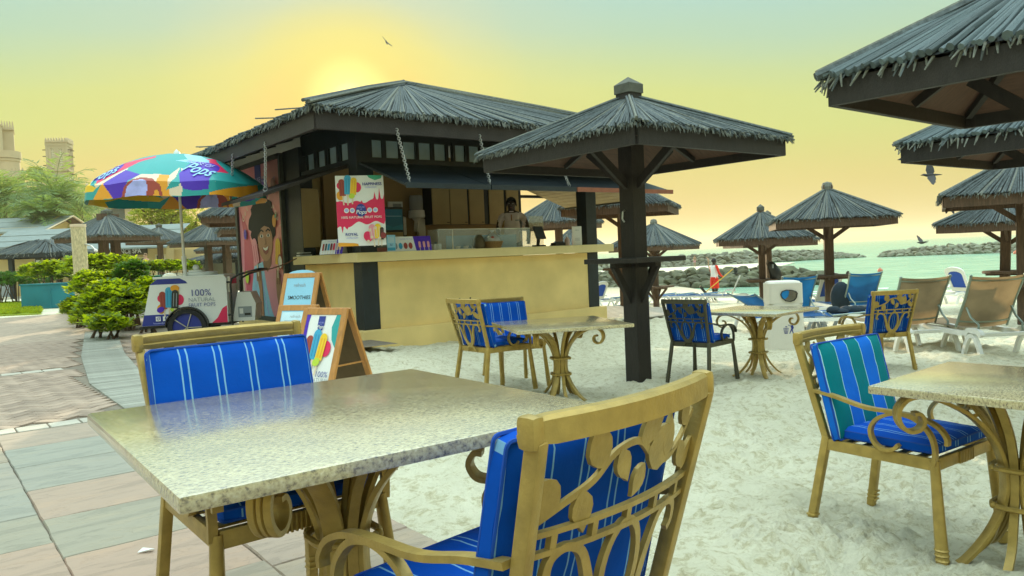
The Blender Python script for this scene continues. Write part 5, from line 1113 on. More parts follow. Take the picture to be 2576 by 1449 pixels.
# ------------------------------------------------------------------ loungers
SLT = cutmix('taupe_sling', (.20, .15, .095), .7, (.36, .26, .14), .3); SLB = cutmix('blue_sling', (.006, .085, .27), .7, (.012, .15, .36), .3); TUBE = pm('grey_green_tube', (.27, .33, .29), .4, .4, .1, 10); BLUEPL = pm('blue_mesh_panel', (.01, .07, .42), .7, 0, .1, 6)
def make_lounger(label, back, kind, group):
    """head end at -y; back = raised angle in degrees; kind 'sling' (tube frame) or 'plastic' (white frame, blue panel)"""
    t = thing('sun_lounger', label, 'sun lounger', (0, 0, 0), 0, group)
    wx = .33
    for sx in (-1, 1):
        b = MB(); fr = ((sx*wx, 0, 0), (0, 1, 0), (0, 0, 1), (1, 0, 0)); b.ribbon(smoothline([(-.55, .27), (-.50, .315), (-.3, .325), (-.24, .285), (.1, .275), (.7, .285), (1.2, .30), (1.34, .27)], 4), .05, .06, fr); b.build('side_rail', t, WHITE, 40)
        for y0 in (-.38, 1.0):
            b = MB(); b.ribbon(smoothline([(y0-.16, 0), (y0-.10, .15), (y0-.02, .25), (y0+.06, .25), (y0+.14, .15), (y0+.20, 0)], 4), .045, .05, fr); b.build('leg', t, WHITE, 40)
    for y in (-.5, .25, 1.28): b = MB(); b.box((0, y, .285), (2*wx, .06, .045), None, None, .008); b.build('cross_bar', t, WHITE)
    b = MB(); n = 8; sag = lambda x: -.018*(1-(x/wx)**2)
    vs = [(-wx*.94+2*wx*.94*i/6, .02+1.28*j/n, .335+sag(-wx+2*wx*i/6)) for j in range(n+1) for i in range(7)]; b.raw(vs+[(x, y, z-.008) for x, y, z in vs], [(j*7+i, j*7+i+1, j*7+i+8, j*7+i+7) for j in range(n) for i in range(6)]); b.build('seat_sling', t, SLT if kind == 'taupe' else SLB, 60)
    a = R_(back); cy, cz = -math.cos(a), math.sin(a); L = .74
    def B(x, s, d=0): return (x, -.02+cy*s+d*math.sin(a), .34+cz*s+d*math.cos(a))
    if kind in ('taupe', 'blue'):
        for sx in (-1, 1): b = MB(); b.tube([B(sx*wx, 0), B(sx*wx*.97, .4), B(sx*wx*1.02, L)], .016, 8); b.ball(B(sx*wx*1.02, L), .021, 8); b.build('back_tube', t, TUBE, 50)
        for s, d in ((.09, -.03), (L-.05, -.025)): b = MB(); b.tube([B(x, s, d*(1-(x/wx)**2)*1.3) for x in np.linspace(-wx, wx, 9)], .013, 7); b.build('back_cross_tube', t, TUBE, 50)
        b = MB(); n = 8; vs = [B(-wx+2*wx*i/8, .02+(L-.02)*j/n, -.045*(1-(2*i/8-1)**2)) for j in range(n+1) for i in range(9)]; b.raw(vs, [(j*9+i, j*9+i+1, j*9+i+10, j*9+i+9) for j in range(n) for i in range(8)]); b.build('back_sling', t, SLT if kind == 'taupe' else SLB, 60)
        if back > 25:
            for sx in (-1, 1): p = B(sx*wx*.86, .30, -.02); b = MB(); b.tube([p, (p[0], p[1]-.09, p[2]-.12), (p[0]*.96, -.40, .40), (p[0]*.96, -.40, .30)], .014, 7); b.build('prop', t, TUBE, 50)
    else:
        b = MB(); P = []
        for i in range(9): q = PI*i/8; P.append((wx*.96*math.cos(q)**1 if abs(math.cos(q)) > .01 else 0, L-.14+.14*math.sin(q)))
        out = [(wx*.9, 0)]+P+[(-wx*.9, 0)]; k = len(out); inn = [(x*.72, .12+(z-.12)*.80 if z > 0 else .12) for x, z in out]
        for d in (0, .035):
            vs = [B(x, z, d) for x, z in out]+[B(x, z, d) for x, z in inn]; b.raw(vs, [(i, (i+1) % k, k+(i+1) % k, k+i) for i in range(k)])
        vs = [B(x, z, d) for d in (0, .035) for x, z in out]; b.raw(vs, [(i, (i+1) % k, k+(i+1) % k, k+i) for i in range(k)]); b.build('back_frame', t, WHITE, 40)
        b = MB(); b.raw([B(x, z, .015) for x, z in inn], [tuple(range(k))]); b.build('back_panel', t, BLUEPL)
        for sx in (-1, 1): b = MB(); b.ribbon(smoothline([(.30, .33), (.28, .42), (.18, .50), (.02, .50), (-.12, .44)], 4), .05, .035, ((sx*(wx+.03), 0, 0), (0, 1, 0), (0, 0, 1), (1, 0, 0))); b.build('arm', t, WHITE, 40)
    return t
GT, GB, GP = 'taupe sling loungers', 'blue sling loungers', 'white loungers with blue panels'
lt = make_lounger('raised taupe sling lounger on white legs beside the lyre backed chair', 62, 'taupe', GT); x, y = atpx(2322, 10.2); lt.location = (x, y+.35, H(x, y)); lt.rotation_euler = (0, 0, R_(3))
x, y = atpx(2500, 9.5); dup(lt, (x, y+.3, H(x, y)), R_(1), 'raised taupe sling lounger cut by the right edge, nearest of the loungers', GT)
lb = make_lounger('raised blue sling lounger with a man sitting beyond it', 64, 'blue', GB); x, y = atpx(2172, 15.6); lb.location = (x, y+.3, H(x, y)); lb.rotation_euler = (0, 0, R_(4))
x, y = atpx(2002, 14.2); dup(lb, (x, y+.3, H(x, y)), R_(8), 'raised blue sling lounger directly behind the bin', GB)
lf = make_lounger('low blue sling lounger tilted back to the left of the bin', 28, 'blue', GB); x, y = atpx(1915, 14.5); lf.location = (x+.1, y, H(x, y)+.05); lf.rotation_euler = (0, 0, R_(-62))
lp = make_lounger('white lounger with a blue back panel left of the pale ridged umbrella post', 66, 'plastic', GP); x, y = atpx(2072, 18.6); lp.location = (x, y, H(x, y)); lp.rotation_euler = (0, 0, R_(20))
x, y = atpx(1838, 28); dup(lp, (x, y, H(x, y)), R_(70), 'white lounger with a blue back panel just behind the man with the broom', GP)
x, y = atpx(1500, 29); dup(lp, (x, y, H(x, y)), R_(40), 'white lounger with a blue back panel beside the seaward kiosk post', GP)
x, y = atpx(2418, 21); dup(lp, (x, y, H(x, y)), R_(-74), 'white lounger with its blue back seen between the two taupe loungers', GP)
fl_ = make_lounger('flat white lounger with a blue bed in the row, first behind the sweeper', 4, 'blue', 'flat loungers in a row'); x, y = atpx(1762, 30); fl_.location = (x, y, H(x, y)); fl_.rotation_euler = (0, 0, R_(90))
for u, Y, a, lab in ((1700, 30.6, 90, 'flat white lounger with a blue bed, second in the row left of the sweeper'), (1655, 31.4, 90, 'flat white lounger with a blue bed behind the thin umbrella post'), (1530, 29.5, 85, 'flat white lounger with a blue bed seen just right of the kiosk corner'), (1540, 20.6, 88, 'flat lounger behind the brown post near the brick apron'), (2075, 13.4, 82, 'flat blue lounger reaching from the bin to the pale ridged umbrella'), (2190, 14.0, 80, 'white flat lounger under the raised blue sling lounger')):
    x, y = atpx(u, Y); dup(fl_, (x, y, H(x, y)), R_(a), lab, 'flat loungers in a row')
for u, Y, a, lab in ((412, 30, 62, 'sunlit white lounger before the right teal planter wall'), (432, 31, 62, 'sunlit white lounger just right of another before the teal planter')):
    x, y = atpx(u, Y); dup(lp, (x, y, .0), R_(a), lab, 'white loungers by the garden')
# ------------------------------------------------------------------ ice lolly cart with its parasol
cy = 13.0; cp = at(497, 838, cy); CZ = .06
cart = thing('ice_cream_cart', 'white and blue ice lolly trailer cart with popsicle print under the colourful parasol', 'cart', (cp.x, cy, CZ), R_(7))
L_, D_ = 1.22, .80
def side(y):   # outline of the body in x,z
    return [(-L_/2-.14, .18), (L_/2, .18), (L_/2, .90), (L_/2-.02, .94), (-L_/2+.14, .94), (-L_/2+.02, .85), (-L_/2-.05, .55)]
b = MB(); b.prism(side(0), D_, ((0, 0, 0), (1, 0, 0), (0, 0, 1), (0, -1, 0)), WHITEP); body = b.build('body', cart)
A = Art((0, -D_/2, 0), (1, 0, 0), (0, 0, 1), step=.0009)
A.poly([(-L_/2-.138, .182), (L_/2-.60, .182), (L_/2-.52, .36), (-L_/2-.098, .36)], INKB); A.poly([(-L_/2+.02, .85), (-L_/2+.14, .938), (-.12, .938), (-.03, .89), (.0, .85)], INKB)
A.poly([(L_/2-.26, .182), (L_/2-.01, .182), (L_/2-.01, .46), (L_/2-.08, .42), (L_/2-.17, .26)], INKR)
popset(A, -.30, .60, .44); A.ell(-.44, .44, .06, .045, INKPUR, .4); A.ell(-.20, .78, .07, .055, INKOR, 0)
A.pop(-.205, .60, .11, .33, INKBLK, INKGRY, INKCRM, -.08)
A.text('100%', .20, .685, .155, INKB, 0, -.004); A.text('NATURAL', .215, .575, .094, INKGRY, 0, -.006); A.text('FRUIT POPS', .215, .49, .082, INKB, 0, -.008)
for a0 in (-.52, -.41): A.rect(a0, .255, a0+.075, .33, INKW)
A.ell(-.4825, .2925, .024, .024, INKB); A.ell(-.4825, .2925, .014, .014, INKW); A.ell(-.459, .318, .006, .006, INKB); A.text('f', -.365, .288, .10, INKB, 0, .02); A.text('houseofpops.ae', -.42, .222, .045, INKLAV)
A.build('print', body)
b = MB(); b.box((.02, 0, .955), (L_-.10, D_+.01, .035), WHITEP, b=.01); b.build('lid_plate', cart)
b = MB(); b.lathe([(.27, 0), (.275, .04), (.26, .055), (0, .06)], 24, WHITEP, None, (.12, -.05, .975)); b.lathe([(.12, 0), (.12, .03), (.03, .035)], 16, WHITEP, None, (.08, -.15, 1.03)); b.ball((.08, -.15, 1.10), .055, 12, WHITEP); b.build('lid', cart, None, 45)
b = MB(); b.box((-.05, 0, .155), (L_+.16, D_-.06, .04), BLACK); b.beam((-L_/2-.22, -.25, .14), (-L_/2-.1, -.25, .15), .05, .05, BLACK); b.beam((-L_/2-.05, -.2, -.06), (-L_/2-.05, -.2, .14), .04, .04, BLACK); b.build('chassis', cart)
for sy in (-1, 1):
    b = MB(); ring = [(.27*math.cos(a), .27*math.sin(a)) for a in [2*PI*i/28 for i in range(29)]]; fr = ((-.03, sy*(D_/2+.04), .13), (1, 0, 0), (0, 0, 1), (0, 1, 0)); b.ribbon(ring, .07, .075, fr, RUBBER); w = b.build('wheel', cart, None, 50)
    b = MB(); b.lathe([(0, -.01), (.24, -.01), (.24, .01), (0, .012)], 24, INKB, Matrix.Translation((-.03, sy*(D_/2+.035), .13)) @ Matrix.Rotation(PI/2*(1 if sy < 0 else -1), 4, 'X'))
    for k in range(5): a = 2*PI*k/5; b.beam((-.03, sy*(D_/2+.052), .13), (-.03+.23*math.cos(a), sy*(D_/2+.052), .13+.23*math.sin(a)), .035, .012, STEEL)
    b.build('rim', w)
    b = MB(); arc = [(.335*math.cos(a), .335*math.sin(a)) for a in [PI*i/16-.05 for i in range(17)]]; b.ribbon(arc, .12, .018, fr, BLACK); b.build('mudguard', cart, None, 50)
b = MB(); y0, y1 = -D_/2+.02, D_/2-.02; x = L_/2+.06
for yy in (y0, y1): b.tube([(x, yy, .12), (x, yy, .80), (x+.03, yy, .90), (x+.16, yy, .965), (x+.44, yy, 1.03)], .018, 7, BLACK); b.tube([(x, yy, .84), (x-.08, yy, .84)], .016, 6, BLACK); b.tube([(x, yy, .3), (x-.08, yy, .3)], .016, 6, BLACK)
b.tube([(x+.44, y0, 1.03), (x+.47, y0+.1, 1.035), (x+.47, y1-.1, 1.035), (x+.44, y1, 1.03)], .018, 7, BLACK); b.build('push_handle', cart, None, 50)
b = MB(); b.prism([(0, .18), (.36, .18), (.39, .46), (.31, .66), (.10, .66)], .52, ((L_/2+.03, .02, 0), (1, 0, 0), (0, 0, 1), (0, -1, 0)), WHITEP); fz_ = b.build('freezer_motor_box', cart); A = Art((L_/2+.15, -.242, 0), (1, 0, 0), (0, 0, 1)); A.rect(-.02, .24, .20, .42, INKGRY); A.rect(.0, .30, .06, .39, INKW); A.rect(.08, .27, .18, .31, INKBLK); A.build('data_plate', fz_)
for yy in (-.3, .3): b = MB(); b.box((L_/2+.02, yy, .80), (.05, .07, .26), STEEL, b=.004); b.build('hinge', cart)
b = MB(); b.box((L_/2-.02, 0, .86), (.12, .3, .10), INKR); b.build('lamp_block', cart)
q0 = Vector((cart.location.x+.95, cy-.3, 1.05)); q1 = kw(-.15, 2.0, CT-.02)
b = MB(); b.tube([q0.lerp(q1, f)+Vector((0, 0, -.06*math.sin(PI*f))) for f in np.linspace(0, 1, 9)], .010, 5, pm('brown_cable', (.14, .06, .03), .6)); tag(b.build('power_cable', None, None, 50), 'thin brown cable strung from the cart up to the kiosk counter', 'cable')
# parasol
pp = at(463, 690, 12.7); PX, PY = pp.x-.0, 12.7
par = thing('market_parasol', 'big colourful printed parasol over the ice lolly cart', 'parasol', (PX, PY, 0), 0)
rz_ = zpx(452, 508, PY); tz = zpx(460, 388, PY); RR = (at(662, 500, PY).x-at(240, 500, PY).x)/2; VAL = .22
b = MB(); b.tube([(.03, 0, 0), (.015, 0, 1.3)], .03, 10, WHITE); b.tube([(.015, 0, 1.28), (0, 0, tz)], .022, 10, WHITE); b.lathe([(.038, 0), (.038, .16)], 10, WHITE, None, (.015, 0, 1.2)); b.build('pole', par, None, 50)
b = MB(); b.lathe([(.05, 0), (.045, .05), (0, .10)], 10, WHITE, None, (0, 0, tz-.01)); b.build('finial', par, None, 40)
def dome(phi, s):    # s 0..1 from the hub to the rim, then 1..1+ down the valance; eight flat-ish gores
    g = PI/4; ph = (phi % g)-g/2; kk = 1/math.cos(ph) if False else 1; scal = 1-.055*(math.cos(ph*4)) if False else 1
    r = RR*min(s, 1); edge = 1-.035*(1-abs(ph)/(g/2)); h = (tz-(rz_+VAL))
    z = rz_+VAL+h*(1-min(s, 1)**2.05)
    if s > 1: r = RR*(1+.02*(s-1)*4); z = rz_+VAL-(s-1)*VAL*4
    r *= edge
    return (r*math.cos(phi), r*math.sin(phi), z-.03*(1-abs(ph)/(g/2))*min(s, 1))
def inpoly(x, y, P):
    c = False; j = len(P)-1
    for i in range(len(P)):
        if (P[i][1] > y) != (P[j][1] > y) and x < (P[j][0]-P[i][0])*(y-P[i][1])/(P[j][1]-P[i][1])+P[i][0]: c = not c
        j = i
    return c
U = lambda pts: [((x-1145)/1075, (745-y)/610) for x, y in pts]
SH = [  # printed shapes in the order they lie, outlines taken over the front of the canopy
 (INKYEL, U([(60, 560), (330, 480), (520, 560), (660, 560), (560, 640), (480, 760), (40, 760)])), (INKTEAL, U([(90, 690), (170, 640), (330, 650), (500, 660), (640, 560), (640, 600), (540, 700), (480, 760), (100, 760)])),
 (INKSKY, U([(210, 500), (420, 330), (560, 300), (600, 420), (420, 520), (250, 540)])), (INKR, U([(500, 510), (640, 300), (1050, 190), (1110, 240), (920, 290), (850, 360), (620, 520), (540, 570)])),
 (INKCRM, U([(520, 590), (850, 370), (860, 400), (640, 570), (560, 620)])), (INKTEAL, U([(420, 520), (500, 540), (540, 610), (440, 570)])),
 (INKOR, U([(500, 760), (650, 560), (680, 560), (810, 760)])), (INKPUR, U([(650, 570), (840, 400), (1120, 490), (1010, 560), (940, 760), (810, 760)])),
 (INKCRM, U([(1050, 540), (1130, 490), (1340, 490), (1340, 600)])), (INKOR, U([(1330, 500), (1430, 500), (1480, 600), (1470, 760), (1390, 760), (1330, 580)])), (INKBR, U([(930, 760), (960, 640), (1040, 560), (1160, 530), (1280, 550), (1370, 620), (1400, 760)])), (INKLAV, U([(970, 760), (1000, 640), (1080, 570), (1180, 555), (1230, 580), (1240, 660), (1230, 760)])),
 (INKOR, U([(1300, 760), (1320, 690), (1350, 690), (1370, 760)])), (INKCRM, U([(1430, 500), (1470, 400), (1580, 430), (1520, 560), (1600, 640), (1580, 760), (1470, 760)])), (INKTEAL, U([(1480, 390), (1560, 500), (1560, 640), (1430, 690), (1500, 540)])),
 (INKPUR, U([(1510, 480), (1560, 340), (1680, 330), (1840, 480), (1850, 680), (1700, 700), (1600, 680)])), (INKR, U([(1490, 240), (1640, 220), (1930, 450), (1840, 450), (1700, 340)])), (INKSKY, U([(1340, 170), (1480, 180), (1640, 260), (1720, 330), (1560, 330), (1370, 290), (1480, 270)])),
 (INKTEAL, U([(1860, 480), (2170, 540), (2000, 620), (1850, 640)])), (INKOR, U([(1850, 720), (2200, 590), (2220, 760), (1850, 760)]))]
SH += [(INKPUR, [((u0-1145)/1075+rx*math.cos(a)*math.cos(tl)-rz*math.sin(a)*math.sin(tl), (745-v0)/610+(rx*math.cos(a)*math.sin(tl)+rz*math.sin(a)*math.cos(tl))*1.76) for a in [2*PI*i/24 for i in range(24)]]) for u0, v0, rx, rz, tl in ((575, 405, .165, .085, .45), (1695, 415, .15, .095, -.35))]
b = MB(); NP, NS = 560, 120; vs = []; svals = [i/110 for i in range(111)]+[1+.25*i/20 for i in range(1, 21)]
BB = [(min(p[0] for p in P), max(p[0] for p in P), min(p[1] for p in P), max(p[1] for p in P)) for mm, P in SH]
for s in svals:
    for p in range(NP): vs.append(dome(2*PI*p/NP, s))
o0 = len(b.v); b.v += vs
for m in [INKTEAL]+[k[0] for k in SH]: b.mi(m)
for i in range(len(svals)-1):
    for p in range(NP):
        f = (i*NP+p, i*NP+(p+1) % NP, (i+1)*NP+(p+1) % NP, (i+1)*NP+p); cx = sum(vs[k][0] for k in f)/4/RR; cz = (sum(vs[k][2] for k in f)/4-rz_)/(tz-rz_)
        m = INKTEAL
        for (mm, P), q in zip(SH, BB):
            if q[0] < cx < q[1] and q[2] < cz < q[3] and inpoly(cx, cz, P): m = mm
        b.f.append(f); b.m.append(b.mi(m))
cn = b.build('canopy', par, None, 30)
def ondome(b, u, v, size, body, mat, tilt, shear=0, lift=.012):
    """lettering laid on the canopy round the spot seen at crop (u,v)"""
    vs, fs = text_geo(body, shear, .012); c, d = math.cos(tilt), math.sin(tilt); out = []
    for x, y, z in vs:
        X = (u+size*(x*c-y*d)*1.0-1145)/1075; Z = (745-(v-size*(x*d+y*c)))/610; best = None
        lo, hi = .02, 1.2
        for it in range(26):   # find the place on the front half with this x and z
            mid = (lo+hi)/2; r_ = RR*min(mid, 1)
            sx_ = max(-.999, min(.999, X*RR/max(r_, abs(X*RR)+1e-4))); ph = -math.acos(sx_); q = dome(ph, mid)
            if (q[2]-rz_)/(tz-rz_) > Z: lo = mid
            else: hi = mid
        n = Vector((q[0], q[1], 1.1)).normalized(); out.append(tuple(Vector(q)+n*lift))
    b.raw(out, fs, mat)
for cx, cz in ((570, 415), (1700, 420)):
    P = [(cx+110*math.cos(a)*(1.1 if cx < 1000 else 1), cz+90*math.sin(a)) for a in [2*PI*i/18 for i in range(18)]]
for (cx, cz, tl) in ((560, 410, .42), (1690, 400, -.30)):
    b = MB(); ondome(b, cx+(30 if cx < 1000 else -45), cz-60, 62, 'HOUSE OF', INKLAV, tl); ondome(b, cx, cz+35, 165, 'Pops', INKSKY, tl, .3, .016); b.build('canopy_lettering', cn)
b = MB()
for k in range(8):
    a = k*PI/4; b.tube([(0, 0, tz-.06)]+[Vector(dome(a, s))-Vector((0, 0, .025)) for s in (.3, .6, .85, 1.0)], .008, 5, STEEL)
b.build('ribs', par, None, 50)
# ------------------------------------------------------------------ A-boards
def aboard(label, u, v, Y, w, h, rz, fn, arch=False, spread=.22, z0=None):
    p = at(u, v, Y); z0 = p.z-h if z0 is None else z0
    t = thing('a_board', label, 'sign board', (p.x, Y, z0), rz, 'wooden A boards beside the kiosk'); fw = .055; lean = math.atan2(spread, h)
    for s in (1, -1):
        M = Matrix.Translation((0, 0, h)) @ Matrix.Rotation(s*-lean, 4, 'X') ; hh = h/math.cos(lean)   # hinged at the top
        b = MB(); y = -.012*s
        for sx in (-1, 1): b.box((sx*(w/2-fw/2), y, -hh/2), (fw, .024, hh), ORWOOD, M, .004)
        b.box((0, y, -fw/2), (w-2*fw, .023, fw), ORWOOD, M, .004); b.box((0, y, -hh+.14), (w-2*fw, .023, fw), ORWOOD, M, .004); fo = b.build('frame', t)
        pw, ph = w-2*fw, hh-fw-.16
        b = MB()
        top = [(-pw/2, 0), (pw/2, 0), (pw/2, ph)]+([(pw/2*math.cos(a), ph+.05*math.sin(a)+.04) for a in [PI*i/8 for i in range(9)]] if arch else [])+[(-pw/2, ph)]
        fr = (M @ Vector((0, y-.002*s, -hh+.16)), M.to_3x3() @ Vector((1, 0, 0)), M.to_3x3() @ Vector((0, 0, 1)), M.to_3x3() @ Vector((0, -1, 0))); b.prism(top, .008, fr, INKW if s == 1 and not arch else (INKSKY if s == 1 else SIGNBK))
        if s == -1: b.mats[0] = SIGNBK
        pnl = b.build('panel', t)
        if s == 1:
            A = Art(M @ Vector((-pw/2, y-.007, -hh+.16)), M.to_3x3() @ Vector((1, 0, 0)), M.to_3x3() @ Vector((0, 0, 1))); fn(A, pw, ph); A.build('print', pnl)
    b = MB(); b.beam((w/2-.03, -spread*.5, h*.48), (w/2-.03, spread*.5, h*.48), .012, .012, ORWOOD); b.build('stay', t); return t
def s1(A, w, h):
    A.poly([(0, h), (0, .45*h), (.03*w, .55*h), (.10*w, .7*h), (.09*w, .9*h), (.12*w, h)], INKPUR); A.poly([(w, h), (.88*w, h), (.80*w, .85*h), (.86*w, .7*h), (w, .6*h)], INKTEAL)
    logo(A, .47*w, .87*h, .27*w); popset(A, .45*w, .60*h, .86*w); A.text('100%', .80*w, .285*h, .17*w, INKB); A.text('NATURAL', .77*w, .215*h, .12*w, INKGRY); A.text('FRUIT POPS', .77*w, .165*h, .09*w, INKB)
def s2(A, w, h):
    A.rect(0, 0, w, h, INKSKY); A.rect(.02*w, .02*h, .98*w, .98*h, pm('ink_pale_blue', (.55, .74, .84), .5)); A.text('refresh', .5*w, .91*h, .13*w, INKGRY); A.text('SMOOTHIES', .54*w, .77*h, .155*w, INKBLK, 0, .006); A.line([(.15*w, .85*h), (.85*w, .85*h)], .008*w, INKGRY)
    A.ell(.68*w, .43*h, .13*w, .12*h, INKLIME); A.ell(.70*w, .47*h, .09*w, .09*h, INKGRN); A.ell(.66*w, .40*h, .06*w, .05*h, INKYEL); A.ell(.32*w, .42*h, .13*w, .11*h, INKPK3); A.ell(.30*w, .46*h, .08*w, .06*h, INKR); A.ell(.2*w, .15*h, .06*w, .03*h, INKBLK); A.ell(.8*w, .12*h, .06*w, .03*h, INKBLK)
def s3(A, w, h):
    A.text('refresh', .5*w, .91*h, .15*w, INKGRY); A.text('SMOOTHIES', .54*w, .76*h, .15*w, INKBLK, 0, .006)
    A.ell(.34*w, .43*h, .14*w, .10*h, INKPK3); A.ell(.40*w, .47*h, .09*w, .11*h, INKPINK); A.ell(.20*w, .42*h, .07*w, .05*h, INKPK3); A.ell(.74*w, .42*h, .13*w, .10*h, INKGRN); A.ell(.76*w, .47*h, .08*w, .09*h, INKLIME); A.ell(.62*w, .5*h, .05*w, .06*h, INKYEL); A.line([(.72*w, .55*h), (.76*w, .62*h)], .015*w, INKOR); A.line([(.42*w, .55*h), (.44*w, .64*h)], .015*w, INKOR)
    for a, c in ((.14, .25), (.18, .2), (.78, .17), (.88, .2)): A.ell(a*w, c*h, .06*w, .035*h, INKBLK)
aboard('nearest wooden A board with the three lolly picture, open at its side', 824, 783, 6.1, .48, .83, R_(-32), s1, spread=.30, z0=-.05)
aboard('wooden A board with the smoothies sheet, half hidden behind the nearest board', 752, 777, 7.3, .46, .80, R_(-26), s2, spread=.28, z0=-.05)
aboard('rearmost A board with an arched blue smoothies sheet in front of the side wall', 762, 690, 8.5, .50, 1.10, R_(-26), s3, arch=True, spread=.34, z0=-.06)
# ------------------------------------------------------------------ litter bin
x, y = atpx(1966, 10.9); z = H(x, y); BH = zpx(1966, 708, y)-z+.01
bn = thing('litter_bin', 'off white plastic litter bin with a rounded hood and oval opening on the sand', 'bin', (x, y, z), R_(-6))
BW, BD = .475, .42
def rr2(w, d, r=.09, n=5):
    P = []
    for cx, cyy, a0 in ((w/2-r, d/2-r, 0), (-w/2+r, d/2-r, PI/2), (-w/2+r, -d/2+r, PI), (w/2-r, -d/2+r, 1.5*PI)): P += [(cx+r*math.cos(a0+PI/2*i/n), cyy+r*math.sin(a0+PI/2*i/n)) for i in range(n+1)]
    return P
def stack(b, secs, mat, cap0=True, cap1=True):
    k = None; vs = []
    for w, d, zz in secs: P = rr2(w, d); k = len(P); vs += [(px_, py_, zz) for px_, py_ in P]
    fs = [(i*k+j, i*k+(j+1) % k, (i+1)*k+(j+1) % k, (i+1)*k+j) for i in range(len(secs)-1) for j in range(k)]
    if cap0: fs.append(tuple(range(k-1, -1, -1)))
    if cap1: fs.append(tuple((len(secs)-1)*k+j for j in range(k)))
    b.raw(vs, fs, mat)
b = MB(); stack(b, [(BW+.05, BD+.03, -.03), (BW, BD, BH*.62), (BW-.012, BD-.01, BH*.655), (BW-.0, BD, BH*.67), (BW-.012, BD-.012, BH*.69)], BINW); bb = b.build('body', bn, None, 40)
A = Art((0, -BD/2-.004, 0), (1, 0, 0), (0, -.02, 1)); gx, gzz = .02, BH*.335
A.ell(gx+.045, gzz+.075, .014, .014, INKB); A.poly([(gx+.02, gzz+.05), (gx+.055, gzz+.06), (gx+.066, gzz+.02), (gx+.05, gzz-.01), (gx+.065, gzz-.065), (gx+.055, gzz-.07), (gx+.036, gzz-.015), (gx+.012, gzz-.065), (gx+.004, gzz-.06), (gx+.03, gzz+.01), (gx+.026, gzz+.042), (gx-.01, gzz+.065), (gx-.014, gzz+.058)], INKB)
A.poly([(gx-.075, gzz+.02), (gx-.005, gzz+.02), (gx-.018, gzz-.06), (gx-.060, gzz-.06)], INKB); A.poly([(gx-.068, gzz+.013), (gx-.012, gzz+.013), (gx-.022, gzz-.053), (gx-.056, gzz-.053)], BINW)
for i in range(3): A.line([(gx-.066+.004*i, gzz-.005-.02*i), (gx-.014-.003*i, gzz-.005-.02*i)], .004, INKB); A.line([(gx-.053+.013*i, gzz+.013), (gx-.05+.010*i, gzz-.053)], .004, INKB)
A.line([(gx-.05, gzz+.04), (gx-.025, gzz+.038)], .010, INKB)
A.build('litter_symbol', bb)
# hood with a hole through front and back: built from four walls round the opening
hz0, hz1 = BH*.692, BH
b = MB(); hole = [(-.105, .82), (-.085, .86), (-.03, .878), (.04, .872), (.095, .855), (.112, .83), (.10, .77), (.07, .735), (.02, .718), (-.04, .73), (-.085, .77)]
hole = [(a+.03, zz*BH) for a, zz in hole]; n = len(hole)
for sy in (-1, 1):
    outer = []
    for a, zz in hole:
        dx, dz = a-.03, zz-.80*BH; m_ = max(abs(dx)/(BW/2-.04), abs(dz)/(hz1-hz0)*2.05); q = (dx/m_, .845*BH+ (dz/m_)); outer.append((max(-BW/2+.03, min(BW/2-.03, q[0])), max(hz0, min(hz1-.03, q[1]))))
    o2 = [(-BW/2+.03, hz0), (BW/2-.03, hz0), (BW/2-.04, hz1-.03), (-BW/2+.04, hz1-.03)]
    Y = sy*(BD/2-.004); bm = bmesh.new(); vo = [bm.verts.new((a, Y, zz)) for a, zz in o2]; vh = [bm.verts.new((a, Y, zz)) for a, zz in hole]
    eo = [bm.edges.new((vo[i], vo[(i+1) % 4])) for i in range(4)]+[bm.edges.new((vh[i], vh[(i+1) % n])) for i in range(n)]
    bmesh.ops.triangle_fill(bm, edges=eo, use_beauty=True, use_dissolve=False); bm.verts.index_update(); b.raw([tuple(v.co) for v in bm.verts], [tuple(v.index for v in f.verts) for f in bm.faces], BINW); bm.free()
P = rr2(BW-.012, BD-.008, .04)
for j in range(len(P)):
    p, q = P[j], P[(j+1) % len(P)]
    if abs(p[1]+q[1])/2 > BD/2-.02 and abs(p[0]-q[0]) > .1: continue
    b.raw([(p[0], p[1], hz0), (q[0], q[1], hz0), (q[0]*.985, q[1]*.985, hz1-.03), (p[0]*.985, p[1]*.985, hz1-.03)], [(0, 1, 2, 3)], BINW)
stack(b, [(BW-.025, BD-.02, hz1-.035), (BW-.06, BD-.05, hz1-.008), (BW-.12, BD-.1, hz1)], BINW, False); b.build('hood', bn, None, 35)
b = MB(); rim = [(a, zz) for a, zz in hole]+[hole[0]]; b.ribbon([(.03+(a-.03)*1.03, zz) for a, zz in rim], .03, .012, ((0, -BD/2+.0, 0), (1, 0, 0), (0, 0, 1), (0, 1, 0)), BLACK); b.build('opening_rim', bn, None, 40)
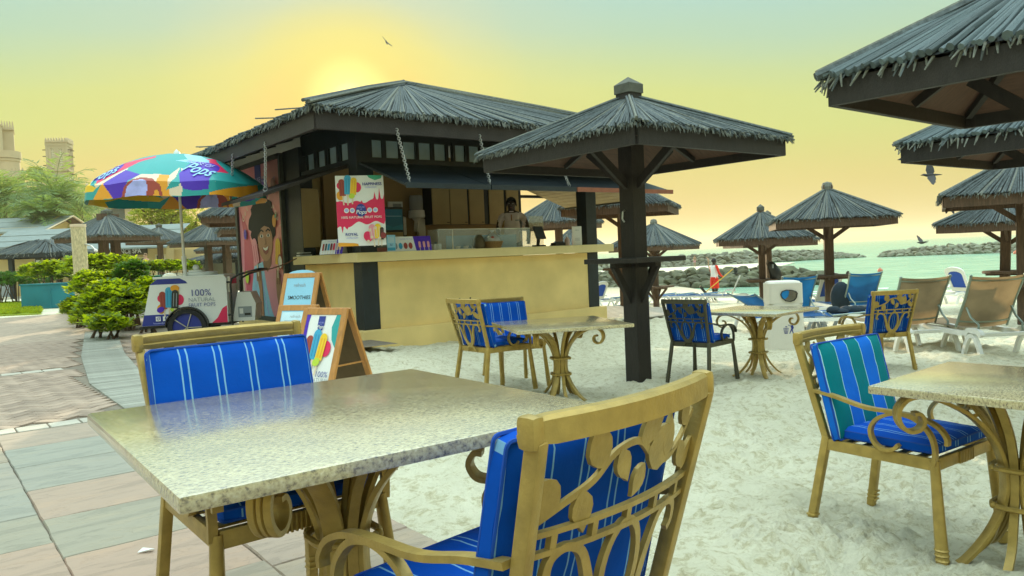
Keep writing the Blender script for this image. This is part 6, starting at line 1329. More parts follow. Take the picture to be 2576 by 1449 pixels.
# ------------------------------------------------------------------ bag, towels, tubes
bg = thing('backpack', 'black backpack hanging on a brown umbrella post', 'bag', (bagx+.26, bagy-.18, bagz-.33), 0); bg.scale = (.8, .8, .8)
b = MB(); vs = []; b.tube([(-.10, 0, .36), (-.06, 0, .25), (.05, 0, .02), (.13, -.01, -.22), (.16, -.01, -.36)], [.06, .15, .20, .24, .10], 12, BLACK); b.build('bag_body', bg, None, 60)
b = MB(); b.tube([(-.10, .02, .34), (-.18, .05, .42), (-.2, .08, .3), (-.16, .02, .1), (-.05, .0, -.2)], .016, 6, BLACK); b.box((-.06, -.16, .2), (.06, .02, .14), INKGRY); b.build('strap', bg, None, 60)
tw = MB(); q = [(x_*.22, .02*math.sin(x_*9), -z_*.5) for z_ in np.linspace(0, 1, 6) for x_ in np.linspace(0, 1, 6)]; tw.raw(q+[(x_, y_+.015, z_) for x_, y_, z_ in q], [(j*6+i, j*6+i+1, j*6+i+7, j*6+i+6) for j in range(5) for i in range(5)]+[(36+j*6+i, 36+j*6+i+6, 36+j*6+i+7, 36+j*6+i+1) for j in range(5) for i in range(5)], INKB)
tag(tw.build('towel', None, None, 60, (bagx+.1, bagy-.22, zpx(1918, 712, bagy))), 'dark blue towel hung under the round shelf below the backpack', 'towel')
x, y = atpx(2113, 15.9); tw = MB(); tw.ball((0, 0, .52), (.22, .14, .32), 16, pm('dark_towelling', (.008, .02, .032), .9, 0, .2, 8), None, 10); tag(tw.build('draped_towel', None, None, 60, (x, y, H(x, y))), 'dark teal towel draped over a chair behind the pale ridged umbrella post', 'towel')
x, y = atpx(2060, 15); tw = MB()
for i in range(6): tw.ball((-.28+.11*i, random.uniform(-.05, .05), .40), (.13, .16, random.uniform(.05, .10)), 10, MATS['dark_towelling'])
tag(tw.build('crumpled_towel', None, None, 60, (x, y-1.35, H(x, y))), 'crumpled dark towel on the flat blue lounger behind the bin', 'towel')
b = MB(); TQ = pm('turquoise_inflatable', (.02, .50, .55), .4)
for k in range(4): b.tube([(1.0*math.cos(a)-.6+.7*k, .5*math.sin(a), .12+.15*(k % 2)) for a in [2*PI*i/16 for i in range(17)]], .13, 7, TQ, caps=False)
q = gz(2010, 700, -1.62); tag(b.build('inflatable_ring', None, None, 60, (q.x, q.y, -1.62)), 'heap of turquoise inflatable rings at the tip of the near breakwater', 'inflatable')
b = MB(); b.tube([(-.05, 0, .05), (.03, .03, .05), (.05, 0, .05)], .0, 4, INKW) if False else None
b.raw([(0, 0, .004), (.05, .01, .012), (.055, .03, .006), (.01, .025, .014), (0, 0, .001), (.05, .01, .008), (.055, .03, .002), (.01, .025, .010)], [(0, 1, 2, 3), (7, 6, 5, 4), (0, 4, 5, 1), (1, 5, 6, 2), (2, 6, 7, 3), (3, 7, 4, 0)], INKW); q = gz(346, 1392, 0.0)
b = MB(); b.raw([(0, 0, .004), (.05, .01, .012), (.055, .03, .006), (.01, .025, .014), (0, 0, .001), (.05, .01, .008), (.055, .03, .002), (.01, .025, .010)], [(0, 1, 2, 3), (7, 6, 5, 4), (0, 4, 5, 1), (1, 5, 6, 2), (2, 6, 7, 3), (3, 7, 4, 0)], INKW)
tag(b.build('scrap_of_paper', None, None, None, (q.x, q.y, .0)), 'scrap of white paper on the stone slabs under the near table', 'litter')
# ------------------------------------------------------------------ buoys, ship, birds
BUOY = pm('faded_red_buoy', (.60, .16, .10), .6, 0, .15, 8)
for u, v, r, lab in ((2214, 681, .23, 'faded red buoy floating left of the taupe loungers, nearest the beach'), (2527, 670, .32, 'pale red buoy far right of the bay, before the right breakwater'), (2243, 643, .38, 'small pink buoy at the left foot of the right breakwater'), (2556, 637, .38, 'pink buoy at the foot of the right breakwater beside the leaning post')):
    q = gz(u, v, -1.62); b = MB(); b.lathe([(0, -r), (r*.7, -r*.7), (r, 0), (r*.75, r*.65), (r*.2, r*.95), (r*.16, r*1.2), (0, r*1.22)], 14, BUOY); tag(b.build('buoy', None, None, 50, tuple(q)), lab, 'buoy', 'buoys in the bay')
SHIPM = pm('grey_ship_paint', (.20, .19, .17), .9, 0, .05, .02)
def shipat(u, v, Y): p = at(u, v, Y); return (p.x, Y, -1.7)
sh = thing('dredger_ship', 'hazy dredger ship with a crane far out on the horizon', 'ship', shipat(2435, 590, 4200), R_(4)); k = 4200/1936
b = MB(); b.prism([(-20*k, 0), (19*k, 0), (21*k, 4.5*k), (6*k, 4*k), (-18*k, 4.5*k), (-21*k, 5*k)], 9*k, XZ(), SHIPM); b.build('hull', sh)
b = MB(); b.box((-14*k, 0, 7*k), (10*k, 8*k, 7*k), SHIPM); b.box((-16*k, 0, 11*k), (5*k, 5*k, 4*k), SHIPM); b.beam((-7*k, 0, 4*k), (-7*k, 0, 19*k), 3.4*k, 3*k, SHIPM); b.beam((-3*k, 0, 4*k), (-3*k, 0, 11*k), 3*k, 3*k, SHIPM); b.build('superstructure', sh)
b = MB(); b.beam((8*k, 0, 4*k), (12*k, 0, 12*k), 2.4*k, 2*k, SHIPM); b.beam((11*k, 0, 9*k), (16*k, 0, 17*k), 1.3*k, 1.3*k, SHIPM); b.beam((16*k, 0, 17*k), (19*k, 0, 11*k), 1.5*k, 1.3*k, SHIPM); b.box((9*k, 0, 7*k), (6*k, 4*k, 6*k), SHIPM); b.build('crane', sh)
sh2 = thing('small_vessel', 'tiny hazy vessel on the horizon right of the dredger', 'ship', shipat(2484, 588, 4300), 0); b = MB(); b.prism([(-4*k, 0), (4*k, 0), (5*k, 2*k), (-5*k, 2*k)], 3*k, XZ(), SHIPM); b.build('hull', sh2); b = MB(); b.box((0, 0, 3.4*k), (4*k, 2*k, 3*k), SHIPM); b.build('cabin', sh2)
FEA = pm('black_feathers', (.022, .022, .024), .6, 0, .3, 30)
def crow(label, u, v, Y, span, head, wl, wr, pitch=0):
    """head = heading in the picture plane; wl, wr = wing raise angles"""
    p = at(u, v, Y); t = thing('crow', label, 'bird', tuple(p), head, 'crows flying over the beach'); s = span/.9
    t.rotation_euler = (pitch, 0, head)
    b = MB(); b.tube([(0, -.30*s, .0), (0, -.16*s, .005*s), (0, -.08*s, 0), (0, .03*s, .0), (0, .11*s, .01*s), (0, .155*s, .025*s), (0, .19*s, .022*s), (0, .245*s, .012*s)], [.012*s, .028*s, .048*s, .055*s, .038*s, .034*s, .024*s, .004*s], 9, FEA); b.build('body', t, None, 60)
    b = MB(); q = [(-.02*s, -.14*s), (.02*s, -.14*s), (.055*s, -.31*s), (.02*s, -.325*s), (-.02*s, -.325*s), (-.055*s, -.31*s)]; b.prism(q, .008*s, ((0, 0, 0), (1, 0, 0), (0, 1, 0), (0, 0, 1)), FEA); b.build('tail', t)
    for sx, a in ((-1, wl), (1, wr)):
        W = [(.03, .07), (.16, .10), (.28, .07), (.45, .03)]; tips = []
        for i in range(6): f = i/5; tips += [(.47-.10*f, -.02-.07*f), (.40-.09*f, -.035-.05*f)]
        W += tips+[(.22, -.12), (.10, -.13), (.03, -.09)]
        M = Matrix.Rotation(-a if sx > 0 else a, 4, 'Y'); b = MB(); b.prism([(sx*x*s, y*s) for x, y in W], .010*s, ((0, 0, .02*s), (1, 0, 0), (0, 1, 0), (0, 0, 1)), FEA, M); b.build('wing', t)
    return t
crow('large black crow with raised wings left of the second umbrella at the right edge', 2290, 402, 16, .92, R_(80), R_(-15), R_(62))
crow('smaller black crow flying just below the large crow', 2339, 441, 20, .80, R_(75), R_(-42), R_(70))
crow('dark crow skimming over the top of the right breakwater', 2318, 611, 60, 1.5, R_(100), R_(8), R_(48))
crow('black crow flying low over the water beside the seated man', 2136, 694, 22, .55, R_(-120), R_(-35), R_(30))
crow('tiny dark bird high in the sky above the kiosk roof', 972, 106, 34, .62, R_(20), R_(50), R_(-35), .7)
crow('dark crow passing under the third umbrella at the right edge', 2391, 512, 17.5, .5, R_(-80), R_(-60), R_(-70))
crow('white headed gull far off behind the sweeper broom, wings folded up', 1850, 688, 50, .9, R_(60), R_(60), R_(65))
# ------------------------------------------------------------------ people
def skinbody(name, joints, edges, mats, matfn, parent, lv=2):
    """one continuous figure: joints {name: (x,y,z,r)} joined by edges, grown with a skin and smoothed"""
    names = list(joints); me = bpy.data.meshes.new(name); me.from_pydata([joints[k][:3] for k in names], [(names.index(a), names.index(c)) for a, c in edges], [])
    o = bpy.data.objects.new(name, me); COL.objects.link(o); md = o.modifiers.new('skin', 'SKIN'); md.use_smooth_shade = True; o.modifiers.new('sub', 'SUBSURF').levels = lv
    if not me.skin_vertices: me.skin_vertices.new() if hasattr(me.skin_vertices, 'new') else None
    for i, k in enumerate(names):
        r = joints[k][3]; sv = me.skin_vertices[0].data[i]; sv.radius = r if isinstance(r, tuple) else (r, r); sv.use_root = (k == 'pelvis')
    dg = bpy.context.evaluated_depsgraph_get(); m2 = bpy.data.meshes.new_from_object(o.evaluated_get(dg)); bpy.data.objects.remove(o)
    m2.name = name
    m2.materials.clear()
    for m in mats: m2.materials.append(m)
    for p in m2.polygons: p.material_index = matfn(p.center); p.use_smooth = True
    return ob(name, m2, parent)
BE = [('pelvis', 'belly'), ('belly', 'chest'), ('chest', 'collar'), ('collar', 'neck'), ('neck', 'head'), ('head', 'crown')]+[(a+s, c+s) for s in 'LR' for a, c in (('sh', 'el'), ('el', 'wr'), ('wr', 'pa'), ('hip', 'kn'), ('kn', 'an'), ('an', 'toe'))]+[('collar', 'shL'), ('collar', 'shR'), ('pelvis', 'hipL'), ('pelvis', 'hipR')]
def pose(h=1.75, **kw_):
    s = h/1.75; J = dict(pelvis=(0, 0, .95, .135), belly=(0, .01, 1.10, .135), chest=(0, 0, 1.28, .15), collar=(0, -.01, 1.43, .10), neck=(0, .0, 1.51, .055), head=(0, .02, 1.60, (.085, .10)), crown=(0, .01, 1.69, (.078, .09)),
        shL=(-.185, -.01, 1.42, .062), elL=(-.24, -.03, 1.14, .047), wrL=(-.25, .05, .90, .034), paL=(-.25, .08, .82, .036), shR=(.185, -.01, 1.42, .062), elR=(.24, -.03, 1.14, .047), wrR=(.25, .05, .90, .034), paR=(.25, .08, .82, .036),
        hipL=(-.095, 0, .88, .098), knL=(-.105, .02, .50, .066), anL=(-.11, -.02, .09, .044), toeL=(-.12, .13, .035, .036), hipR=(.095, 0, .88, .098), knR=(.105, .02, .50, .066), anR=(.11, -.02, .09, .044), toeR=(.12, .13, .035, .036))
    for k, v in kw_.items(): J[k] = v+(J[k][3],) if len(v) == 3 else v
    return {k: (v[0]*s, v[1]*s, v[2]*s, tuple(q*s for q in v[3]) if isinstance(v[3], tuple) else v[3]*s) for k, v in J.items()}
def hand(J, E, s, d, curl=.0):
    """five short unequal fingers fanned from the palm"""
    p = Vector(J['pa'+s][:3]); w = Vector(J['wr'+s][:3]); ax = (p-w).normalized(); sd = ax.cross(Vector(d)).normalized(); nn = sd.cross(ax)
    for i, (k, L) in enumerate(zip((-1.5, -.5, .5, 1.5), (.055, .07, .075, .062))):
        a = p+sd*k*.018+ax*.02; m_ = a+ax*L*.6+nn*curl*.5; e = a+ax*L*(1-.4*abs(curl)*10*.5)+nn*curl*1.3
        for q, nm in ((m_, 'f%s%da' % (s, i)), (e, 'f%s%db' % (s, i))): J[nm] = (*q, .0085)
        E += [('pa'+s, 'f%s%da' % (s, i)), ('f%s%da' % (s, i), 'f%s%db' % (s, i))]
    t1 = w+ax*.03+sd*.035+nn*.012; t2 = t1+ax*.04+sd*.012; J['t%sa' % s] = (*t1, .011); J['t%sb' % s] = (*t2, .009); E += [('wr'+s, 't%sa' % s), ('t%sa' % s, 't%sb' % s)]
def head_bits(t, J, hair, skin, long=0):
    c = Vector(J['head'][:3]); k = Vector(J['crown'][:3]); s = J['crown'][3][0]/.078
    b = MB(); ctr = c.lerp(k, .55); vs = []; n, m_ = 16, 8
    for i in range(m_+1):
        for j in range(n):
            th = PI*.60*i/m_; ph = 2*PI*j/n; r = Vector((.098*s, .118*s, .115*s)); fr = math.sin(ph)
            if fr > .2: th *= .62
            q = Vector((r.x*math.sin(th)*math.cos(ph), r.y*math.sin(th)*math.sin(ph)-.012*s, r.z*math.cos(th))); q *= 1+.05*mnoise.noise(q*30); vs.append(tuple(ctr+q))
    b.raw(vs, [(i*n+j, i*n+(j+1) % n, (i+1)*n+(j+1) % n, (i+1)*n+j) for i in range(m_) for j in range(n)], hair); b.build('hair', t, None, 60)
    b = MB(); b.ball(tuple(c+Vector((0, .108*s, .010*s))), (.015*s, .022*s, .026*s), 8, skin)
    for sx in (-1, 1): b.ball(tuple(c+Vector((sx*.092*s, .0, .015*s))), (.012*s, .022*s, .032*s), 8, skin)
    b.build('nose_and_ears', t, None, 60)
    b = MB()
    for sx in (-1, 1): b.ball(tuple(c+Vector((sx*.034*s, .092*s, .036*s))), (.013*s, .010*s, .008*s), 8, INKW); b.ball(tuple(c+Vector((sx*.034*s, .100*s, .036*s))), (.006*s, .004*s, .006*s), 6, BLACK)
    b.build('eyes', t, None, 60); b = MB(); b.ball(tuple(c+Vector((0, .094*s, -.040*s))), (.024*s, .010*s, .006*s), 8, INKBR2); b.build('mouth', t, None, 60)
# vendor behind the counter
l = onplane(1290, 600, (0, .92, 0), (0, 1, 0)); vp = kw(l.x, .92, .55); hz_ = zpx(1288, 497, vp.y); vh = 1.76
ven = thing('person', 'person in a pale polo shirt serving behind the kiosk counter', 'person', (vp.x, vp.y, hz_-vh), R_(176)); J = pose(vh, shL=(-.20, -.01, 1.40, .07), shR=(.20, -.01, 1.40, .07), chest=(0, 0, 1.26, .165), belly=(0, .02, 1.08, .155), elL=(-.30, .02, 1.15), wrL=(-.30, .14, .97), paL=(-.30, .20, .92), elR=(.27, .0, 1.14), wrR=(.22, .2, 1.04), paR=(.20, .27, 1.03)); E = list(BE)
for s_ in 'LR': hand(J, E, s_, (0, 1, .3), .02)
POLO = pm('pale_pink_polo', (.84, .74, .72), .85, 0, .1, 10, .3, 30)
zs_ = lambda c: 1 if (c.z > .93*vh/1.75 and c.z < 1.47*vh/1.75 and abs(c.x) < .235+.045*((c.z-1.15)/.3)) else (2 if c.z <= .93*vh/1.75 and abs(c.x) < .25 else 0)
vb = skinbody('body', J, E, [SKIN_D, POLO, INKBLK], zs_, ven); head_bits(ven, J, HAIR, SKIN_D)
b = MB(); b.tube([(.075*math.cos(a), .065*math.sin(a)-.005, 1.475+.018*math.sin(a)) for a in [2*PI*i/16 for i in range(17)]], .016, 6, POLO, caps=False); b.box((0, .128, 1.38), (.022, .01, .12), INKSK); b.box((-.11, .158, 1.33), (.085, .01, .018), INKGRY); b.build('collar_and_badge', ven, None, 60)
# sweeper in red and white
x, y = atpx(1795, 31.2); sw_ = thing('person', 'person in a white and red shirt and red shorts holding a yellow broom', 'person', (x, y, H(x, y)), R_(-62)); hh = zpx(1800, 650, y)-H(x, y)
J = pose(hh, elR=(.22, .05, 1.16), wrR=(.16, .24, 1.02), paR=(.14, .30, 1.00), elL=(-.21, .06, 1.15), wrL=(-.10, .26, 1.0), paL=(-.06, .31, .99), toeL=(-.12, .14, .03), anL=(-.11, .10, .09), anR=(.11, -.12, .09), toeR=(.12, .03, .035)); E = list(BE)
for s_ in 'LR': hand(J, E, s_, (0, 0, 1), .03)
RED = pm('red_cloth', (.72, .030, .012), .8, 0, .08, 8); WSH = pm('white_cloth', (.78, .76, .74), .85, 0, .05, 8); ks = hh/1.75
def mf(c):
    z = c.z/ks
    if z > 1.47 or z < .52: return 0
    if abs(c.x)/ks > .15 and z > .98: return 2 if z > 1.02 or abs(c.x)/ks > .15 else 0
    if z < .97: return 2 if abs(c.x)/ks < .22 and c.y/ks < .2 else 0
    return 1 if c.y/ks < .17 else 0
skinbody('body', J, E, [SKIN_D, WSH, RED], mf, sw_); head_bits(sw_, J, HAIR, SKIN_D)
b = MB()
for sx in (-1, 1): b.lathe([(.108, 0), (.112, -.2), (.115, -.36), (.10, -.36), (.095, 0)], 12, RED, None, (sx*.095*ks, .005, .90*ks))
b.lathe([(.155, .0), (.15, -.08), (.14, -.10)], 14, RED, None, (0, .0, .99*ks)); b.build('shorts', sw_, None, 60)
p0 = at(1775, 735, y-.3); p1 = at(1843, 677, y-.25)
br = thing('broom', 'yellow handled broom held slantwise by the person in red', 'broom', tuple(p0)); d = p1-p0; b = MB(); b.tube([(0, 0, 0), tuple(d)], .020, 7, pm('yellow_handle', (.62, .40, .03), .5)); b.build('handle', br, None, 50); b = MB(); u_ = d.normalized(); sd = Vector((u_.z, 0, -u_.x)); b.beam(tuple(-sd*.32-u_*.02), tuple(sd*.32-u_*.02), .08, .09, BLACK); b.build('broom_head', br)
# bathers, seated man, man by the spa
def bather(label, u, v, Y, h, z, mats, rz=0, hair=HAIRB, **kw_):
    p = at(u, v, Y); t = thing('person', label, 'person', (p.x, Y, z if z is not None else p.z), rz); J = pose(h, **kw_); s = h/1.75
    skinbody('body', J, list(BE), mats, lambda c: 1 if .70 < c.z/s < .98 and abs(c.x)/s < .22 else 0, t, 1)
    head_bits(t, J, hair, mats[0]); return t
bather('person in swimming trunks standing far off on the sand bar', 1748, 672, 82, 1.25, None, [SKIN_L, INKPK3], .3)
bather('person bathing near the sweeper shoulder on the far sand bar, bending forward', 1783, 676, 80, 1.3, None, [SKIN_L, INKSK], 1.2, collar=(0, .12, 1.38, .10), neck=(0, .18, 1.45, .055), head=(0, .22, 1.53, (.085, .10)), crown=(0, .24, 1.62, (.078, .09)), shL=(-.18, .10, 1.37, .062), shR=(.18, .10, 1.37, .062))
x, y = atpx(2143, 16.6); zt = zpx(2147, 696, y)
seated = dict(hipL=(-.10, .05, .93, .098), knL=(-.12, .46, 1.0, .066), anL=(-.12, .75, .85, .044), toeL=(-.12, .85, .93, .036), hipR=(.10, .05, .93, .098), knR=(.12, .46, 1.0, .066), anR=(.12, .75, .85, .044), toeR=(.12, .85, .93, .036))
bather('bare backed man sitting on a lounger looking out to sea', 2145, 715, y, 1.74, zt-1.74, [SKIN_L, INKB], R_(-5), pm('brown_hair', (.10, .055, .03), .8, 0, .3, 30), **seated)
x, y = atpx(370, 40); zt = zpx(370, 637, y)
bather('bare chested man with folded arms behind the hedge by the spa', 370, 700, y, 1.78, zt-1.78, [SKIN_L, INKB], R_(150), HAIRB, elL=(-.27, .06, 1.17), wrL=(-.05, .20, 1.22), paL=(.03, .20, 1.23), elR=(.27, .06, 1.17), wrR=(.05, .22, 1.20), paR=(-.03, .22, 1.21))
for u, v, lab in ((1908, 706, 'head of a bather just right of the hanging backpack'), (1930, 704, 'second bather with fair hair resting in the shallows beyond the bin')):
    q = gz(u, v+8, -1.66); t = thing('person', lab, 'person', tuple(q)); b = MB(); b.tube([(0, 0, -.3), (0, 0, .05), (0, 0, .12), (0, .0, .2)], [.22, .20, .10, .06], 10, SKIN_L); b.ball((0, .02, .33), (.09, .10, .125), 12, SKIN_L); b.ball((0, .11, .32), (.015, .02, .025), 6, SKIN_L); b.build('body', t, None, 60); b = MB(); b.ball((0, -.01, .375), (.098, .105, .10), 12, HAIRB); b.build('hair', t, None, 60)
# ------------------------------------------------------------------ planting
def leafset(b, c, n, L, up=.6, mat=None, wd=.42):
    """a rosette of n leaves round c"""
    c = Vector(c); a0 = random.uniform(0, 6.3)
    for i in range(n):
        a = a0+2*PI*i/n*1.0+random.uniform(-.3, .3); el = random.uniform(.15, 1.2)*up+.1; l = L*random.uniform(.7, 1.15)
        d = Vector((math.cos(a)*math.cos(el), math.sin(a)*math.cos(el), math.sin(el))); s = Vector((-math.sin(a), math.cos(a), 0))*l*wd*.5; dr = Vector((0, 0, -l*.12))
        b.raw([c, c+d*l*.55-s*.8, c+d*l*.85-s+dr*.5, c+d*l+dr, c+d*l*.85+s+dr*.5, c+d*l*.55+s*.8], [(0, 1, 2, 3), (0, 3, 4, 5)], mat)
def clump(b, c, rad, n, leaf, nl=8, mat=None, flat=.8, low=-.2):
    for i in range(n):
        while True:
            p = Vector((random.uniform(-1, 1), random.uniform(-1, 1), random.uniform(low, 1)))
            if p.length < 1: break
        p = p.normalized()*(p.length**.35); k = 1+.22*mnoise.noise(p*2.2+Vector(c))
        q = Vector((c[0]+p.x*rad[0]*k, c[1]+p.y*rad[1]*k, c[2]+p.z*rad[2]*k)); leafset(b, q, nl, leaf, .75, (LEAFO if random.random() < .38 else LEAFM) if mat is LEAFM else mat)
def bush(label, parts, leaf, n, mat=LEAFM, name='shrub', cat='shrub', stem=True, grp=None, nl=8):
    x, y = parts[0][0][:2]; t = thing(name, label, cat, (x, y, 0), 0, grp); b = MB()
    for c, r, f in parts: clump(b, (c[0]-x, c[1]-y, c[2]), r, int(n*f), leaf, nl, mat)
    stuff(b.build('foliage', t))
    for c, r, f in parts:
        for k in range(4): b = MB(); b.tube([(c[0]-x+random.uniform(-.2, .2), c[1]-y+random.uniform(-.2, .2), -.1), (c[0]-x+random.uniform(-.5, .5)*r[0], c[1]-y+random.uniform(-.5, .5)*r[1], c[2]+.3*r[2])], [.03, .012], 5, BRWOOD); b.build('stem', t)
    return t
def W(u, v, Y): p = at(u, v, Y); return (p.x, Y, p.z)
bush('large bright green shrub beside the cart at the end of the paving', [(W(270, 785, 15.5), (.62, .6, .33), 1), (W(335, 772, 15.2), (.5, .5, .34), .8), (W(240, 728, 17), (.5, .5, .38), .8), (W(318, 722, 17.2), (.45, .45, .38), .8), (W(285, 757, 15.6), (.55, .6, .38), 1), (W(372, 750, 15.6), (.26, .3, .38), .5), (W(205, 782, 16.5), (.38, .4, .28), .5)], .135, 330, LEAFM)
bush('darker rounded shrub rising in the middle of the bright shrubs', [(W(332, 696, 16.4), (.33, .33, .32), 1)], .11, 200, LEAFD)
bush('small bright succulent plant at the edge of the paving', [(W(278, 825, 13.2), (.30, .28, .16), 1), (W(255, 812, 13.6), (.3, .25, .14), .7)], .17, 45, LEAFM, 'plant', 'plant')
bush('young leafy sprig by the cart drawbar', [(W(372, 800, 14.2), (.14, .14, .22), 1)], .14, 16, LEAFM, 'plant', 'plant')
bush('bright green hedge growing in the left teal planter', [(W(u, 690, 28.6), (.8, .5, .42), 1) for u in (108, 140, 172, 200, 230)], .22, 110, LEAFM, 'hedge', 'hedge')
bush('clipped dark green hedge at the left edge of the lawn', [(W(u, 710, 33), (1.0, .8, .42), 1) for u in (-30, 5, 40, 72)], .14, 190, LEAFD, 'hedge', 'hedge')
bush('bright hedge in the right teal planter behind the cart', [(W(u, 677, 31), (.7, .5, .30), 1) for u in (352, 385, 415, 440, 458)], .20, 90, LEAFM, 'hedge', 'hedge')
bush('tall loose shrub in front of the two posted umbrella', [(W(u, 682, 23), (.6, .5, .45), 1) for u in (205, 235, 262, 300)], .19, 120, LEAFM)
b = MB()
for i in range(1500):
    f = random.random(); p = gz(128+65*f+random.uniform(-10, 40)*f, 800, 0); p = Vector(W(random.uniform(125, 215), 0, random.uniform(17.5, 23.5))); leafset(b, (p.x, p.y, random.uniform(-.02, .16)), 5, .14, 1.0, GRASSM, .22)
tag(stuff(b.build('ground_cover')), 'low grassy ground cover beside the paving in front of the shrub', 'ground cover')
b = MB()
for i in range(2600):
    Y = random.uniform(24, 34); p = Vector(W(random.uniform(-60, 50), 0, Y)); leafset(b, (p.x, p.y, -.03), 4, .13, 1.1, GRASSM, .25)
b.raw([W(-90, 0, 23.5)[:2]+(-.02,), W(50, 0, 23.5)[:2]+(-.02,), W(50, 0, 34.5)[:2]+(-.02,), W(-90, 0, 34.5)[:2]+(-.02,)], [(0, 1, 2, 3)], GRASSM)
tag(stuff(b.build('lawn')), 'sunny strip of lawn at the left edge', 'lawn')
# teal planters
def wallbox(name, label, cat, u0, u1, vtop, Y, z0=-.05, depth=1.2, mat=TEALW, grp=None, yaw=0):
    a, c = at(u0, vtop, Y), at(u1, vtop, Y); t = thing(name, label, cat, ((a.x+c.x)/2, Y, z0), yaw, grp); w = c.x-a.x; h = (a.z+c.z)/2-z0
    b = MB(); b.box((0, depth/2, h/2), (w, depth, h), mat, b=.02); b.build('wall', t); b = MB(); b.box((0, depth/2, h+.01), (w+.06, depth+.06, .05), mat, None, .01); b.build('coping', t); return t, w, h
t, w, h = wallbox('planter', 'long teal painted planter wall at the left behind the lawn', 'planter', 50, 200, 715, 27.5)
b = MB(); b.box((w*.22, -.03, h*.40), (w*.42, .05, h*.74), TEALW); b.box((w*.015, -.06, h*.40), (.05, .04, h*.8), TEALW); b.build('raised_panel', t)
wallbox('planter', 'pale teal planter wall behind the sunlit loungers', 'planter', 355, 470, 694, 31.5, mat=pm('green_teal_wall', (.03, .42, .34), .7, 0, .12, 2))
# shower column
x, y = atpx(201, 21); zt = zpx(200, 564, y); sc_ = thing('shower_column', 'tall cream mosaic shower column rising from the shrubs', 'shower', (x, y, 0))
MOS = pm('cream_mosaic', (.58, .50, .30), .7, 0, .35, 26, .4, 60, stretch=(1, 1, .45)); r = (at(218, 600, y).x-at(184, 600, y).x)/2
b = MB(); b.lathe([(r*.98, -.1), (r, zt-.08)], 20, MOS); b.build('column', sc_, None, 40); b = MB(); b.lathe([(r*1.06, zt-.08), (r*1.08, zt-.05), (r*1.06, zt), (0, zt+.01)], 20, INKCRM); b.build('cap', sc_, None, 40)
b = MB(); b.tube([(r, -.05, zt-.55), (r+.18, -.08, zt-.60), (r+.30, -.1, zt-.72)], .022, 7, STEEL); b.ball((r+.31, -.1, zt-.74), .05, 8, INKW); b.build('shower_head', sc_, None, 50); b = MB(); b.ball((r+.03, -.05, .95), .06, 8, INKCRM); b.tube([(r, -.04, .9), (r+.02, -.04, .7)], .02, 6, INKCRM); b.build('tap', sc_, None, 50)
# ------------------------------------------------------------------ spa, house, gazebo, low far roofs
BROOF = pm('pale_grey_shingle', (.22, .26, .25), .85, 0, .2, 3, .5, 14, stretch=(.6, 4, 4)); WALLY = pm('warm_yellow_render', (.56, .42, .20), .85, 0, .08, 1.2); GLASSD = pm('dark_window', (.05, .08, .09), .15, 0, .3, 1.5); FRAMEC = pm('cream_frame', (.62, .52, .32), .6)
Y = 46.0
def P3(u, v, Y): return at(u, v, Y)
spa = thing('spa_building', 'long low yellow spa building with a pale shingle roof and a dark sign', 'building', (at(60, 650, Y).x, Y, -.05)); ox = spa.location.x
X = lambda u, yy=Y: at(u, 650, yy).x-ox
Z = lambda u, v, yy=Y: at(u, v, yy).z+.05
x0, x1 = X(-30), X(418); zt = Z(250, 626); b = MB(); b.box(((x0+x1)/2, 2.5, zt/2), (x1-x0, 5, zt), WALLY); b.build('wall', spa)
x2 = X(440); b = MB(); b.box(((x1+x2)/2, 3.2, zt/2-.1), (x2-x1, 4, zt-.2), WALLY); b.build('wall', spa)
re, rt = zt-.02, Z(250, 590)+.6
for j in range(4):       # courses of shingle
    f0, f1 = j/4, (j+1)/4; b = MB(); ya, yb = -.9+3.4*f0, -.9+3.4*f1+.1; za, zb = re+(rt-re)*f0, re+(rt-re)*f1; b.raw([(x0-.3, ya, za), (x1+.5, ya, za), (x1+.5, yb, zb), (x0-.3, yb, zb), (x0-.3, ya, za-.10), (x1+.5, ya, za-.10)], [(0, 1, 2, 3), (4, 5, 1, 0)], BROOF); b.build('roof_course', spa)
b = MB(); b.raw([(x0-.3, -.88, re-.12), (x1+.5, -.88, re-.12), (x1+.5, .1, re-.10), (x0-.3, .1, re-.10)], [(3, 2, 1, 0)], BRWOOD); b.build('eave_soffit', spa)
xs0, xs1 = X(250), X(373); zs0, zs1 = Z(310, 643), Z(310, 623.5); b = MB(); b.box(((xs0+xs1)/2, -.05, (zs0+zs1)/2), (xs1-xs0, .08, zs1-zs0), pm('dark_sign_board', (.06, .055, .04), .7, 0, .1, 3)); so = b.build('sign_board', spa)
A = Art((xs0, -.09, zs0), (1, 0, 0), (0, 0, 1), .002, .004); hh = zs1-zs0; A.text('ELEGANCE SPA', (xs1-xs0)*.505, hh*.50, hh*.80, INKW, 0, .02, 0, .87); A.build('sign_lettering', so)
def win(parent, u0, u1, v0, v1, yy=-.03, mid=True, fm=FRAMEC, gm=GLASSD, Yd=Y, panes=2):
    a, c, d, e = X(u0, Yd), X(u1, Yd), Z(u0, v1, Yd), Z(u0, v0, Yd); b = MB(); fw = .07
    b.box(((a+c)/2, yy, e-fw/2), (c-a, .09, fw), fm); b.box(((a+c)/2, yy, d+fw/2), (c-a, .09, fw), fm)
    for k in range(panes+1): b.box((a+fw/2+(c-a-fw)*k/panes, yy, (d+e)/2), (fw, .088, e-d-2*fw), fm)
    f = b.build('window', parent)
    for k in range(panes): b = MB(); wq = (c-a)/panes; b.box((a+wq*(k+.5), yy+.02, (d+e)/2), (wq-fw, .03, e-d-2*fw), gm); b.build('pane', f)
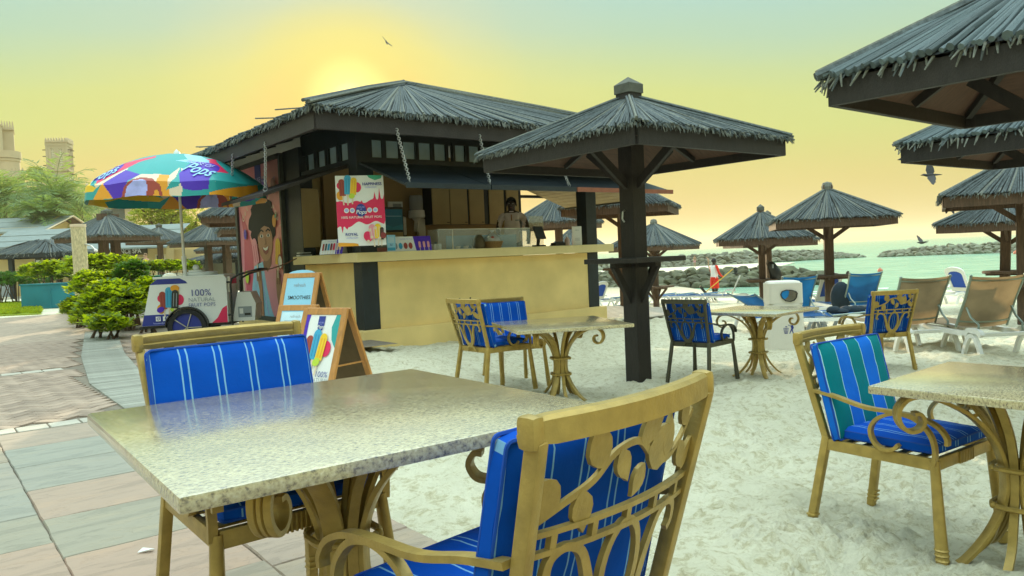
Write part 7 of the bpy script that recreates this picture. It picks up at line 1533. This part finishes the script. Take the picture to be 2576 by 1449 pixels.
win(spa, 86, 128, 647, 705); win(spa, 173, 196, 640, 705, panes=1, fm=pm('dark_door_frame', (.05, .045, .03), .6)); win(spa, 230, 292, 648, 700, panes=2, gm=pm('poster_glass', (.20, .13, .07), .3, 0, .5, 1.2)); win(spa, 296, 332, 648, 700, panes=1, gm=pm('green_glass', (.10, .12, .05), .2, 0, .5, 1.5)); win(spa, 333, 366, 648, 700, panes=1); win(spa, 392, 404, 640, 700, yy=-.03, panes=1); win(spa, 408, 417, 640, 700, panes=1)
for u in (104+20, 117+36): b = MB(); b.box((X(u)-.6, -.06, Z(u, 668)), (.3, .1, .7), INKW, None, .02); b.build('wall_unit', spa)
b = MB(); b.box((X(15), -.04, .55), (X(32)-X(-10), .08, 1.1), INKGRY); b.build('shutter', spa)
# garden wall to the right of the spa
a, c = at(430, 640, 50), at(612, 640, 50); wl = thing('garden_wall', 'pale blue grey garden wall behind the umbrellas by the cart', 'wall', ((a.x+c.x)/2, 50, -.05)); b = MB(); zt2 = at(470, 646, 50).z; b.box((0, .1, zt2/2), (c.x-a.x, .2, zt2), pm('pale_wall', (.50, .50, .42), .8, 0, .06, 1)); b.build('wall', wl); b = MB(); b.box((0, .1, zt2+.05), (c.x-a.x+.1, .3, .1), FRAMEC); b.build('coping', wl)
# house with a gable behind the spa
Y2 = 58.0; hs = thing('gabled_house', 'tall yellow house with a shingled gable roof at the left edge', 'house', (at(60, 600, Y2).x, Y2, -.05), 0); ox = hs.location.x
X_ = lambda u: at(u, 600, Y2).x-ox; Z_ = lambda u, v: at(u, v, Y2).z+.05
zt = Z_(60, 572); b = MB(); b.box(((X_(-90)+X_(98))/2, 3, zt/2), (X_(98)-X_(-90), 6, zt), WALLY); b.prism([(0, 0), (5.6, 0), (2.8, Z_(103, 540)-zt+.1)], .2, ((X_(98)-.08, .2, zt), (0, 1, 0), (0, 0, 1), (1, 0, 0)), WALLY); b.build('wall', hs)
rz0, rz1 = Z_(60, 583), Z_(103, 537)
for j in range(3): f0, f1 = j/3, (j+1)/3; b = MB(); ya, yb = -1+4*f0, -1+4*f1+.1; za, zb = rz0+(rz1-rz0)*f0, rz0+(rz1-rz0)*f1; b.raw([(X_(-95), ya, za), (X_(93)+1.1, ya, za), (X_(93)+1.1, yb, zb), (X_(-95), yb, zb), (X_(-95), ya, za-.14), (X_(93)+1.1, ya, za-.14)], [(0, 1, 2, 3), (4, 5, 1, 0)], BROOF); b.build('roof_course', hs)
b = MB(); b.raw([(X_(-95), 3, rz1), (X_(93)+1.1, 3, rz1), (X_(93)+1.1, 7, rz0), (X_(-95), 7, rz0)], [(0, 1, 2, 3)], BROOF); b.build('roof_course', hs)
xg = X_(93)+1.1; b = MB(); b.beam((xg, -1.05, rz0-.1), (xg, 3, rz1-.05), .06, .22, INKCRM, (1, 0, 0)); b.beam((xg, 3, rz1-.05), (xg, 7.05, rz0-.1), .06, .22, INKCRM, (1, 0, 0)); b.build('barge_board', hs)
b = MB(); b.raw([(xg-.02, -1, rz0-.2), (xg-.02, 3, rz1-.2), (X_(98), 3, rz1-.2), (X_(98), -1, rz0-.2), (xg-.02, 7, rz0-.2), (X_(98), 7, rz0-.2)], [(0, 1, 2, 3), (1, 4, 5, 2)], BRWOOD); b.build('gable_soffit', hs)
b = MB(); b.box(((X_(-40)+X_(38))/2, -.04, Z_(20, 618)), (X_(38)-X_(-40), .1, 1.6), GLASSD); b.box(((X_(-40)+X_(38))/2, -.06, Z_(20, 592)), (X_(42)-X_(-44), .1, .12), FRAMEC); b.box((X_(40), -.06, Z_(20, 618)), (.12, .1, 1.6), FRAMEC); b.build('window', hs)
# gazebo
def gazebo(label, u0, u1, uap, veave, vap, Y, posts, depth=3.6, vg=700):
    a, c = at(u0, veave, Y), at(u1, veave, Y); t = thing('gazebo', label, 'gazebo', ((a.x+c.x)/2, Y, -.05)); w = (c.x-a.x)/2; ze_ = (a.z+c.z)/2+.05; za_ = at(uap, vap, Y).z+.05; ax_ = at(uap, vap, Y).x-t.location.x
    cr = [Vector((-w, 0, ze_)), Vector((w, 0, ze_)), Vector((w, depth, ze_)), Vector((-w, depth, ze_))]; ap_ = Vector((ax_, depth/2, za_)); b = MB(); b.raw([tuple(q) for q in cr]+[tuple(ap_)], [(0, 1, 4), (1, 2, 4), (2, 3, 4), (3, 0, 4)], THATCHD); b.build('roof_deck', t)
    b = MB()
    for i in (0, 1, 3): reed_field(b, cr[i], cr[(i+1) % 4], ap_, 46 if i == 0 else 30, .035, fringe=30, over=.1, spread=.5)
    stuff(b.build('thatch', t)); b = MB()
    for i in range(4): b.beam(tuple(cr[i]-Vector((0, 0, .1))), tuple(cr[(i+1) % 4]-Vector((0, 0, .1))), .08, .18, KDARK)
    b.build('fascia', t)
    for u, dy in posts: b = MB(); xx = at(u, 640, Y+dy).x-t.location.x; b.box((xx, dy, ze_/2-.05), (.22, .22, ze_), KDARK); b.build('post', t)
    return t
gazebo('dark hip roofed gazebo on posts in front of the spa, at the left edge', -60, 152, 62, 640, 600, 41, ((27, .4), (117, .4), (146, 3.2), (-40, .4)))
gazebo('low grey roofed shelter seen behind the cart lid', 465, 605, 560, 655, 628, 47, ((520, .3), (596, .3)))
# ------------------------------------------------------------------ trees
def palm_mesh(b, h, n, L, lean, seed, mat=PALML):
    rr = random.Random(seed)
    for k in range(n):
        a = 2*PI*k/n*2.4+rr.uniform(-.2, .2); e0 = rr.uniform(-.25, 1.35); l = L*rr.uniform(.8, 1.1); p = Vector((lean, 0, h)); pts = [p]; d = Vector((math.cos(a)*math.cos(e0), math.sin(a)*math.cos(e0), math.sin(e0)))
        for s in range(9): d = (d+Vector((0, 0, -.13-.03*s*.5))).normalized(); p = p+d*l/9; pts.append(p)
        b.tube(pts, [.035]*4+[.02]*6, 4, mat)
        for s in range(1, 10):
            for q in (0, .5):
                c = pts[s-1].lerp(pts[s], q); t_ = (pts[s]-pts[s-1]).normalized(); sd = t_.cross(Vector((0, 0, 1))).normalized(); ll = .85*math.sin(PI*(s+q+.8)/11.5)*L/2.6
                for sg in (-1, 1):
                    f = (sd*sg*.8+t_*.55+Vector((0, 0, rr.uniform(-.35, .15)))).normalized(); b.raw([c, c+f*ll*.5+t_*.075, c+f*ll, c+f*ll*.5-t_*.075], [(0, 1, 2, 3)], mat)
def palm(label, u, v, Y, L, seed, n=34):
    p = at(u, v, Y); t = thing('palm_tree', label, 'palm tree', (p.x, Y, 0), random.uniform(0, 6), 'palm trees in front of the hotel'); b = MB(); palm_mesh(b, p.z, n, L, .0, seed); o = b.build('crown', t)
    b = MB(); k = 12; b.tube([(.15*math.sin(i*.4)*.3, 0, p.z*i/k) for i in range(k+1)], [.24-.05*i/k+.02*(i % 2) for i in range(k+1)], 9, pm('palm_trunk', (.16, .12, .08), .9, 0, .3, 6, .5, 20)); b.build('trunk', t); return t
palm('palm tree with its crown cut by the left edge', 8, 505, 66, 4.2, 1, 48); palm('large palm tree in front of the wind tower', 140, 505, 64, 4.6, 2, 56); palm('palm tree half hidden behind the left edge palm and the large one', 78, 515, 74, 4.0, 3); palm('smaller palm tree right of the large one by the crenellated wall', 200, 520, 72, 3.4, 4, 30); palm('palm tree with drooping fronds above the spa roof', 108, 545, 60, 2.6, 5, 36)
def tree(label, u, v, Y, rad, n, leaf, mat, seed):
    random.seed(seed); p = at(u, v, Y); t = thing('garden_tree', label, 'tree', (p.x, Y, 0), 0, 'garden trees'); b = MB()
    for k in range(9):
        c = (random.uniform(-.6, .6)*rad[0], random.uniform(-.6, .6)*rad[1], p.z+random.uniform(-.5, .6)*rad[2]); s = random.uniform(.4, .62); clump(b, c, (rad[0]*s, rad[1]*s, rad[2]*s), n//9, leaf, 5, mat, low=-.8)
    stuff(b.build('crown', t)); b = MB(); b.tube([(0, 0, -.1), (.1, 0, p.z*.5), (.05, 0, p.z)], [.3, .22, .1], 8, BRWOOD)
    for k in range(6): a = k*1.05; b.tube([(.08, 0, p.z*.45), (math.cos(a)*rad[0]*.4, math.sin(a)*rad[1]*.4, p.z-.1), (math.cos(a)*rad[0]*.75, math.sin(a)*rad[1]*.75, p.z+rad[2]*.4)], [.12, .07, .02], 6, BRWOOD)
    b.build('trunk', t)
tree('sunny yellow green tree behind the parasol pole', 405, 540, 56, (2.7, 2.2, 1.5), 1300, .24, TREEL, 3)
tree('yellow green tree partly hidden by the kiosk poster wall', 485, 560, 60, (2.4, 2, 1.5), 900, .26, TREEL, 4)
tree('dark green tree behind the garden wall left of the umbrella posts', 462, 628, 54, (1.5, 1.5, 1.1), 600, .22, LEAFD, 6)
tree('grey green tree below the palms behind the house', 235, 560, 80, (3.6, 2.5, 2.0), 1000, .34, PALML, 7)
tree('grey green tree behind the gable of the house', 150, 575, 84, (4.5, 2.5, 2.2), 1100, .36, PALML, 8)
tree('round dark tree showing over the hotel terrace', 92, 441, 118, (1.9, 1.9, 1.2), 500, .4, TREEL, 9)
random.seed(99)
# ------------------------------------------------------------------ hotel with its wind tower
Y3 = 130.0; ht = thing('hotel', 'sandstone hotel wing with crenellated parapets and a round turret at the left edge', 'hotel', (at(30, 500, Y3).x, Y3, 0), R_(32)); ox = ht.location.x
X3 = lambda u, yy=Y3: (at(u, 500, yy).x-ox)*.845; Z3 = lambda u, v, yy=Y3: at(u, v, yy).z
def merlons(b, x0, x1, y, z, n, h, m=STONE, th=.35):
    w = (x1-x0)/n
    for i in range(n): c = x0+w*(i+.5); b.prism([(c-w*.46, z), (c+w*.46, z), (c+w*.40, z+h*.35), (c+w*.22, z+h*.8), (c, z+h), (c-w*.22, z+h*.8), (c-w*.40, z+h*.35)], th, ((0, y, 0), (1, 0, 0), (0, 0, 1), (0, -1, 0)), m)
b = MB(); b.box(((X3(-160)+X3(58))/2, 6, Z3(40, 445)/2), (X3(58)-X3(-160), 12, Z3(40, 445)), STONE); b.build('wing', ht)
b = MB(); zc = Z3(40, 440); b.box(((X3(-160)+X3(66))/2, 5.5, zc), (X3(66)-X3(-160), 13.4, .7), STONE); b.box(((X3(-160)+X3(62))/2, 5.7, zc-.6), (X3(62)-X3(-160), 12.7, .5), STONE); b.build('cornice', ht)
b = MB(); merlons(b, X3(-160), X3(66), -1.0, zc+.3, 26, .9); b.build('parapet', ht)
b = MB(); tx = X3(17); r = X3(57)-X3(17); b.lathe([(r, Z3(20, 440)), (r, Z3(20, 398)), (r*1.06, Z3(20, 396)), (r*1.06, Z3(20, 390)), (r*.98, Z3(20, 389))], 28, STONE, None, (tx, 6, 0)); b.build('round_turret', ht, None, 40)
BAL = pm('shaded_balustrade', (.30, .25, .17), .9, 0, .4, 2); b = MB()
for k in range(18):
    a = -PI*k/17; c, d = math.cos(a), math.sin(a); b.box((0, 0, 0), (.5, .5, Z3(20, 371)-Z3(20, 389)), STONE, T(tx+r*c, 6+r*d, (Z3(20, 371)+Z3(20, 389))/2) @ rotz(a))
b.lathe([(r*.97, Z3(20, 388)), (r*.97, Z3(20, 374))], 28, BAL, None, (tx, 6, 0)); b.lathe([(r*1.03, Z3(20, 373)), (r*1.03, Z3(20, 370)), (r*.9, Z3(20, 370))], 28, STONE, None, (tx, 6, 0)); b.build('balustrade', ht)
b = MB(); b.box(((X3(8)+X3(45))/2, 8.5, (Z3(20, 390)+Z3(20, 308))/2), (X3(45)-X3(8), 5, Z3(20, 308)-Z3(20, 390)), STONE); b.box(((X3(8)+X3(45))/2, 8.5, Z3(20, 309)), (X3(47)-X3(6), 5.6, .4), STONE); merlons(b, X3(6), X3(47), 5.9, Z3(20, 308), 6, 1.3); b.build('square_tower', ht)
b = MB(); b.lathe([(X3(16)-X3(-12), Z3(0, 390)), (X3(16)-X3(-12), Z3(0, 308)), ((X3(16)-X3(-12))*1.1, Z3(0, 307)), ((X3(16)-X3(-12))*1.1, Z3(0, 303)), ((X3(16)-X3(-12))*.5, Z3(0, 300)), ((X3(16)-X3(-12))*.5, Z3(0, 285)), (0, Z3(0, 280))], 24, STONE, None, (X3(-12), 5, 0)); b.build('stair_tower', ht, None, 40)
for u in (2, 12, 23, 36, 48):
    b = MB(); b.box((X3(u), -.06, Z3(u, 457)), (.62, .2, .75), STONE); f = b.build('window', ht); b = MB(); b.box((X3(u), -.15, Z3(u, 457)), (.42, .06, .5), GLASSD); b.build('pane', f)
b = MB(); b.box(((X3(60)+X3(330))/2, 10, Z3(200, 462)/2), (X3(330)-X3(60), 8, Z3(200, 462)), STONE); b.box(((X3(60)+X3(330))/2, 5.8, Z3(200, 474)), (X3(330)-X3(60), .6, .5), STONE); b.box(((X3(60)+X3(330))/2, 5.8, Z3(200, 497)), (X3(330)-X3(60), .5, .4), STONE); b.build('long_wing', ht)
b = MB(); merlons(b, X3(186), X3(330), 6.2, Z3(200, 462), 22, .9); merlons(b, X3(60), X3(120), 6.2, Z3(200, 450), 8, .7); b.build('parapet', ht)
for u in (205, 236):
    b = MB(); b.lathe([(.45, Z3(u, 462)), (.4, Z3(u, 450)), (.42, Z3(u, 446)), (.2, Z3(u, 441)), (0, Z3(u, 438))], 10, STONE, None, (X3(u), 6.5, 0)); b.build('finial', ht, None, 40)
# lower terraces between the long wing and the spa
b = MB(); b.box(((X3(240)+X3(345))/2, 0, Z3(290, 505)/2), (X3(345)-X3(240), 6, Z3(290, 505)), STONE); b.box(((X3(240)+X3(350))/2, -.4, Z3(290, 505)), (X3(350)-X3(236), 7, .5), STONE); b.box(((X3(262)+X3(325))/2, -3.04, (Z3(290, 518)+Z3(290, 545))/2), (X3(325)-X3(262), .1, Z3(290, 518)-Z3(290, 545)), GLASSD); b.box(((X3(250)+X3(345))/2, -4.5, Z3(290, 555)/2), (X3(345)-X3(250), 4, Z3(290, 555)), STONE); b.build('terrace_block', ht)
wt = thing('wind_tower', 'tall square sandstone wind tower with two lattice openings and jutting poles', 'tower', (at(152, 420, 122).x, 122, 0), R_(14)); Y4 = 122
hw = (at(182, 420, Y4).x-at(122, 420, Y4).x)/2*.74; zt = at(150, 366, Y4).z; zb = at(150, 432, Y4).z
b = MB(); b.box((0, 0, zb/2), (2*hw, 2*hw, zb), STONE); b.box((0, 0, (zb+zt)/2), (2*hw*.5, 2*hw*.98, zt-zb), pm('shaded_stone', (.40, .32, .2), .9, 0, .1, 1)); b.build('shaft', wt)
b = MB(); b.box((0, 0, zt), (2*hw*1.12, 2*hw*1.12, .5), STONE); b.box((0, 0, zt-.45), (2*hw*1.06, 2*hw*1.06, .4), STONE); merlons(b, -hw*1.1, hw*1.1, -hw*1.1, zt+.25, 8, .75, STONE, .3)
M4 = rotz(PI/2); b2 = MB(); merlons(b2, -hw*1.1, hw*1.1, -hw*1.1, zt+.25, 8, .75, STONE, .3); b.raw(b2.v, b2.f, STONE, M4); b.build('crown_parapet', wt)
b = MB()
for k in range(4):
    M = rotz(k*PI/2)
    for x in (-.97, -.70, -.10, .10, .70, .97) if k % 2 == 0 else (-.97, -.5, 0, .5, .97): b.box((x*hw, -hw*.97, (zb+zt)/2), (.28*hw*.9, .3, zt-zb), STONE, M)
    b.box((0, -hw*.99, zb+.1), (2*hw, .34, .3), STONE, M); b.box((-.86*hw, -hw*.93, (zb+zt)/2), (.3*hw, .3, zt-zb), STONE, M); b.box((.86*hw, -hw*.93, (zb+zt)/2), (.3*hw, .3, zt-zb), STONE, M)
b.build('pilasters', wt)
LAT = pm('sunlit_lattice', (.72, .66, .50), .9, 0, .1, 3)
for s in (-1, 1):
    b = MB()
    for i in range(9): b.box((s*.40*hw, -hw*.95, zb+.5+(zt-zb-1.2)*i/8), (.42*hw, .10, .12), LAT)
    for i in range(3): b.box((s*.40*hw+(-.15+.15*i)*hw, -hw*.952, (zb+zt)/2-.1), (.07*hw, .10, zt-zb-1.1), LAT)
    b.build('lattice_screen', wt)
for z in (zt-.8, zb+.75*(zt-zb)*.75, zb+.9, zb-.5):
    for s in (-1, 1):
        b = MB(); b.beam((s*hw*.9, -hw*.6, z), (s*(hw+.75), -hw*.6, z), .12, .12, BRWOOD); b.build('pole_end', wt)
        b = MB(); b.beam((s*hw*.9, hw*.3, z), (s*(hw+.6), hw*.3, z), .12, .12, BRWOOD); b.build('pole_end', wt)
# ------------------------------------------------------------------ sea air
hb = MB(); hb.box((0, 0, 0), (1, 1, 1)); 
hm = bpy.data.materials.new('sea_haze'); hm.use_nodes = True; t = hm.node_tree; t.nodes.clear(); o_ = N(t, 'ShaderNodeOutputMaterial'); pv = N(t, 'ShaderNodeVolumePrincipled'); pv.inputs['Color'].default_value = (.97, .90, .66, 1); pv.inputs['Density'].default_value = .0004; pv.inputs['Anisotropy'].default_value = .35; t.links.new(pv.outputs[0], o_.inputs['Volume'])
hz = hb.build('haze', None, hm); hz.scale = (5200, 4900, 60); hz.location = (200, 2350, 25.5); hz['kind'] = 'stuff'
